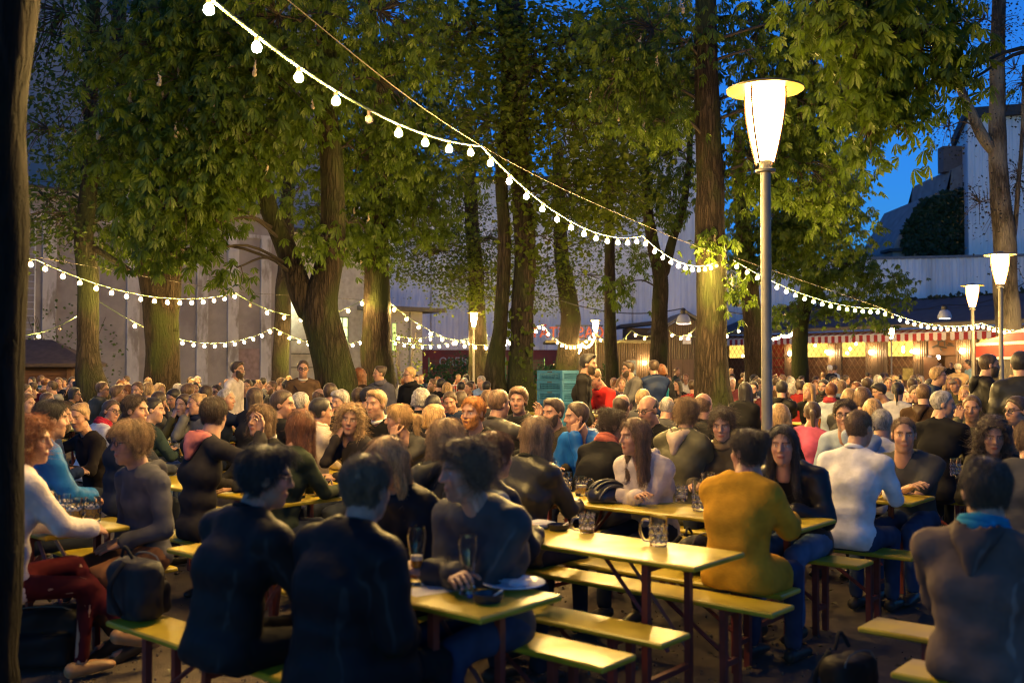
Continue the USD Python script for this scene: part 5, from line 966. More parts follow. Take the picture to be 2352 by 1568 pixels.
# ---------------------------------------------------------------- strings of bulbs
M_bulb = glow('bulb_glow', (1.0, .62, .18), BULB_E); M_bulb_far = glow('bulb_glow_far', (1.0, .62, .18), BULB_E * .29); M_off = mat('bulb_off', {'p': ('principled_bsdf', {'base_color': (.75, .62, .45), 'roughness': .08, 'transmission_weight': .75, 'ior': 1.2})}, [], surface='p.BSDF')
M_sock = plain('socket', (.03, .02, .015), .5); M_cable = plain('cable_green', (.14, .20, .10), .5, .1); M_steel = plain('steel_rope', (.05, .042, .03), .7)
def bulb_mesh(r, n=12):
    pr = [(0, -1.62), (.45, -1.53), (.82, -1.25), (.98, -.85), (.94, -.45), (.74, -.02), (.50, .32), (.38, .52), (0, .54)]; return lathe([(a * r, b * r) for a, b in pr], n)
def sock_mesh(r): return lathe([(0, .45 * r), (.44 * r, .45 * r), (.46 * r, 1.5 * r), (.2 * r, 1.75 * r), (0, 1.75 * r)], 8)
n_bulbs = 0
def Y_near(ties): return min(t[1] for t in ties) < 16
def string(label, ties, sag, spacing, r=.034, off=(), cable=.0075, rope=None, skip=()):
    """ties: the points the cable is held at; between two ties it sags"""
    global n_bulbs
    t = thing('light_string', label, 'string lights', ties[0]); o = np.array(ties[0]); pts = []
    for i, (a, b) in enumerate(zip(ties[:-1], ties[1:])):
        s = sag[i] if isinstance(sag, (list, tuple)) else sag; u = np.linspace(0, 1, 25)[:, None]; p = a + (b - a) * u; p[:, 2] -= s * 4 * u[:, 0] * (1 - u[:, 0]); pts.append(p if i == 0 else p[1:])
    P = np.vstack(pts) - o; obj('cable', tube(P, cable, 6), M_cable, t, smooth=True)
    L = np.r_[0, np.cumsum(np.linalg.norm(np.diff(P, axis=0), axis=1))]; x = spacing * .35; k = 0; nb = 12 if np.linalg.norm(o[:2]) < 14 else 9
    while x < L[-1]:
        q = np.array([np.interp(x, L, P[:, j]) for j in range(3)]) - [0, 0, r * 1.75]
        if k not in skip:
            lit = k not in off; obj('bulb', xf(bulb_mesh(r, nb), q), (M_bulb if Y_near(ties) else M_bulb_far) if lit else M_off, t, smooth=True, **({} if lit else {'label': 'unlit clear bulb'})); obj('socket', xf(sock_mesh(r), q), M_sock, t, smooth=40); n_bulbs += 1
        x += spacing; k += 1
    if rope is not None: obj('support_rope', tube(np.array(rope) - o, .005, 5), M_steel, t)
    return t
# main string: recedes from above the camera to the thick trunk
zA = lambda n: 8.6 * (1 + .0453 * n)
A_ = [at(438, -42, zA(-8.9)), at(1105, 335, zA(0)), at(1475, 541, zA(12)), at(1662, 592, zA(23.6))]
string('long bulb string running from above the camera to the thick right trunk', A_, [.19, .28, .26], .4245, .0285, off=(4,), cable=.010, rope=spline([at(560, -80, 7.2), at(1080, 320, 8.5), at(1475, 515, 13.2), at(1660, 588, 17.2)], 24))
B_ = [at(1684, 597, 17.6), at(2022, 708, 21.5), at(2255, 742, 25), at(2400, 748, 28)]
string('bulb string from the thick trunk to the right edge in front of the restaurant roof', B_, [.22, .20, .15], .34, .034, off=(18,), cable=.008, rope=[at(1684, 590, 17.6), at(2040, 712, 21.6)])
C_ = [at(62, 594, 16.6), at(83, 596, 17), at(540, 672, 23.6), at(835, 688, 26.0)]
string('upper left bulb string from the near dark trunk past the double tree', C_, [0, .36, .50], .47, .039, off=(16,), cable=.009, rope=[at(83, 590, 17), at(540, 671, 23.6), at(860, 690, 26)])
C2 = [at(895, 695, 26.4), at(1240, 745, 34)]
string('bulb string sagging right from the mossy trunk', C2, [.9], .62, .040, cable=.010)
D_ = [at(20, 770, 24), at(225, 690, 24.5), at(628, 752, 32), at(860, 770, 37), at(1110, 762, 42)]
string('lower left bulb string in front of the pilastered wall', D_, [.25, .75, .45, .45], .50, .040, off=(2,), skip=(4, 5, 6), cable=.010)
D2 = [at(1110, 764, 42), at(1245, 744, 38), at(1365, 760, 46), at(1450, 758, 46), at(1530, 752, 44), at(1600, 750, 42)]
string('bulb string zigzagging past the ivy trunk toward the gabled cabin', D2, [.5, .75, .6, .35, .4], .68, .043, off=(9, 22), cable=.012)
E_ = [at(1312, 786, 57), at(1337, 787, 57), at(1366, 770, 57)]
string('dense loops of small bulbs at the corner of the slatted shed', E_, [.55, .35], .13, .045, cable=.012)
G_ = [at(1570, 768, 40), at(1700, 752, 41)]; string('short bulb string behind the thick right trunk', G_, [.25], .62, .05, cable=.010)
H_ = [at(1768, 772, 48), at(1796, 766, 47), at(1846, 718, 40)]; string('small bulb string climbing the slim forked tree', H_, [.1, .35], .24, .042, cable=.010)
D3 = [at(880, 758, 37), at(1000, 770, 40), at(1240, 756, 44)]; string('far faint bulb string between the mossy trunk and the ivy trunk', D3, [.2, .4], .72, .042, cable=.010)

# ---------------------------------------------------------------- tables and benches
M_yel = mat('yellow_paint', {'g': ('geometry', {}), 'n': ('noise_texture', {'type': 'fBM', 'scale': 5.0, 'detail': 6.0}), 'n2': ('noise_texture', {'type': 'fBM', 'scale': 46.0, 'detail': 3.0}), 'm': ('vector_math', {'math_type': 'multiply', 'vector2': (1, 1, 1)}), 'r': ('rgb_ramp', {'ramp': [(.25, (.25, .18, .008)), (.55, (.385, .285, .012)), (.8, (.46, .35, .025))]}),
                             'rr': ('rgb_ramp', {'ramp': [(.3, (.30, .30, .30)), (.7, (.55, .55, .55))]}), 'b': ('bump', {'strength': .12, 'distance': .004}), 'p': ('principled_bsdf', {'specular_ior_level': .5, 'coat_weight': .15, 'coat_roughness': .28})},
            [('g.position', 'n.vector'), ('g.position', 'n2.vector'), ('n.fac', 'r.fac'), ('r.color', 'p.base_color'), ('n.fac', 'rr.fac'), ('rr.color', 'p.roughness'), ('n2.fac', 'b.height'), ('b.normal', 'p.normal')], surface='p.BSDF')
M_leg = plain('red_steel', (.13, .022, .014), .5, .35, 9.0, coat=.1)
def rail(a, b, w=.03): return tube([a, b], w / 2 * 1.2, 4)
def furniture(name, label, cat_, W, H, Lg, loc, rz, group=None):
    """folding beer-garden table or bench; its length lies along x"""
    t = thing(name, label, cat_, (*loc, 0), rz, group); th = .027
    obj('tabletop' if cat_ == 'table' else 'seat', rbox((Lg, W, th), .007, (0, 0, H - th / 2)), M_yel, t)
    for s in (-1, 1):
        x = s * (Lg / 2 - .30); w = W / 2 - .05
        for k in (-1, 1): obj('leg', box((x, k * w, (H - th) / 2), (.034, .034, H - th)), M_leg, t)
        obj('crossbar', box((x, 0, .16), (.028, W - .10, .028)), M_leg, t); obj('crossbar', box((x, 0, H - th - .025), (.028, W - .10, .035)), M_leg, t)
        obj('brace', rail((x, 0, H * .35), (x - s * .42, 0, H - th - .01), .022), M_leg, t)
        if cat_ == 'table': obj('brace', rail((x + .001, -w, H * .30), (x - s * .30, -w * .2, H - th - .012), .020), M_leg, t)
    return t
RZ = math.atan2(E1[1], E1[0])
protos = {}
def put_table(a, b, label, Lg=2.2, group=None, jit=0.0):
    c = grid(a, b); p = protos.get('t')
    if p is None: protos['t'] = furniture('beer_table', label, 'table', .5, .77, Lg, c, RZ + jit, group); return
    copy_of(p, (*c, 0), RZ + jit, label, group)
def put_bench(a, b, label, Lg=2.2, group=None, jit=0.0):
    c = grid(a, b); p = protos.get('b')
    if p is None: protos['b'] = furniture('beer_bench', label, 'bench', .25, .48, Lg, c, RZ + jit, group); return
    copy_of(p, (*c, 0), RZ + jit, label, group)
for a, b, lb in ((1.1, .25, 'nearest yellow table with plate, weizen glass and ashtray'), (.97, 1.59, 'yellow table with the lone dimpled mug in the middle foreground'), (1.06, 2.95, 'yellow table with helmet and beer glasses behind the mug table'), (.95, 4.46, 'yellow table between the white-shirted man and the man with crossed arms'), (2.6, 5.55, 'yellow table behind the helmet table in front of the blue jacket man'),
                 (4.12, 0.0, 'yellow table at far left with two beer glasses'), (4.18, 1.65, 'yellow table with tall empty glass behind the bespectacled man in black'), (4.15, 3.0, 'yellow table below the smiling curly-haired woman'), (-2.05, 2.35, 'yellow table hidden behind the hooded man at right front')): put_table(a, b, lb)
for a, b, lb in ((1.02, -.24, 'nearest yellow bench under the two men in black'), (.96, .71, 'yellow bench end nearest the camera right of the plate table'), (.96, 1.16, 'yellow bench reflecting lamps in front of the mug table'), (.83, 1.98, 'long empty yellow bench behind the mug table'), (.97, 2.37, 'yellow bench under the woman in the yellow sweater'), (.96, 3.42, 'yellow bench end behind the yellow sweater woman'), (.80, 3.90, 'yellow bench under the white-shirted man'), (.95, 4.95, 'yellow bench under the man with crossed arms'),
                 (4.2, -.46, 'yellow bench at far left under the woman in red tights'), (4.12, .44, 'yellow bench under the boy in grey hoodie'), (4.18, 1.2, 'yellow bench behind the nearest left table'), (4.18, 2.1, 'yellow bench under the red-haired woman'), (2.6, 5.05, 'yellow bench in front of the blue jacket man'), (2.6, 6.05, 'yellow bench under the blue jacket man'), (-2.15, 1.42, 'yellow bench under the hooded man at right front'), (-1.78, 2.02, 'yellow bench end just left of the hooded man at right front')): put_bench(a, b, lb)
obstacles = [np.array(x) for x in ((-9.3, 20), (-8.3, 23.5), (-2.8, 15.5), (-3.6, 26.5), (.2, 22), (-.3, 22), (-1.4, 41), (2.4, 44), (4.4, 30), (3.5, 17.5), (6.9, 28), (11.6, 40), (15, 30), (1.97, 7.75), (9.5, 19.3), (12.4, 26.8), (-1.54, 40), (3.9, 47), (20.5, 54), (-1.0, 16))]
# ---------------------------------------------------------------- what stands on the tables
M_glass = mat('glass', {'p': ('principled_bsdf', {'base_color': (.97, .98, .97), 'roughness': .03, 'transmission_weight': 1.0, 'ior': 1.48, 'specular_ior_level': .6})}, [], surface='p.BSDF')
def beer_mat(name, c): return mat(name, {'p': ('principled_bsdf', {'base_color': c, 'roughness': .12, 'transmission_weight': .1, 'ior': 1.33})}, [], surface='p.BSDF')
M_pils, M_wheat, M_cola = beer_mat('pilsner', (.95, .55, .06)), beer_mat('wheat_beer', (.75, .26, .03)), beer_mat('cola', (.06, .015, .008)); M_foam = plain('foam', (.75, .68, .55), .9, .1, 60.0)
def mug(label, loc, fill=0.0, h=.155, r=.046, dimples=True, handle=True, beer=None, rz=0.0, foam=.014):
    t = thing('beer_mug' if handle else 'beer_glass', label, 'mug' if handle else 'glass', loc, rz)
    prof = [(0, 0), (r * .95, 0), (r, .012), (r * 1.02, h * .55), (r * .98, h * .75), (r * 1.04, h), (r * .93, h), (r * .88, h * .75), (r * .90, .02), (0, .02)]
    m = trimesh.creation.revolve(np.array(prof), sections=32); v = np.array(m.vertices)
    if dimples:
        a = np.arctan2(v[:, 1], v[:, 0]); m = m.subdivide().subdivide() if False else m; v = np.array(m.vertices); rad = np.hypot(v[:, 0], v[:, 1])
    obj('glass', m, M_glass, t, smooth=40)
    if dimples:
        dm = []
        for row in range(3):
            for k in range(9): a = (k + .5 * (row % 2)) * 2 * math.pi / 9; dm.append(xf((_oct * np.array([.004, .0115, .0145]), np.array(_ico.faces)), (r * 1.02, 0, .03 + row * .034))); v, f = dm[-1]; c, s = math.cos(a), math.sin(a); dm[-1] = (v @ np.array([[c, s, 0], [-s, c, 0], [0, 0, 1]]), f)
        obj('dimples', cat(*dm), M_glass, t, smooth=True)
    if handle: obj('handle', tube(spline([(r, 0, h * .82), (r + .035, 0, h * .84), (r + .05, 0, h * .5), (r + .03, 0, h * .18), (r, 0, h * .16)], 14), .0075, 8), M_glass, t, smooth=True)
    if fill: obj('beer', lathe([(0, .021), (r * .895, .021), (r * .885, h * fill), (0, h * fill)], 24), beer or M_pils, t, smooth=40); obj('foam', lathe([(0, h * fill + .0005), (r * .88, h * fill + .0005), (r * .88, h * fill + foam), (0, h * fill + foam * 1.2)], 20), M_foam, t, smooth=40)
    return t
def weizen(label, loc, fill=0.0, beer=None):
    t = thing('weizen_glass', label, 'glass', loc); pr = [(.036, 0), (.034, .01), (.026, .05), (.028, .10), (.036, .16), (.042, .20), (.037, .245)]
    obj('glass', lathe([(0, 0)] + pr + [(a - .003, b) for a, b in pr[::-1][:-2]] + [(.02, .022), (0, .022)], 24), M_glass, t, smooth=40)
    if fill: pts = [(np.interp(z, [p[1] for p in pr], [p[0] for p in pr]) - .0035, z) for z in np.linspace(.03, .245 * fill, 8)]; obj('beer', lathe([(0, .03)] + pts + [(0, pts[-1][1])], 20), beer or M_wheat, t, smooth=40); z = pts[-1][1]; obj('foam', lathe([(0, z + .0004), (pts[-1][0], z + .0004), (pts[-1][0], z + .02), (0, z + .022)], 20), M_foam, t, smooth=40)
    return t
def ashtray(label, loc):
    t = thing('ashtray', label, 'ashtray', loc); obj('bowl', lathe([(0, 0), (.05, 0), (.06, .012), (.062, .036), (.054, .036), (.046, .014), (0, .012)], 24), plain('bakelite', (.012, .012, .012), .25), t, smooth=40); obj('cigarette', tube([(.02, .0, .02), (.06, .03, .042)], .004, 6), M_foam, t)
def plate(label, loc, r=.135):
    t = thing('plate', label, 'plate', loc); obj('dish', lathe([(0, 0), (r * .55, 0), (r * .62, .006), (r, .02), (r * .99, .024), (r * .6, .010), (0, .008)], 40), plain('china', (.62, .64, .68), .2, .05, coat=.4), t, smooth=40)
    obj('cutlery', rbox((.17, .014, .003), .001, (.01, .0, .026)), M_alu, t); obj('cutlery', rbox((.16, .012, .003), .001, (0, .03, .026)), M_alu, t); obj('napkin', cat(xf((_oct * np.array([.045, .03, .018]), np.array(_ico.faces)), (.02, -.03, .022))), plain('crumpled_paper', (.5, .5, .52), .9, .1, 20.0, bump=.6), t)
T = .7705
def tp(px, py): p = on(px, py, T); return p
weizen('weizen glass one third full of wheat beer on the nearest table', tp(957, 1340), .42)
weizen('tall empty weizen glass beside the plate on the nearest table', tp(1075, 1362)); mug('short empty beer glass beside the tall empty glass on the nearest table', tp(1048, 1350), handle=False, h=.13, r=.038, dimples=False)
plate('white plate with cutlery and crumpled napkin on the nearest table', tp(1180, 1347)); ashtray('black round ashtray in front of the white plate', tp(1120, 1382)); 
pp = thing('paper_sheet', 'white sheet of paper on the nearest table', 'paper', tp(985, 1355), .6); obj('sheet', rbox((.21, .15, .0012), .0003, (0, 0, .001)), plain('paper', (.62, .6, .56), .9), pp)
lt = thing('lighter', 'small blue lighter left of the black ashtray', 'lighter', tp(1092, 1372), .4); obj('body', rbox((.07, .022, .012), .004, (0, 0, .007)), plain('lighter_blue', (.05, .1, .35), .3), lt); obj('cap', rbox((.016, .02, .011), .003, (.043, 0, .007)), M_alu, lt)
mug('lone empty dimpled beer mug with handle on the mug table', tp(1512, 1252), 0, rz=math.pi * .9)
ashtray('black ashtray at the left end of the mug table', tp(1282, 1217))
pk = thing('paper_bag', 'crumpled white paper at the left end of the mug table', 'paper', tp(1238, 1212), .3); obj('sheet', (lambda m: (np.array(m.vertices) * [.11, .07, .025] * (1 + .25 * (meshkit.noise(np.array(m.vertices) * 3)[:, None] - .5)) + [0, 0, .022], np.array(m.faces)))(trimesh.creation.icosphere(2)), plain('crumpled_paper', (.5, .5, .52), .9, .1, 20.0, bump=.6), pk)
for px, py, f, lb in ((1275, 1137, .5, 'half full beer mug at the left end of the helmet table'), (1335, 1138, .45, 'half full beer glass beside the left mug on the helmet table'), (1440, 1150, 0, 'empty glass right of the black helmet')): mug(lb, tp(px, py), f, handle='mug' in lb, r=.043, h=.14)
mug('tall empty beer mug left of the wheat beer near the yellow sweater', tp(1608, 1172), 0, h=.20, r=.05); weizen('full glass of amber beer against the yellow sweater', tp(1638, 1178), .8); mug('clear beer mug behind the amber beer on the helmet table', tp(1625, 1150), 0, h=.2, r=.05)
hl = thing('bicycle_helmet', 'black bicycle helmet lying on the table before the woman in white', 'helmet', tp(1395, 1152), .5)
sh_ = surfnet(lambda P: smax(smax(ell_d(P, (0, 0, .03), (.15, .115, .115)), -ell_d(P, (0, 0, .0), (.128, .095, .095)), .01), -P[..., 2] + .004, .008) if False else smax(ell_d(P, (0, 0, .03), (.15, .115, .115)), -P[..., 2] + .004, .01), (-.17, -.14, -.01), (.17, .14, .17), .01)
obj('shell', sh_, plain('helmet_black', (.012, .012, .013), .3, .1), hl, smooth=True)
for k in range(5):
    y = (k - 2) * .042; arc = [(x, y, .03 + .117 * math.sqrt(max(1 - (x / .152) ** 2 - (y / .117) ** 2, 0)) + .004) for x in np.linspace(-.12, .12, 9)]; obj('rib', tube(arc, .010, 6), plain('helmet_rib', (.03, .03, .032), .4, .1), hl, smooth=True)
obj('strap', tube([(-.06, -.10, .02), (.02, -.14, .006), (.10, -.10, .02)], .006, 5), M_dark, hl)
plate('pale plate with leftovers at the far left table', tp(128, 1180), .12)
mug('beer glass half full nearest the front on the far left table', tp(170, 1200), .5, h=.145, r=.045, handle=False); mug('second half full beer glass beside it toward the grey hoodie', tp(213, 1196), .52, h=.145, r=.045, handle=False); mug('partly hidden beer mug behind the plate on the far left table', tp(108, 1160), .5)
weizen('tall empty glass on the table behind the bespectacled man in black', tp(682, 1138)); mug('short stemmed tumbler beside the tall empty glass', tp(690, 1143), .35, h=.10, r=.036, handle=False, dimples=False)
for px, py, f, lb in ((180, 1048, .75, 'beer mug before the smiling woman in black cardigan'), (205, 1052, .7, 'beer mug right of the one before the smiling woman'), (385, 1035, .6, 'large dimpled mug held up beside the navy hoodie'), (420, 1050, .6, 'small beer glass behind the pink hood'), (810, 1060, .4, 'tumbler of cola before the curly-haired smiling woman'), (785, 1060, .3, 'beer glass left of the cola before the curly-haired woman'), (838, 1058, .3, 'round wine glass right of the cola'), (868, 990, .7, 'wheat beer glass in front of the young man in black waistcoat'),
                      (1880, 995, .85, 'full glass of red-amber beer on the table behind the light post'), (1862, 1058, .2, 'tea-light glass cluster beside the glasses man'), (2225, 1058, .3, 'empty mug before the dark curly-haired woman'), (2195, 1092, 0, 'cut-glass tumbler behind the hooded man'), (1360, 1008, .3, 'empty mug on the blue jacket man table')):
    if f >= .8: weizen(lb, tp(px, py), f)
    else: mug(lb, tp(px, py), f, handle='mug' in lb, r=.043, h=.15, beer=M_cola if 'cola' in lb else None)

for px, py, f, lb in ((1300, 1128, .3, 'small tumbler behind the two beer glasses on the helmet table'), (1565, 1150, .25, 'short tumbler in the middle of the helmet table'), (1655, 1160, .1, 'low tumbler right of the amber beer'), (2015, 1122, .4, 'beer mug by the elbow of the white-shirted man'), (2052, 1112, .3, 'tumbler before the man with crossed arms'), (1925, 1118, 0, 'empty mug left of the white-shirted man'),
                      (145, 1188, .45, 'beer glass behind the front pair on the far left table'), (735, 1138, .5, 'half full beer mug on the table beside the bespectacled man in black'), (1262, 1086, .5, 'beer mug on the table behind the long straight hair'), (1330, 1072, .4, 'half full glass left of the woman in pale sweater'), (1312, 1038, .2, 'glass near the blue rain jacket'), (890, 1048, .6, 'beer mug before the blond ponytail'), (760, 1075, .5, 'glass at the end of the table by the red-haired woman'), (1348, 1222, .1, 'low tumbler on the mug table beside the ashtray')):
    mug(lb, tp(px, py), f, handle='mug' in lb, r=.042, h=.145 if 'low' not in lb and 'short' not in lb else .1, rz=px)
ashtray('black ashtray in the middle of the helmet table', tp(1500, 1148)); ashtray('black ashtray on the table behind the bespectacled man in black', tp(640, 1142))
def litter():
    n = 700; g = [grid(R.uniform(-3.4, 5.5), R.uniform(-.9, 6.5)) for _ in range(n)]; pos = np.array([[*q, .012 + R.uniform(0, .008)] for q in g]); return leaf_quads(pos, np.array([0, 0, 3.0]), np.full(n, .05), R, fold=.5)
obj('fallen_leaves', litter(), leaf_mat('dry_leaf', (.05, .035, .012), (.14, .11, .04), .1), kind='stuff', label='fallen blossom and dry leaves strewn over the gravel', category='fallen leaves')

# ---------------------------------------------------------------- crates, bags, barrier, parasol
M_blue = plain('crate_blue', (.025, .115, .21), .45, .15, 5.0); M_blue2 = plain('crate_blue_dark', (.018, .07, .14), .5, .15, 5.0)
def crate(label, loc, rz, m):
    t = thing('glass_crate', label, 'crate', loc, rz); W_, D_2, H_2 = .50, .50, .162
    for sx in (-1, 1):
        for sy in (-1, 1): obj('corner_post', rbox((.05, .05, H_2 - .004), .006, (sx * (W_ / 2 - .026), sy * (D_2 / 2 - .026), H_2 / 2)), m, t)
    for side in range(4):
        ln = []; a = side * math.pi / 2
        for z, hh in ((.012, .02), (.058, .008), (.088, .008), (.135, .048)): ln.append(box((0, -W_ / 2 + .012, z), (W_ - .09, .014, hh)))
        for k in range(15): ln.append(box(((k - 7) * .027, -W_ / 2 + .014, .065), (.007, .010, .10)))
        v, f = cat(*ln); obj('side', xf((v, f), (0, 0, 0), a), m, t)
    obj('floor', box((0, 0, .008), (W_ - .06, D_2 - .06, .008)), m, t); obj('inner_grid', cat(*[box(((k - 3) * .075, 0, .07), (.006, .42, .11)) for k in range(7)]), M_blue2, t); obj('hand_hole', rbox((.09, .006, .02), .002, (.0, -W_ / 2 + .004, .135)), M_dark, t)
for k in range(10):
    c = at(1283, 852, 16.0); crate(['topmost blue glass crate of the tall stack', 'blue glass crate second from the top of the stack', 'blue glass crate third from the top of the stack', 'blue glass crate fourth from the top of the stack', 'blue glass crate fifth from the top of the stack', 'blue glass crate sixth from the top of the stack', 'blue glass crate fourth from the ground in the stack', 'blue glass crate third from the ground in the stack', 'blue glass crate second from the ground in the stack', 'lowest blue glass crate of the tall stack'][k],
                             (c[0] + R.normal(0, .004), c[1] + .25, .001 + .164 * (9 - k)), -.62 + R.normal(0, .01), M_blue)
def bag(name, label, loc, rz, s, col, kind='backpack'):
    t = thing(name, label, kind, loc, rz); sx, sy, sz = s
    rb = lambda P, c, h, r: np.sqrt((np.maximum(np.abs(P - np.array(c)) - (np.array(h) - r), 0) ** 2).sum(-1)) + np.minimum((np.abs(P - np.array(c)) - (np.array(h) - r)).max(-1), 0) - r
    f_ = lambda P: smin(rb(P * [1 + .0, 1, 1] * np.where(P[..., 2:] > sz * .6, 1 + .5 * (P[..., 2:] / sz - .6), 1), (0, 0, sz * .44), (sx / 2, sy / 2 * .8, sz * .44), .06), rb(P, (0, -sy * .46, sz * .28), (sx * .36, sy * .2, sz * .22), .03), .008) + (meshkit.fbm(P * 9 + 3, 3, 2) - .5) * .05
    obj('body', surfnet(lambda P: smax(f_(P), .005 - P[..., 2], .01), (-sx * .7, -sy * .95, -.01), (sx * .7, sy * .7, sz * 1.05), .018), cloth_mat(col, 'shell'), t, smooth=True)
    obj('zip', tube(spline([(-sx * .42, -sy * .2, sz * .5), (-sx * .3, -sy * .28, sz * .82), (sx * .3, -sy * .28, sz * .82), (sx * .42, -sy * .2, sz * .5)], 12), .005, 4), cloth_mat((.09, .09, .09), 'cloth'), t); obj('strap', tube(spline([(-sx * .15, sy * .4, sz * .8), (-sx * .2, sy * .75, sz * .5), (-sx * .2, sy * .5, sz * .12)], 10), .014, 6), cloth_mat((.015, .015, .016), 'cloth'), t, smooth=True); obj('handle', tube(spline([(-.05, sy * .2, sz * .84), (0, sy * .25, sz * .98), (.05, sy * .2, sz * .84)], 8), .009, 6), cloth_mat((.015, .015, .016), 'cloth'), t, smooth=True)
b_ = grid(2.05, -.25); bag('backpack', 'dark backpack standing on the bench left of the bespectacled man in black', (*b_, .482), RZ, (.32, .22, .36), (.022, .022, .024))
b_ = on(1860, 1560, 0.0); b_ = np.array([gx(2000, 4.0), 4.0, 0.0]); bag('rucksack', 'dark rucksack with buff straps left of the hooded man at right front', (*grid(-.72, 1.70), .0), .6, (.28, .2, .5), (.010, .009, .008))
bag('handbag', 'black handbag under the helmet table', (*grid(.55, 2.5), .482), 1.0, (.3, .16, .26), (.012, .012, .012), 'bag'); bag('handbag', 'dark bag on the ground under the far left table', (*grid(3.3, -.15), .0), .3, (.5, .3, .4), (.012, .011, .011), 'bag')
def barrier(label, p, q):
    t = thing('crowd_barrier', label, 'barrier', (*p, 0)); d = np.array(q) - p; 
    for a, b, h0, h1 in ((0, 1, 1.1, 1.1), (0, 1, .2, .2), (0, 0, 0, 1.1), (1, 1, 0, 1.1)): obj('frame', tube([(*(d * a), h0), (*(d * b), h1)], .019, 6), M_alu, t)
    for k in range(1, 17): obj('bar', tube([(*(d * k / 17), .2), (*(d * k / 17), 1.1)], .008, 4), M_alu, t)
barrier('metal crowd barrier behind the standing women', np.array([gx(915, 31), 31.0]), np.array([gx(1010, 31.5), 31.5])); barrier('metal crowd barrier behind the bearded man near the bush', np.array([gx(1012, 31.6), 31.6]), np.array([gx(1100, 32), 32.0])); barrier('metal crowd barrier in front of the kiosk', np.array([gx(70, 27), 27.0]), np.array([gx(190, 27), 27.0]))
pz = 24.0; p0 = np.array([gx(2440, pz), pz]); um = thing('parasol', 'red and white market parasol cut by the right edge', 'parasol', (*p0, 0))
M_pr, M_pw = plain('parasol_red', (.33, .03, .025), .8, .1), plain('parasol_white', (.6, .55, .5), .8, .1); obj('pole', tube([(0, 0, 0), (0, 0, 2.95)], .03, 10), M_pole, um)
hb_ = 1.71 + (840 - 785) / FPX * pz; s_ = 1.42
cor = [np.array([a * s_, b * s_, hb_]) for a, b in ((-1, -1), (1, -1), (1, 1), (-1, 1))]; apex = np.array([0, 0, hb_ + .62])
for k in range(4):
    a, b = cor[k], cor[(k + 1) % 4]; m1, m2 = apex + (a - apex) * .62, apex + (b - apex) * .62
    obj('panel', (np.array([apex, m1, m2]), np.array([[0, 1, 2]])), M_pw, um); obj('panel', (np.array([m1, a, b, m2]), np.array([[0, 1, 2, 3]])), M_pr, um)
    for z0, z1, mm in ((0, .07, M_pw), (.07, .36, M_pr), (.36, .42, M_pw)): e = np.array([0, 0, 1.0]); out = np.array([(a + b)[0], (a + b)[1], 0]); out = out / np.linalg.norm(out) * .004; obj('valance', (np.vstack([np.array([a - e * z0, b - e * z0, b - e * z1, a - e * z1]) + out]), np.array([[0, 1, 2, 3]])), mm, um)
    obj('rib', tube([apex - [0, 0, .03], a - [0, 0, .03]], .012, 5), M_pole, um)
gz = thing('wire_fence', 'green wire fence in front of the red base', 'fence', (gx(985, 58), 58, 0))
Lf = gx(1250, 58) - gx(985, 58)
for k in range(4): obj('post', tube([(k * Lf / 3, 0, 0), (k * Lf / 3, 0, 2.2)], .035, 6), plain('fence_green', (.03, .12, .05), .5), gz)
obj('mesh', cat(*[tube([(k * .12, 0, .1), (k * .12, 0, 2.1)], .006, 3) for k in range(1, int(Lf / .12))] + [tube([(0, 0, z), (Lf, 0, z)], .006, 3) for z in np.arange(.2, 2.2, .2)]), plain('fence_green', (.03, .12, .05), .5), gz, kind='stuff')
# ---------------------------------------------------------------- people: who sits and stands where
BK, CH, NV, DG, GY, WH, BR, OL, RD = (.010, .010, .011), (.024, .024, .026), (.014, .022, .05), (.05, .05, .054), (.16, .16, .17), (.60, .57, .54), (.075, .042, .022), (.06, .058, .030), (.34, .022, .018)
DEN, LB = (.08, .13, .22), (.25, .33, .45)
p = person
# --- nearest figures
p('man in black jacket and glasses seen from behind, head turned right', 612, 1096, 4.25, 1, 108, ('quiff', 'black'), ('shell', (.013, .012, .012)), pose='table', glasses=True, collar=(.014, .013, .013), lean=14, legs=BK, nod=8)
p('broad man in black coat seen from behind at the nearest table', 842, 1122, 3.88, 1, 152, ('short', 'brown'), ('shell', (.008, .008, .009)), collar=(.009, .009, .01), lean=10, pose='lap', coat=True, legs=BK)
p('young man with thick brown hair and grey hooded jacket facing left', 1068, 1082, 4.35, -1, -72, ('shaggy', 'brown'), ('shell', (.055, .055, .055)), hood=('cloth', (.17, .2, .23)), pose='cross', lean=13, legs=(.03, .045, .08), nod=6)
p('blond woman in black coat turned left behind the man in black coat', 888, 1062, 4.95, -1, -38, ('long', 'blond'), ('shell', BK), fem=True, lean=15, nod=14, legs=BK)
p('blond person in dark hooded jacket seen from behind, left of centre foreground', 1028, 1014, 5.6, 1, 150, ('bob', 'blond'), ('shell', (.03, .03, .027)), hood=('shell', (.035, .036, .03)), fem=True, lean=8)
p('person with small auburn bun half hidden behind the young man in grey', 1138, 1046, 5.25, 1, 135, ('bun', 'auburn'), ('shell', CH), fem=True)
p('woman with long straight light brown hair and dark olive jacket', 1234, 1002, 6.3, 1, 150, ('long', 'light'), ('leather', (.03, .030, .022)), fem=True, lean=9)
p('woman in pale hooded sweater with long brown hair facing left', 1456, 1003, 6.85, -1, -68, ('long', 'brown'), ('knit', (.46, .40, .38)), fem=True, hood=('cloth', (.46, .40, .38)), pose='cross', lean=18)
p('woman in loose yellow knitted sweater with dark hair bun', 1716, 1036, 5.6, 1, -118, ('bun', 'dark'), ('knit', (.46, .235, .018)), fem=True, lean=6, coat=True, legs=(.03, .04, .08))
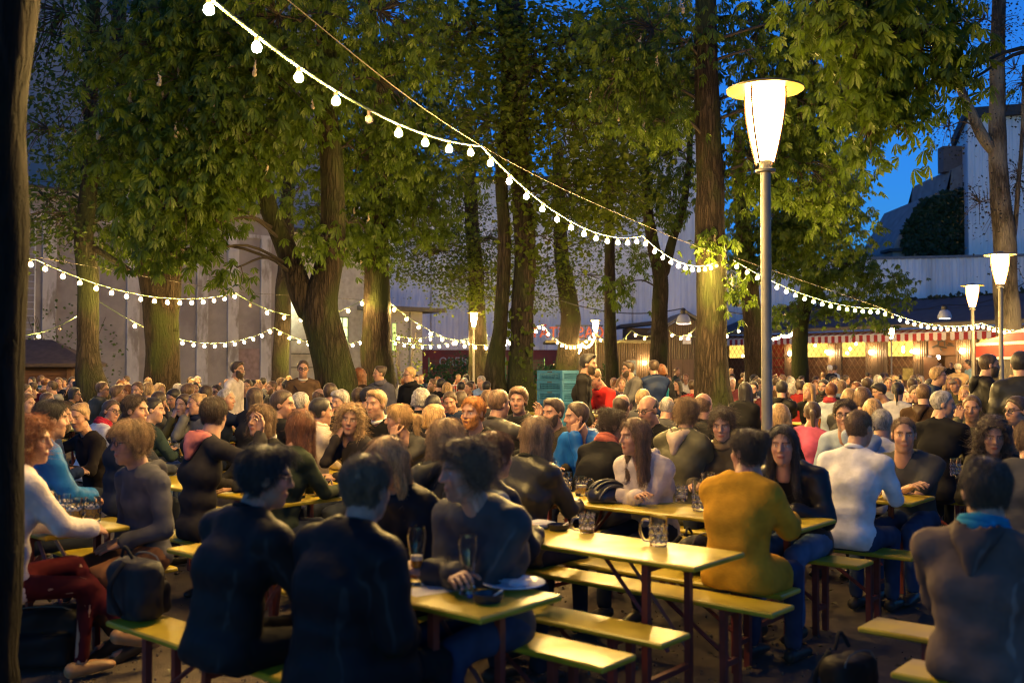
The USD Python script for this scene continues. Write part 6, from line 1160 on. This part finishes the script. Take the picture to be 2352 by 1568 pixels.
p('woman with long black hair and black leather jacket beside the yellow sweater', 1798, 1022, 6.35, -1, -24, ('long', 'black'), ('leather', (.010, .010, .011)), fem=True, legs=DEN)
p('man in white shirt seen from behind on a yellow bench', 1974, 984, 6.85, 1, 128, ('crop', 'brown'), ('cloth', (.62, .60, .60)), glasses=True, collar=(.62, .6, .6), legs=(.03, .045, .09), lean=10)
p('man in dark grey t-shirt with crossed arms facing the camera', 2076, 998, 7.4, -1, -18, ('crop', 'brown'), ('cloth', (.055, .056, .058)), sleeve=.4, pose='cross', lean=14, legs=(.04, .06, .12))
p('person in brown-grey hoodie with turquoise lining at right front', 2264, 1128, 3.95, 1, 168, ('short', 'dark'), ('cloth', (.10, .075, .065)), hood=('cloth', (.075, .056, .05)), scarf=(.015, .17, .30), coat=True, lean=4, legs=BK)
p('woman with short red hair, white sweater and red tights at far left', 72, 1012, 5.35, 1, 95, ('curly', 'red'), ('knit', (.55, .50, .48)), fem=True, leg='cross', legs=(.06, .006, .009), shoe=(.30, .17, .08), pose='table', lean=8)
p('boy with blond fringe, glasses and grey zipped hoodie', 300, 1016, 6.0, -1, -48, ('fringe', 'light'), ('cloth', (.075, .075, .085)), hood=('cloth', (.06, .06, .07)), glasses=True, pose='brace', leg='tuck', legs=(.12, .055, .03), lean=6)
p('person in bright blue hooded jacket behind the red-haired woman', 118, 960, 6.75, 1, 130, ('short', 'black'), ('shell', (.012, .10, .32)), hood=('shell', (.01, .16, .42)), lean=12)
p('man in dark hoodie with dusty pink hood seen from behind', 492, 953, 7.15, 1, 172, ('short', 'dark'), ('cloth', (.024, .022, .024)), hood=('cloth', (.46, .15, .14)), pose='raise', lean=6, collar=(.46, .15, .14))
p('woman with long red hair and dark green coat seen from behind', 690, 982, 7.1, 1, -140, ('long', 'auburn'), ('cloth', (.022, .030, .018)), fem=True, lean=10)
p('woman with brown curly bob and white collar facing left', 598, 966, 7.7, -1, -30, ('bob', 'brown'), ('cloth', (.016, .016, .017)), fem=True, collar=(.5, .5, .52), nod=-4)
p('man with short brown hair and navy hoodie in profile to the right', 312, 942, 8.4, 1, 82, ('short', 'dark'), ('cloth', (.022, .026, .04)), lean=8)
p('bearded man with ponytail in dark blue jacket leaning right', 135, 956, 8.4, 1, 98, ('pony', 'dark'), ('cloth', (.014, .028, .085)), beard='dark', lean=20)
p('smiling woman with light brown hair in black cardigan', 182, 958, 8.9, -1, -14, ('bun', 'light'), ('cloth', (.012, .010, .012)), fem=True, nod=14, tilt=6, pose='raise')
p('woman in pale coat with black short hair in profile to the right', 738, 946, 8.7, 1, 118, ('short', 'black'), ('knit', (.40, .34, .30)), fem=True, scarf=(.40, .33, .28))
p('smiling woman with big curly sandy hair resting her cheek on a hand', 806, 964, 8.3, -1, -2, ('bigcurl', 'light'), ('cloth', (.030, .026, .026)), fem=True, pose='chin', tilt=-8)
p('blond woman with ponytail resting her chin on her hand', 914, 962, 8.3, -1, -84, ('pony', 'blond'), ('cloth', (.05, .048, .046)), fem=True, pose='chinl', lean=16)
p('blond woman with straight bob in profile to the right', 1000, 962, 8.6, 1, 112, ('bob', 'blond'), ('cloth', (.022, .018, .020)), fem=True, pose='chin')
p('man with ginger hair and ginger beard in black sweater', 1086, 948, 8.2, -1, -34, ('short', 'orange'), ('cloth', (.014, .014, .015)), beard='orange', lean=10)
p('man in grey leather jacket seen from behind raising a cigarette', 1147, 928, 9.3, 1, 128, ('short', 'brown'), ('leather', (.050, .046, .038)), pose='raise')
p('man with shaggy brown hair in dark blazer facing the camera', 1190, 920, 10.0, -1, -14, ('shaggy', 'brown'), ('cloth', (.020, .020, .020)), collar=(.06, .06, .05))
p('bearded man behind the blue jacket looking left', 1270, 948, 9.0, -1, -46, ('quiff', 'dark'), ('cloth', (.05, .042, .030)), beard='dark')
p('man in bright blue rain jacket with hand at his mouth', 1324, 958, 8.6, -1, -74, ('short', 'dark'), ('shell', (.010, .085, .33)), hood=('shell', (.010, .085, .33)), pose='chinl', lean=16)
p('dark-haired woman in black with coral scarf leaning right', 1410, 977, 7.9, 1, 96, ('updo', 'dark'), ('cloth', BK), fem=True, scarf=(.36, .10, .07), lean=24, nod=10)
p('bald man with glasses and black jacket looking down to the left', 1488, 941, 9.2, -1, -48, ('bald', 'black'), ('cloth', BK), glasses=True, nod=14)
p('woman in olive parka with cream-lined hood seen from behind', 1577, 951, 7.9, 1, 165, ('updo', 'light'), ('shell', (.085, .080, .050)), fem=True, hood=('knit', (.44, .34, .26)), coat=True, lean=4)
p('smiling dark-haired woman in brown jacket with fur collar', 1658, 976, 7.7, -1, -18, ('updo', 'dark'), ('shell', (.055, .045, .032)), fem=True, scarf=(.13, .09, .055), nod=12)
p('man in light blue shirt and glasses with his hand before his mouth', 1941, 953, 8.3, -1, -24, ('short', 'dark'), ('cloth', (.27, .33, .42)), glasses=True, pose='chinl', lean=14)
p('blond woman with bob seen from behind next to the near lamp post', 1790, 960, 8.8, 1, 172, ('bob', 'blond'), ('cloth', BK), fem=True)
p('grey cropped man in white shirt seen from behind', 2026, 974, 8.5, 1, 150, ('crop', 'grey'), ('cloth', (.5, .5, .5)))
p('man in black with sunglasses on his head in profile to the right', 2166, 924, 9.5, 1, 74, ('crop', 'grey'), ('cloth', BK), lean=10)
p('man in olive shirt drinking from a glass at right', 2232, 938, 9.6, -1, -30, ('crop', 'brown'), ('cloth', (.10, .10, .06)), pose='drink')
p('woman with long dark curly hair looking down at right', 2280, 1000, 7.1, -1, -14, ('bigcurl', 'dark'), ('cloth', (.030, .028, .020)), fem=True, nod=16)
p('man with glasses and navy jacket at the right edge looking left', 2334, 943, 9.0, -1, -72, ('short', 'dark'), ('cloth', NV), glasses=True)
p('person with brown hair cut by the right edge behind the hooded man', 2366, 1012, 6.6, 1, 150, ('short', 'brown'), ('cloth', DG))
# --- standing
p('standing man in white shirt with dark beard facing right', 546, 849, 15.6, 1, 78, ('quiff', 'dark'), ('cloth', (.62, .56, .52)), stand=True, face=80, pose='side', beard='dark', legs=BK)
p('standing man in brown sweater and glasses left of the forked trunk', 696, 847, 15.0, -1, 14, ('short', 'dark'), ('cloth', (.085, .052, .03)), stand=True, face=10, pose='pocket', glasses=True, collar=(.4, .38, .34), bagstrap=(.03, .02, .02), legs=BK)
p('man half hidden on the right of the forked trunk', 801, 855, 17.2, 1, 70, ('short', 'black'), ('cloth', GY), stand=True, face=60, pose='side')
p('standing woman with auburn curls and dark coat seen from behind', 826, 864, 15.9, 1, 170, ('curlylong', 'auburn'), ('cloth', (.030, .020, .018)), fem=True, stand=True, face=175, pose='side', coat=True)
p('standing woman with dark hair tied back and big grey scarf', 871, 858, 15.6, -1, -62, ('bun', 'dark'), ('cloth', (.09, .09, .11)), fem=True, stand=True, face=-20, pose='side', scarf=(.11, .10, .12), coat=True)
p('standing woman with short blond hair, glasses and black scarf over striped top', 940, 861, 15.4, -1, -54, ('short', 'blond'), ('cloth', BK), fem=True, stand=True, face=-30, pose='side', scarf=(.012, .012, .013), glasses=True, stripes=None, coat=True)
p('standing bearded man in long black coat before the blue crates', 1351, 836, 12.8, 1, 76, ('quiff', 'black'), ('cloth', (.012, .011, .011)), stand=True, face=80, pose='pocket', beard='dark', coat=True, legs=BK)
p('standing man in red t-shirt bending over a table', 1366, 868, 13.6, -1, -50, ('crop', 'brown'), ('cloth', (.38, .018, .016)), stand=True, face=-58, pose='work', sleeve=.4, lean=20, nod=32)
p('standing man with glasses and grey jacket leaning left', 1443, 848, 17.0, -1, -82, ('quiff', 'dark'), ('shell', (.10, .095, .09)), stand=True, face=-80, pose='work', glasses=True, beard='dark', lean=14)
p('standing man in quilted navy jacket seen from behind', 1501, 844, 17.0, 1, -158, ('short', 'dark'), ('shell', (.014, .024, .065)), stand=True, face=-165, pose='work', legs=(.16, .16, .18))
wm = p('standing woman with auburn hair and turquoise backpack', 1519, 853, 18.2, 1, 160, ('curly', 'auburn'), ('cloth', (.016, .016, .02)), fem=True, stand=True, face=170, pose='side')
G_ = wm['G']; L_ = wm['local']; q = G_(L_['C'] - L_['fd'] * .21 - np.array([0, 0, .25])); bag('backpack', 'turquoise backpack on the back of the auburn-haired woman', (q[0], q[1], q[2]), wm['th'], (.30, .18, .42), (.01, .16, .24))
p('standing balding man with beard and black jacket at right', 2272, 839, 11.0, 1, 82, ('crop', 'dark'), ('shell', BK), stand=True, face=85, pose='pocket', beard='dark', hood=('shell', BK))
p('standing person in dark olive leather coat at the right edge', 2344, 838, 9.6, 1, 160, ('short', 'black'), ('leather', (.030, .028, .018)), stand=True, face=165, pose='side', coat=True)
p('standing person with light brown hair in olive and denim jacket', 2156, 864, 14.2, 1, 64, ('shaggy', 'light'), ('denim', (.045, .06, .075)), stand=True, face=60, pose='carry')
p('standing white-haired man in dark jacket before the lattice window', 1906, 847, 33, 1, 170, ('crop', 'white'), ('cloth', (.02, .022, .03)), stand=True, face=-150, pose='side')
p('standing companion in light blue top beside the white-haired man', 1917, 847, 34, 1, 150, ('short', 'dark'), ('cloth', (.32, .40, .52)), stand=True, face=120, pose='side')
p('standing woman with long blond hair and white top by the left lattice window', 1679, 853, 40, -1, 20, ('long', 'blond'), ('cloth', WH), fem=True, stand=True, face=40, pose='side')
p('left one of two staff in black in the restaurant doorway', 2158, 839, 52, -1, 30, ('short', 'black'), ('cloth', BK), stand=True, face=20, pose='carry')
p('right one of two staff in black in the restaurant doorway', 2184, 838, 51, -1, -40, ('short', 'black'), ('cloth', BK), stand=True, face=-20, pose='carry')
p('standing person in tan coat and grey knit hat before the entrance', 2200, 845, 27, 1, 170, ('crop', 'grey'), ('shell', (.22, .15, .09)), stand=True, face=170, pose='side', cap=(.12, .12, .14))
p('standing youth in light blue hoodie right of the entrance', 2221, 836, 30, -1, -100, ('short', 'black'), ('cloth', (.20, .32, .42)), stand=True, face=-95, pose='side', hood=('cloth', (.20, .32, .42)))
p('grey-haired person in grey-brown coat before the wide pier', 2016, 872, 24, 1, 175, ('bob', 'grey'), ('cloth', (.11, .09, .07)), stand=False, coat=True)
p('standing dark-haired person in front of the brown cabin door', 1556, 853, 34, -1, 40, ('short', 'brown'), ('cloth', (.035, .05, .045)), stand=True, face=60, pose='side')
# --- middle distance, left half
T_ = [
 (61, 899, 19, 1, 86, 'short', 'dark', CH, 'dark-haired man in profile to the right below the kiosk'),
 (119, 890, 19, -1, -84, 'short', 'dark', (.17, .17, .16), 'man in grey hooded top facing left in front of the kiosk', dict(hood=('cloth', (.17, .17, .16)))),
 (109, 921, 13.5, 1, 92, 'crop', 'brown', CH, 'man with receding brown hair in profile to the right at far left'),
 (180, 889, 20.5, 1, 80, 'updo', 'black', BK, 'woman with dark tied-up hair beside the burr trunk', dict(fem=True)),
 (172, 906, 17, 1, 88, 'bob', 'black', BK, 'woman with black bob and glasses in black jacket at left', dict(fem=True, glasses=True)),
 (61, 928, 12.5, 1, 80, 'short', 'brown', DG, 'brown-haired man partly hidden by the near dark trunk'),
 (236, 894, 15.8, 1, 90, 'short', 'brown', (.05, .05, .035), 'man with glasses in waxed jacket in front of the burr trunk', dict(glasses=True)),
 (256, 944, 10, 1, 60, 'short', 'dark', (.5, .48, .5), 'person with crimson scarf and white top behind the navy hoodie', dict(fem=True, scarf=(.34, .02, .04), glasses=True)),
 (353, 942, 11, 1, 98, 'short', 'black', (.02, .035, .035), 'black-haired man in dark teal top right of the navy hoodie'),
 (366, 922, 13, 1, 160, 'short', 'dark', DG, 'dark-haired person seen from behind above the teal top'),
 (315, 897, 16, -1, -10, 'short', 'brown', CH, 'ruddy-faced man among the crowd left of the double trunk'),
 (341, 896, 16.5, 1, 165, 'bob', 'blond', BK, 'woman with straight blond bob seen from behind at left', dict(fem=True)),
 (367, 897, 17.2, 1, 60, 'curly', 'blond', CH, 'woman with curly blond hair beside the blond bob', dict(fem=True)),
 (398, 912, 14, -1, -30, 'short', 'black', DG, 'dark-haired man in grey jacket bending forward under the double trunk', dict(lean=30, nod=25)),
 (270, 904, 15, 1, 120, 'shaggy', 'brown', OL, 'brown-haired man seen from behind left of the double trunk'),
 (290, 899, 17.5, -1, -60, 'short', 'auburn', BR, 'man with auburn hair left of the double trunk'),
 (520, 917, 11, 1, 80, 'crop', 'grey', NV, 'man with shaved grey head and navy sweater raising his hand', dict(pose='raise')),
 (450, 928, 10.4, -1, -52, 'bun', 'light', (.12, .12, .12), 'woman with hair tied back and dark navy scarf looking left', dict(fem=True, scarf=(.012, .016, .04))),
 (421, 930, 11.2, -1, -20, 'long', 'dark', OL, 'woman with long dark hair and hand on her cheek', dict(fem=True, pose='chin')),
 (587, 915, 12, 1, 150, 'long', 'dark', CH, 'woman with long dark hair seen from behind above the curly bob', dict(fem=True)),
 (650, 917, 9.5, 1, 84, 'short', 'dark', BK, 'man with receding dark hair and hand on his chin in profile', dict(pose='chin')),
 (692, 928, 11, 1, 140, 'short', 'grey', NV, 'man with greying dark hair seen from behind below the brown sweater'),
 (781, 922, 11, -1, -40, 'shaggy', 'grey', CH, 'man with curly grey hair looking down to the left', dict(nod=14)),
 (735, 915, 13, 1, 150, 'bald', 'brown', DG, 'balding man seen from behind in front of the forked trunk'),
 (497, 902, 15, -1, -22, 'short', 'dark', BR, 'dark-haired man with glasses left of the white shirt', dict(glasses=True)),
 (473, 904, 15.4, 1, 160, 'bob', 'dark', OL, 'person with dark bob seen from behind left of the white shirt', dict(fem=True)),
 (446, 893, 18, -1, 30, 'short', 'black', CH, 'black-haired man under the pilasters'),
 (432, 902, 16, 1, 150, 'shaggy', 'brown', DG, 'brown-haired person seen from behind under the pilasters'),
 (567, 888, 18.5, -1, 0, 'short', 'dark', BK, 'dark-haired man just right of the standing white shirt'),
 (580, 888, 19.5, 1, 100, 'short', 'black', OL, 'black-haired man second to the right of the standing white shirt'),
 (624, 890, 20, -1, -50, 'short', 'brown', CH, 'smiling man looking left before the grey wall', dict(beard='brown')),
 (659, 887, 20, 1, 160, 'short', 'black', DG, 'black-haired person seen from behind left of the brown sweater'),
 (760, 903, 13.5, 1, 170, 'short', 'dark', CH, 'dark head directly in front of the forked trunk'),
 (826, 914, 13, 1, 160, 'short', 'dark', (.22, .20, .17), 'dark-haired man in pale checked shirt seen from behind'),
 (848, 913, 12.3, 1, 84, 'short', 'black', CH, 'black-haired bearded man in profile behind the young man in waistcoat', dict(beard='black')),
 (863, 928, 10, -1, -30, 'quiff', 'light', BK, 'young man in black waistcoat with open white collar', dict(collar=(.6, .58, .56))),
 (968, 919, 12, 1, 165, 'curly', 'grey', BK, 'person with curly grey hair seen from behind'),
 (995, 931, 10.8, 1, 160, 'long', 'black', BK, 'woman with long black hair seen from behind above the blond bob', dict(fem=True)),
 (1034, 923, 11.6, -1, -8, 'short', 'dark', NV, 'dark-haired man looking down in navy behind the ginger beard', dict(nod=16)),
 (1059, 920, 12.6, 1, 160, 'bob', 'dark', DG, 'dark-haired woman in grey jacket seen from behind beside the ginger beard', dict(fem=True)),
 (1120, 918, 12.0, 1, 170, 'bob', 'brown', CH, 'woman with brown bob seen from behind left of the grey leather jacket', dict(fem=True)),
 (994, 884, 21, -1, -62, 'short', 'brown', BK, 'bearded man with brown fringe before the barrier', dict(beard='brown')),
 (1013, 884, 20, 1, 160, 'short', 'black', BK, 'black-haired person seen from behind near the bush'),
 (1027, 893, 19, 1, 165, 'bob', 'blond', (.22, .05, .05), 'blond person in red striped wrap seen from behind', dict(fem=True, stripes=((.30, .06, .06), (.07, .05, .06), 90.0))),
 (1059, 890, 20, 1, 170, 'short', 'black', (.015, .06, .09), 'black-haired person in teal seen from behind below the bush', dict(fem=True)),
 (1076, 891, 21, -1, -46, 'bun', 'dark', (.05, .02, .03), 'smiling woman with dark hair beside the teal back', dict(fem=True)),
 (1105, 876, 22.5, -1, -40, 'short', 'grey', (.22, .33, .52), 'grey-haired man in light blue shirt under the street lamp'),
 (1118, 890, 20, 1, 150, 'short', 'black', DG, 'black-haired person next to the light blue shirt'),
 (1149, 880, 24, -1, -30, 'short', 'dark', (.33, .33, .38), 'man in pale plaid shirt drinking beside the ivy trunk', dict(pose='drink')),
 # right half
 (1428, 934, 10.5, 1, 150, 'bald', 'dark', CH, 'balding man in dark coat seen from behind left of the bald man with glasses'),
 (1477, 919, 12, 1, 160, 'crop', 'light', DG, 'man with cropped sandy hair behind the bald man with glasses'),
 (1532, 936, 11, 1, 165, 'bald', 'grey', DG, 'bald man in dark scarf seen from behind left of the parka'),
 (1616, 934, 10, 1, 140, 'bald', 'brown', BK, 'bald man with pink scalp in front of the thick trunk'),
 (1427, 881, 20, -1, 6, 'bob', 'brown', (.06, .04, .07), 'woman with brown hair in purple top below the grey jacket man', dict(fem=True)),
 (1592, 888, 19, 1, 150, 'short', 'dark', (.30, .02, .025), 'person in red jacket beside the left edge of the thick trunk'),
 (1556, 884, 22, -1, -60, 'long', 'black', BK, 'woman with black hair left of the red jacket', dict(fem=True)),
 (1681, 880, 22, -1, 10, 'crop', 'white', (.18, .05, .05), 'white-haired ruddy man right of the thick trunk'),
 (1712, 897, 13.2, 1, 160, 'long', 'black', BK, 'woman with long black hair and black coat seen from behind beside the trunk', dict(fem=True, coat=True)),
 (1729, 894, 15.5, -1, -20, 'short', 'black', (.07, .015, .02), 'man in dark red jacket with white collar facing the black-haired woman', dict(collar=(.5, .5, .5), beard='black')),
 (1740, 882, 20, 1, 120, 'short', 'dark', NV, 'dark-haired man in navy just left of the near lamp post'),
 (1733, 873, 25, -1, 20, 'curly', 'black', CH, 'person with curly black hair left of the lamp post'),
 (1795, 893, 15, 1, 170, 'short', 'black', BK, 'man in black hooded jacket seen from behind right of the lamp post', dict(hood=('cloth', BK))),
 (1822, 896, 17, 1, 165, 'curly', 'grey', OL, 'person with greying curls seen from behind right of the black hood'),
 (1784, 880, 21, 1, 150, 'short', 'dark', BR, 'dark-haired man directly right of the lamp post'),
 (1817, 878, 22.5, 1, 160, 'bob', 'grey', GY, 'grey-haired woman seen from behind before the slim forked trunk', dict(fem=True)),
 (1838, 889, 17.5, 1, 150, 'short', 'dark', (.22, .02, .02), 'dark-haired person in wine red top left of the blond smoker'),
 (1857, 898, 15, -1, -56, 'long', 'blond', BK, 'blond woman in black holding up a cigarette', dict(fem=True, pose='raise')),
 (1891, 889, 17, -1, -40, 'short', 'black', BK, 'dark bearded man behind the blond smoker', dict(beard='black')),
 (1910, 899, 14.6, 1, 150, 'short', 'auburn', (.30, .34, .38), 'woman with short auburn hair, red scarf and pale denim jacket', dict(fem=True, scarf=(.35, .04, .05))),
 (1933, 888, 18.2, 1, 165, 'long', 'brown', DEN, 'woman with long brown hair seen from behind in denim', dict(fem=True)),
 (1919, 880, 21, -1, -30, 'bun', 'dark', CH, 'woman with dark hair facing left behind the pale denim jacket', dict(fem=True)),
 (1966, 893, 17, -1, -58, 'bob', 'auburn', BK, 'woman with auburn bob looking left', dict(fem=True)),
 (1990, 883, 18, 1, 165, 'short', 'dark', (.03, .03, .035), 'dark-haired man in dark jacket with pale collar seen from behind', dict(collar=(.4, .42, .45))),
 (1866, 950, 10.6, 1, 165, 'pony', 'dark', (.42, .08, .14), 'girl in pink and blue with dark ponytail seen from behind', dict(fem=True)),
 (1980, 916, 11.2, 1, 160, 'bob', 'brown', NV, 'person with thick brown bob seen from behind above the grey cropped man'),
 (1952, 918, 11.7, 1, 155, 'bob', 'light', CH, 'person with light brown bob seen from behind above the light blue shirt', dict(fem=True)),
 (2004, 945, 10, 1, 165, 'long', 'blond', GY, 'woman with ash blond hair seen from behind left of the grey cropped man', dict(fem=True)),
 (2063, 888, 13.4, 1, 150, 'pony', 'black', (.36, .36, .40), 'woman with long dark ponytail and pale denim jacket', dict(fem=True)),
 (2095, 874, 17, 1, 165, 'short', 'dark', (.48, .40, .30), 'dark-haired man in cream hooded top seen from behind', dict(hood=('cloth', (.48, .40, .30)))),
 (2019, 888, 16, -1, -88, 'shaggy', 'black', BK, 'black-haired person in black bending left', dict(lean=24, nod=18)),
 (2103, 905, 14.2, -1, -8, 'short', 'dark', DG, 'man facing the camera between the cream top and the brown leather jacket'),
 (2121, 902, 12.6, 1, 160, 'short', 'brown', (.06, .035, .02), 'man in brown leather jacket seen from behind', dict(hood=('leather', (.06, .035, .02)))),
 (2194, 875, 18.5, -1, -60, 'short', 'orange', OL, 'ginger man with cap talking to the left', dict(cap=(.14, .11, .09))),
 (2178, 877, 20, -1, 20, 'long', 'light', DG, 'woman with light brown hair beside the ginger man', dict(fem=True)),
 (2231, 879, 16, -1, -30, 'bob', 'dark', CH, 'woman with glasses left of the standing man in black', dict(fem=True, glasses=True)),
 (2219, 905, 13.2, -1, -50, 'bob', 'blond', BR, 'blond woman below the standing man in black', dict(fem=True)),
 (2271, 934, 11, 1, 165, 'short', 'black', BK, 'black-haired person seen from behind right of the drinking man'),
 (2258, 918, 12.5, 1, 160, 'short', 'dark', DG, 'dark-haired person seen from behind before the standing man in black'),
 (2138, 889, 15.5, -1, 0, 'curly', 'black', BK, 'person with black curls behind the olive and denim jacket'),
 (2040, 880, 22, -1, -10, 'short', 'dark', (.2, .2, .22), 'man in grey facing the camera before the wide pier'),
]
for e in T_:
    kw = dict(e[9]) if len(e) > 9 else {}
    top = kw.pop('top', (['cloth', 'cloth', 'shell', 'knit'][int(e[0] * 7 + e[1]) % 4], e[7])); kw.setdefault('pose', ['table', 'cross', 'table', 'chin', 'lap'][int(e[0] + e[1]) % 5]); kw.setdefault('tilt', float(R.normal(0, 4)))
    p(e[8], e[0], e[1], e[2], e[3], e[4], (e[5], e[6]), top, skin=int(e[0]) % 4, legs=[BK, DEN, (.03, .04, .07), BR][int(e[0]) % 4], **kw)
# --- the dense far crowd
tops = dict(black=BK, navy=NV, grey=GY, brown=BR, olive=OL, red=(.26, .03, .03), white=(.5, .48, .45), denim=DEN, teal=(.02, .09, .11), charcoal=CH, beige=(.33, .25, .17), wine=(.09, .012, .02))
zones = [(60, 240, 22, 29, 'near the kiosk'), (250, 450, 19, 30, 'by the double trunk'), (450, 690, 21, 32, 'before the pilastered wall'), (900, 1130, 25, 33, 'near the barrier and bush'), (1400, 1600, 22, 36, 'before the slatted shed'), (1660, 1860, 26, 44, 'right of the thick trunk'), (1860, 2060, 24, 46, 'before the lattice windows'), (2060, 2250, 22, 42, 'near the restaurant entrance'), (2245, 2345, 14, 30, 'at right below the parasol')]
rr = random.Random(5); seen = set(); taken = [at(e[0], e[1], e[2])[:2] for e in T_]
adj = {'short': 'short', 'shaggy': 'tousled', 'bob': 'bobbed', 'long': 'long', 'pony': 'ponytailed', 'curly': 'curly', 'bun': 'pinned-up', 'crop': 'cropped', 'bald': 'thinning'}
cols = ['black', 'dark', 'brown', 'light', 'blond', 'auburn', 'grey']
for zi, (x0, x1, y0, y1, where) in enumerate(zones):
    made = tries = 0
    while made < (9, 10, 11, 9, 9, 13, 17, 12, 8)[zi] and tries < 300:
        tries += 1; Y = y0 + (y1 - y0) * rr.random() ** 1.2; px = rr.uniform(x0, x1); Hz = rr.uniform(1.19, 1.34); py = 840 + (1.71 - Hz) / Y * FPX; q = at(px, py, Y)[:2]
        if min(np.linalg.norm(q - t) for t in taken) < .62 or min(np.linalg.norm(q - o) for o in obstacles) < .75: continue
        fem = rr.random() < .45; st = rr.choice(['bob', 'long', 'pony', 'curly', 'bun'] if fem else ['short', 'short', 'shaggy', 'crop', 'bald']); hc = rr.choice(cols); tn = rr.choice(list(tops)); s = rr.choice([-1, 1]); 
        look = rr.choice([-60, -20, 20, 60]) if s < 0 else rr.choice([90, 120, 160, 190]); lb = f"{'woman' if fem else 'man'} with {adj[st]} {hc} hair, {tn} top, far off {where}"
        if lb in seen: continue
        seen.add(lb); taken.append(q); made += 1
        p(lb, px, py, Y, s, look, (st, hc), ('cloth', tops[tn]), fem=fem, pose=rr.choice(['table', 'cross', 'chin', 'drink', 'lap']), skin=rr.randrange(4), legs=rr.choice([BK, DEN, NV]), lod=3)

# --- the tables and benches those people use, on the same grid
S_ = np.array([[r.GetAttribute('xformOp:translate').Get()[0], r.GetAttribute('xformOp:translate').Get()[1]] for r, fc, lb in people if not lb.startswith('standing') and 'staff' not in lb])
GS = np.stack([(S_ - O) @ E1, (S_ - O) @ E2], 1)      # where everyone sits, in the grid of tables
def taken_by(a, b, half, lim=.30): return ((np.abs(GS[:, 0] - a) < half) & (np.abs(GS[:, 1] - b) < lim)).sum()
near_done = [grid(a, b) for a, b in ((1.1, .25), (.97, 1.59), (1.06, 2.95), (.95, 4.46), (2.6, 5.55), (4.12, 0), (4.18, 1.65), (4.15, 3.0))]
nt = 0
for k in range(3, 40):
    for j in range(-16, 20):
        a, b = 1.1 + 2.75 * j, .25 + 1.4 * k; c = grid(a, b)
        if c[1] < 7.2 or c[1] > 52 or abs(c[0]) > c[1] * .53 + 1: continue
        if min(np.linalg.norm(c - q) for q in near_done) < 1.5 or min(np.linalg.norm(c - o) for o in obstacles) < 1.2: continue
        n1, n2 = taken_by(a, b - .44, 1.2), taken_by(a, b + .40, 1.2)
        if n1 + n2 == 0: continue
        jit = float(R.normal(0, .012))
        put_table(a, b, 'yellow beer table half hidden in the seated crowd', group='tables among the crowd', jit=jit); nt += 1
        if n1: put_bench(a, b - .44, 'yellow beer bench half hidden under the seated crowd', group='benches among the crowd', jit=jit)
        if n2: put_bench(a, b + .44, 'yellow beer bench half hidden under the seated crowd', group='benches among the crowd', jit=jit)
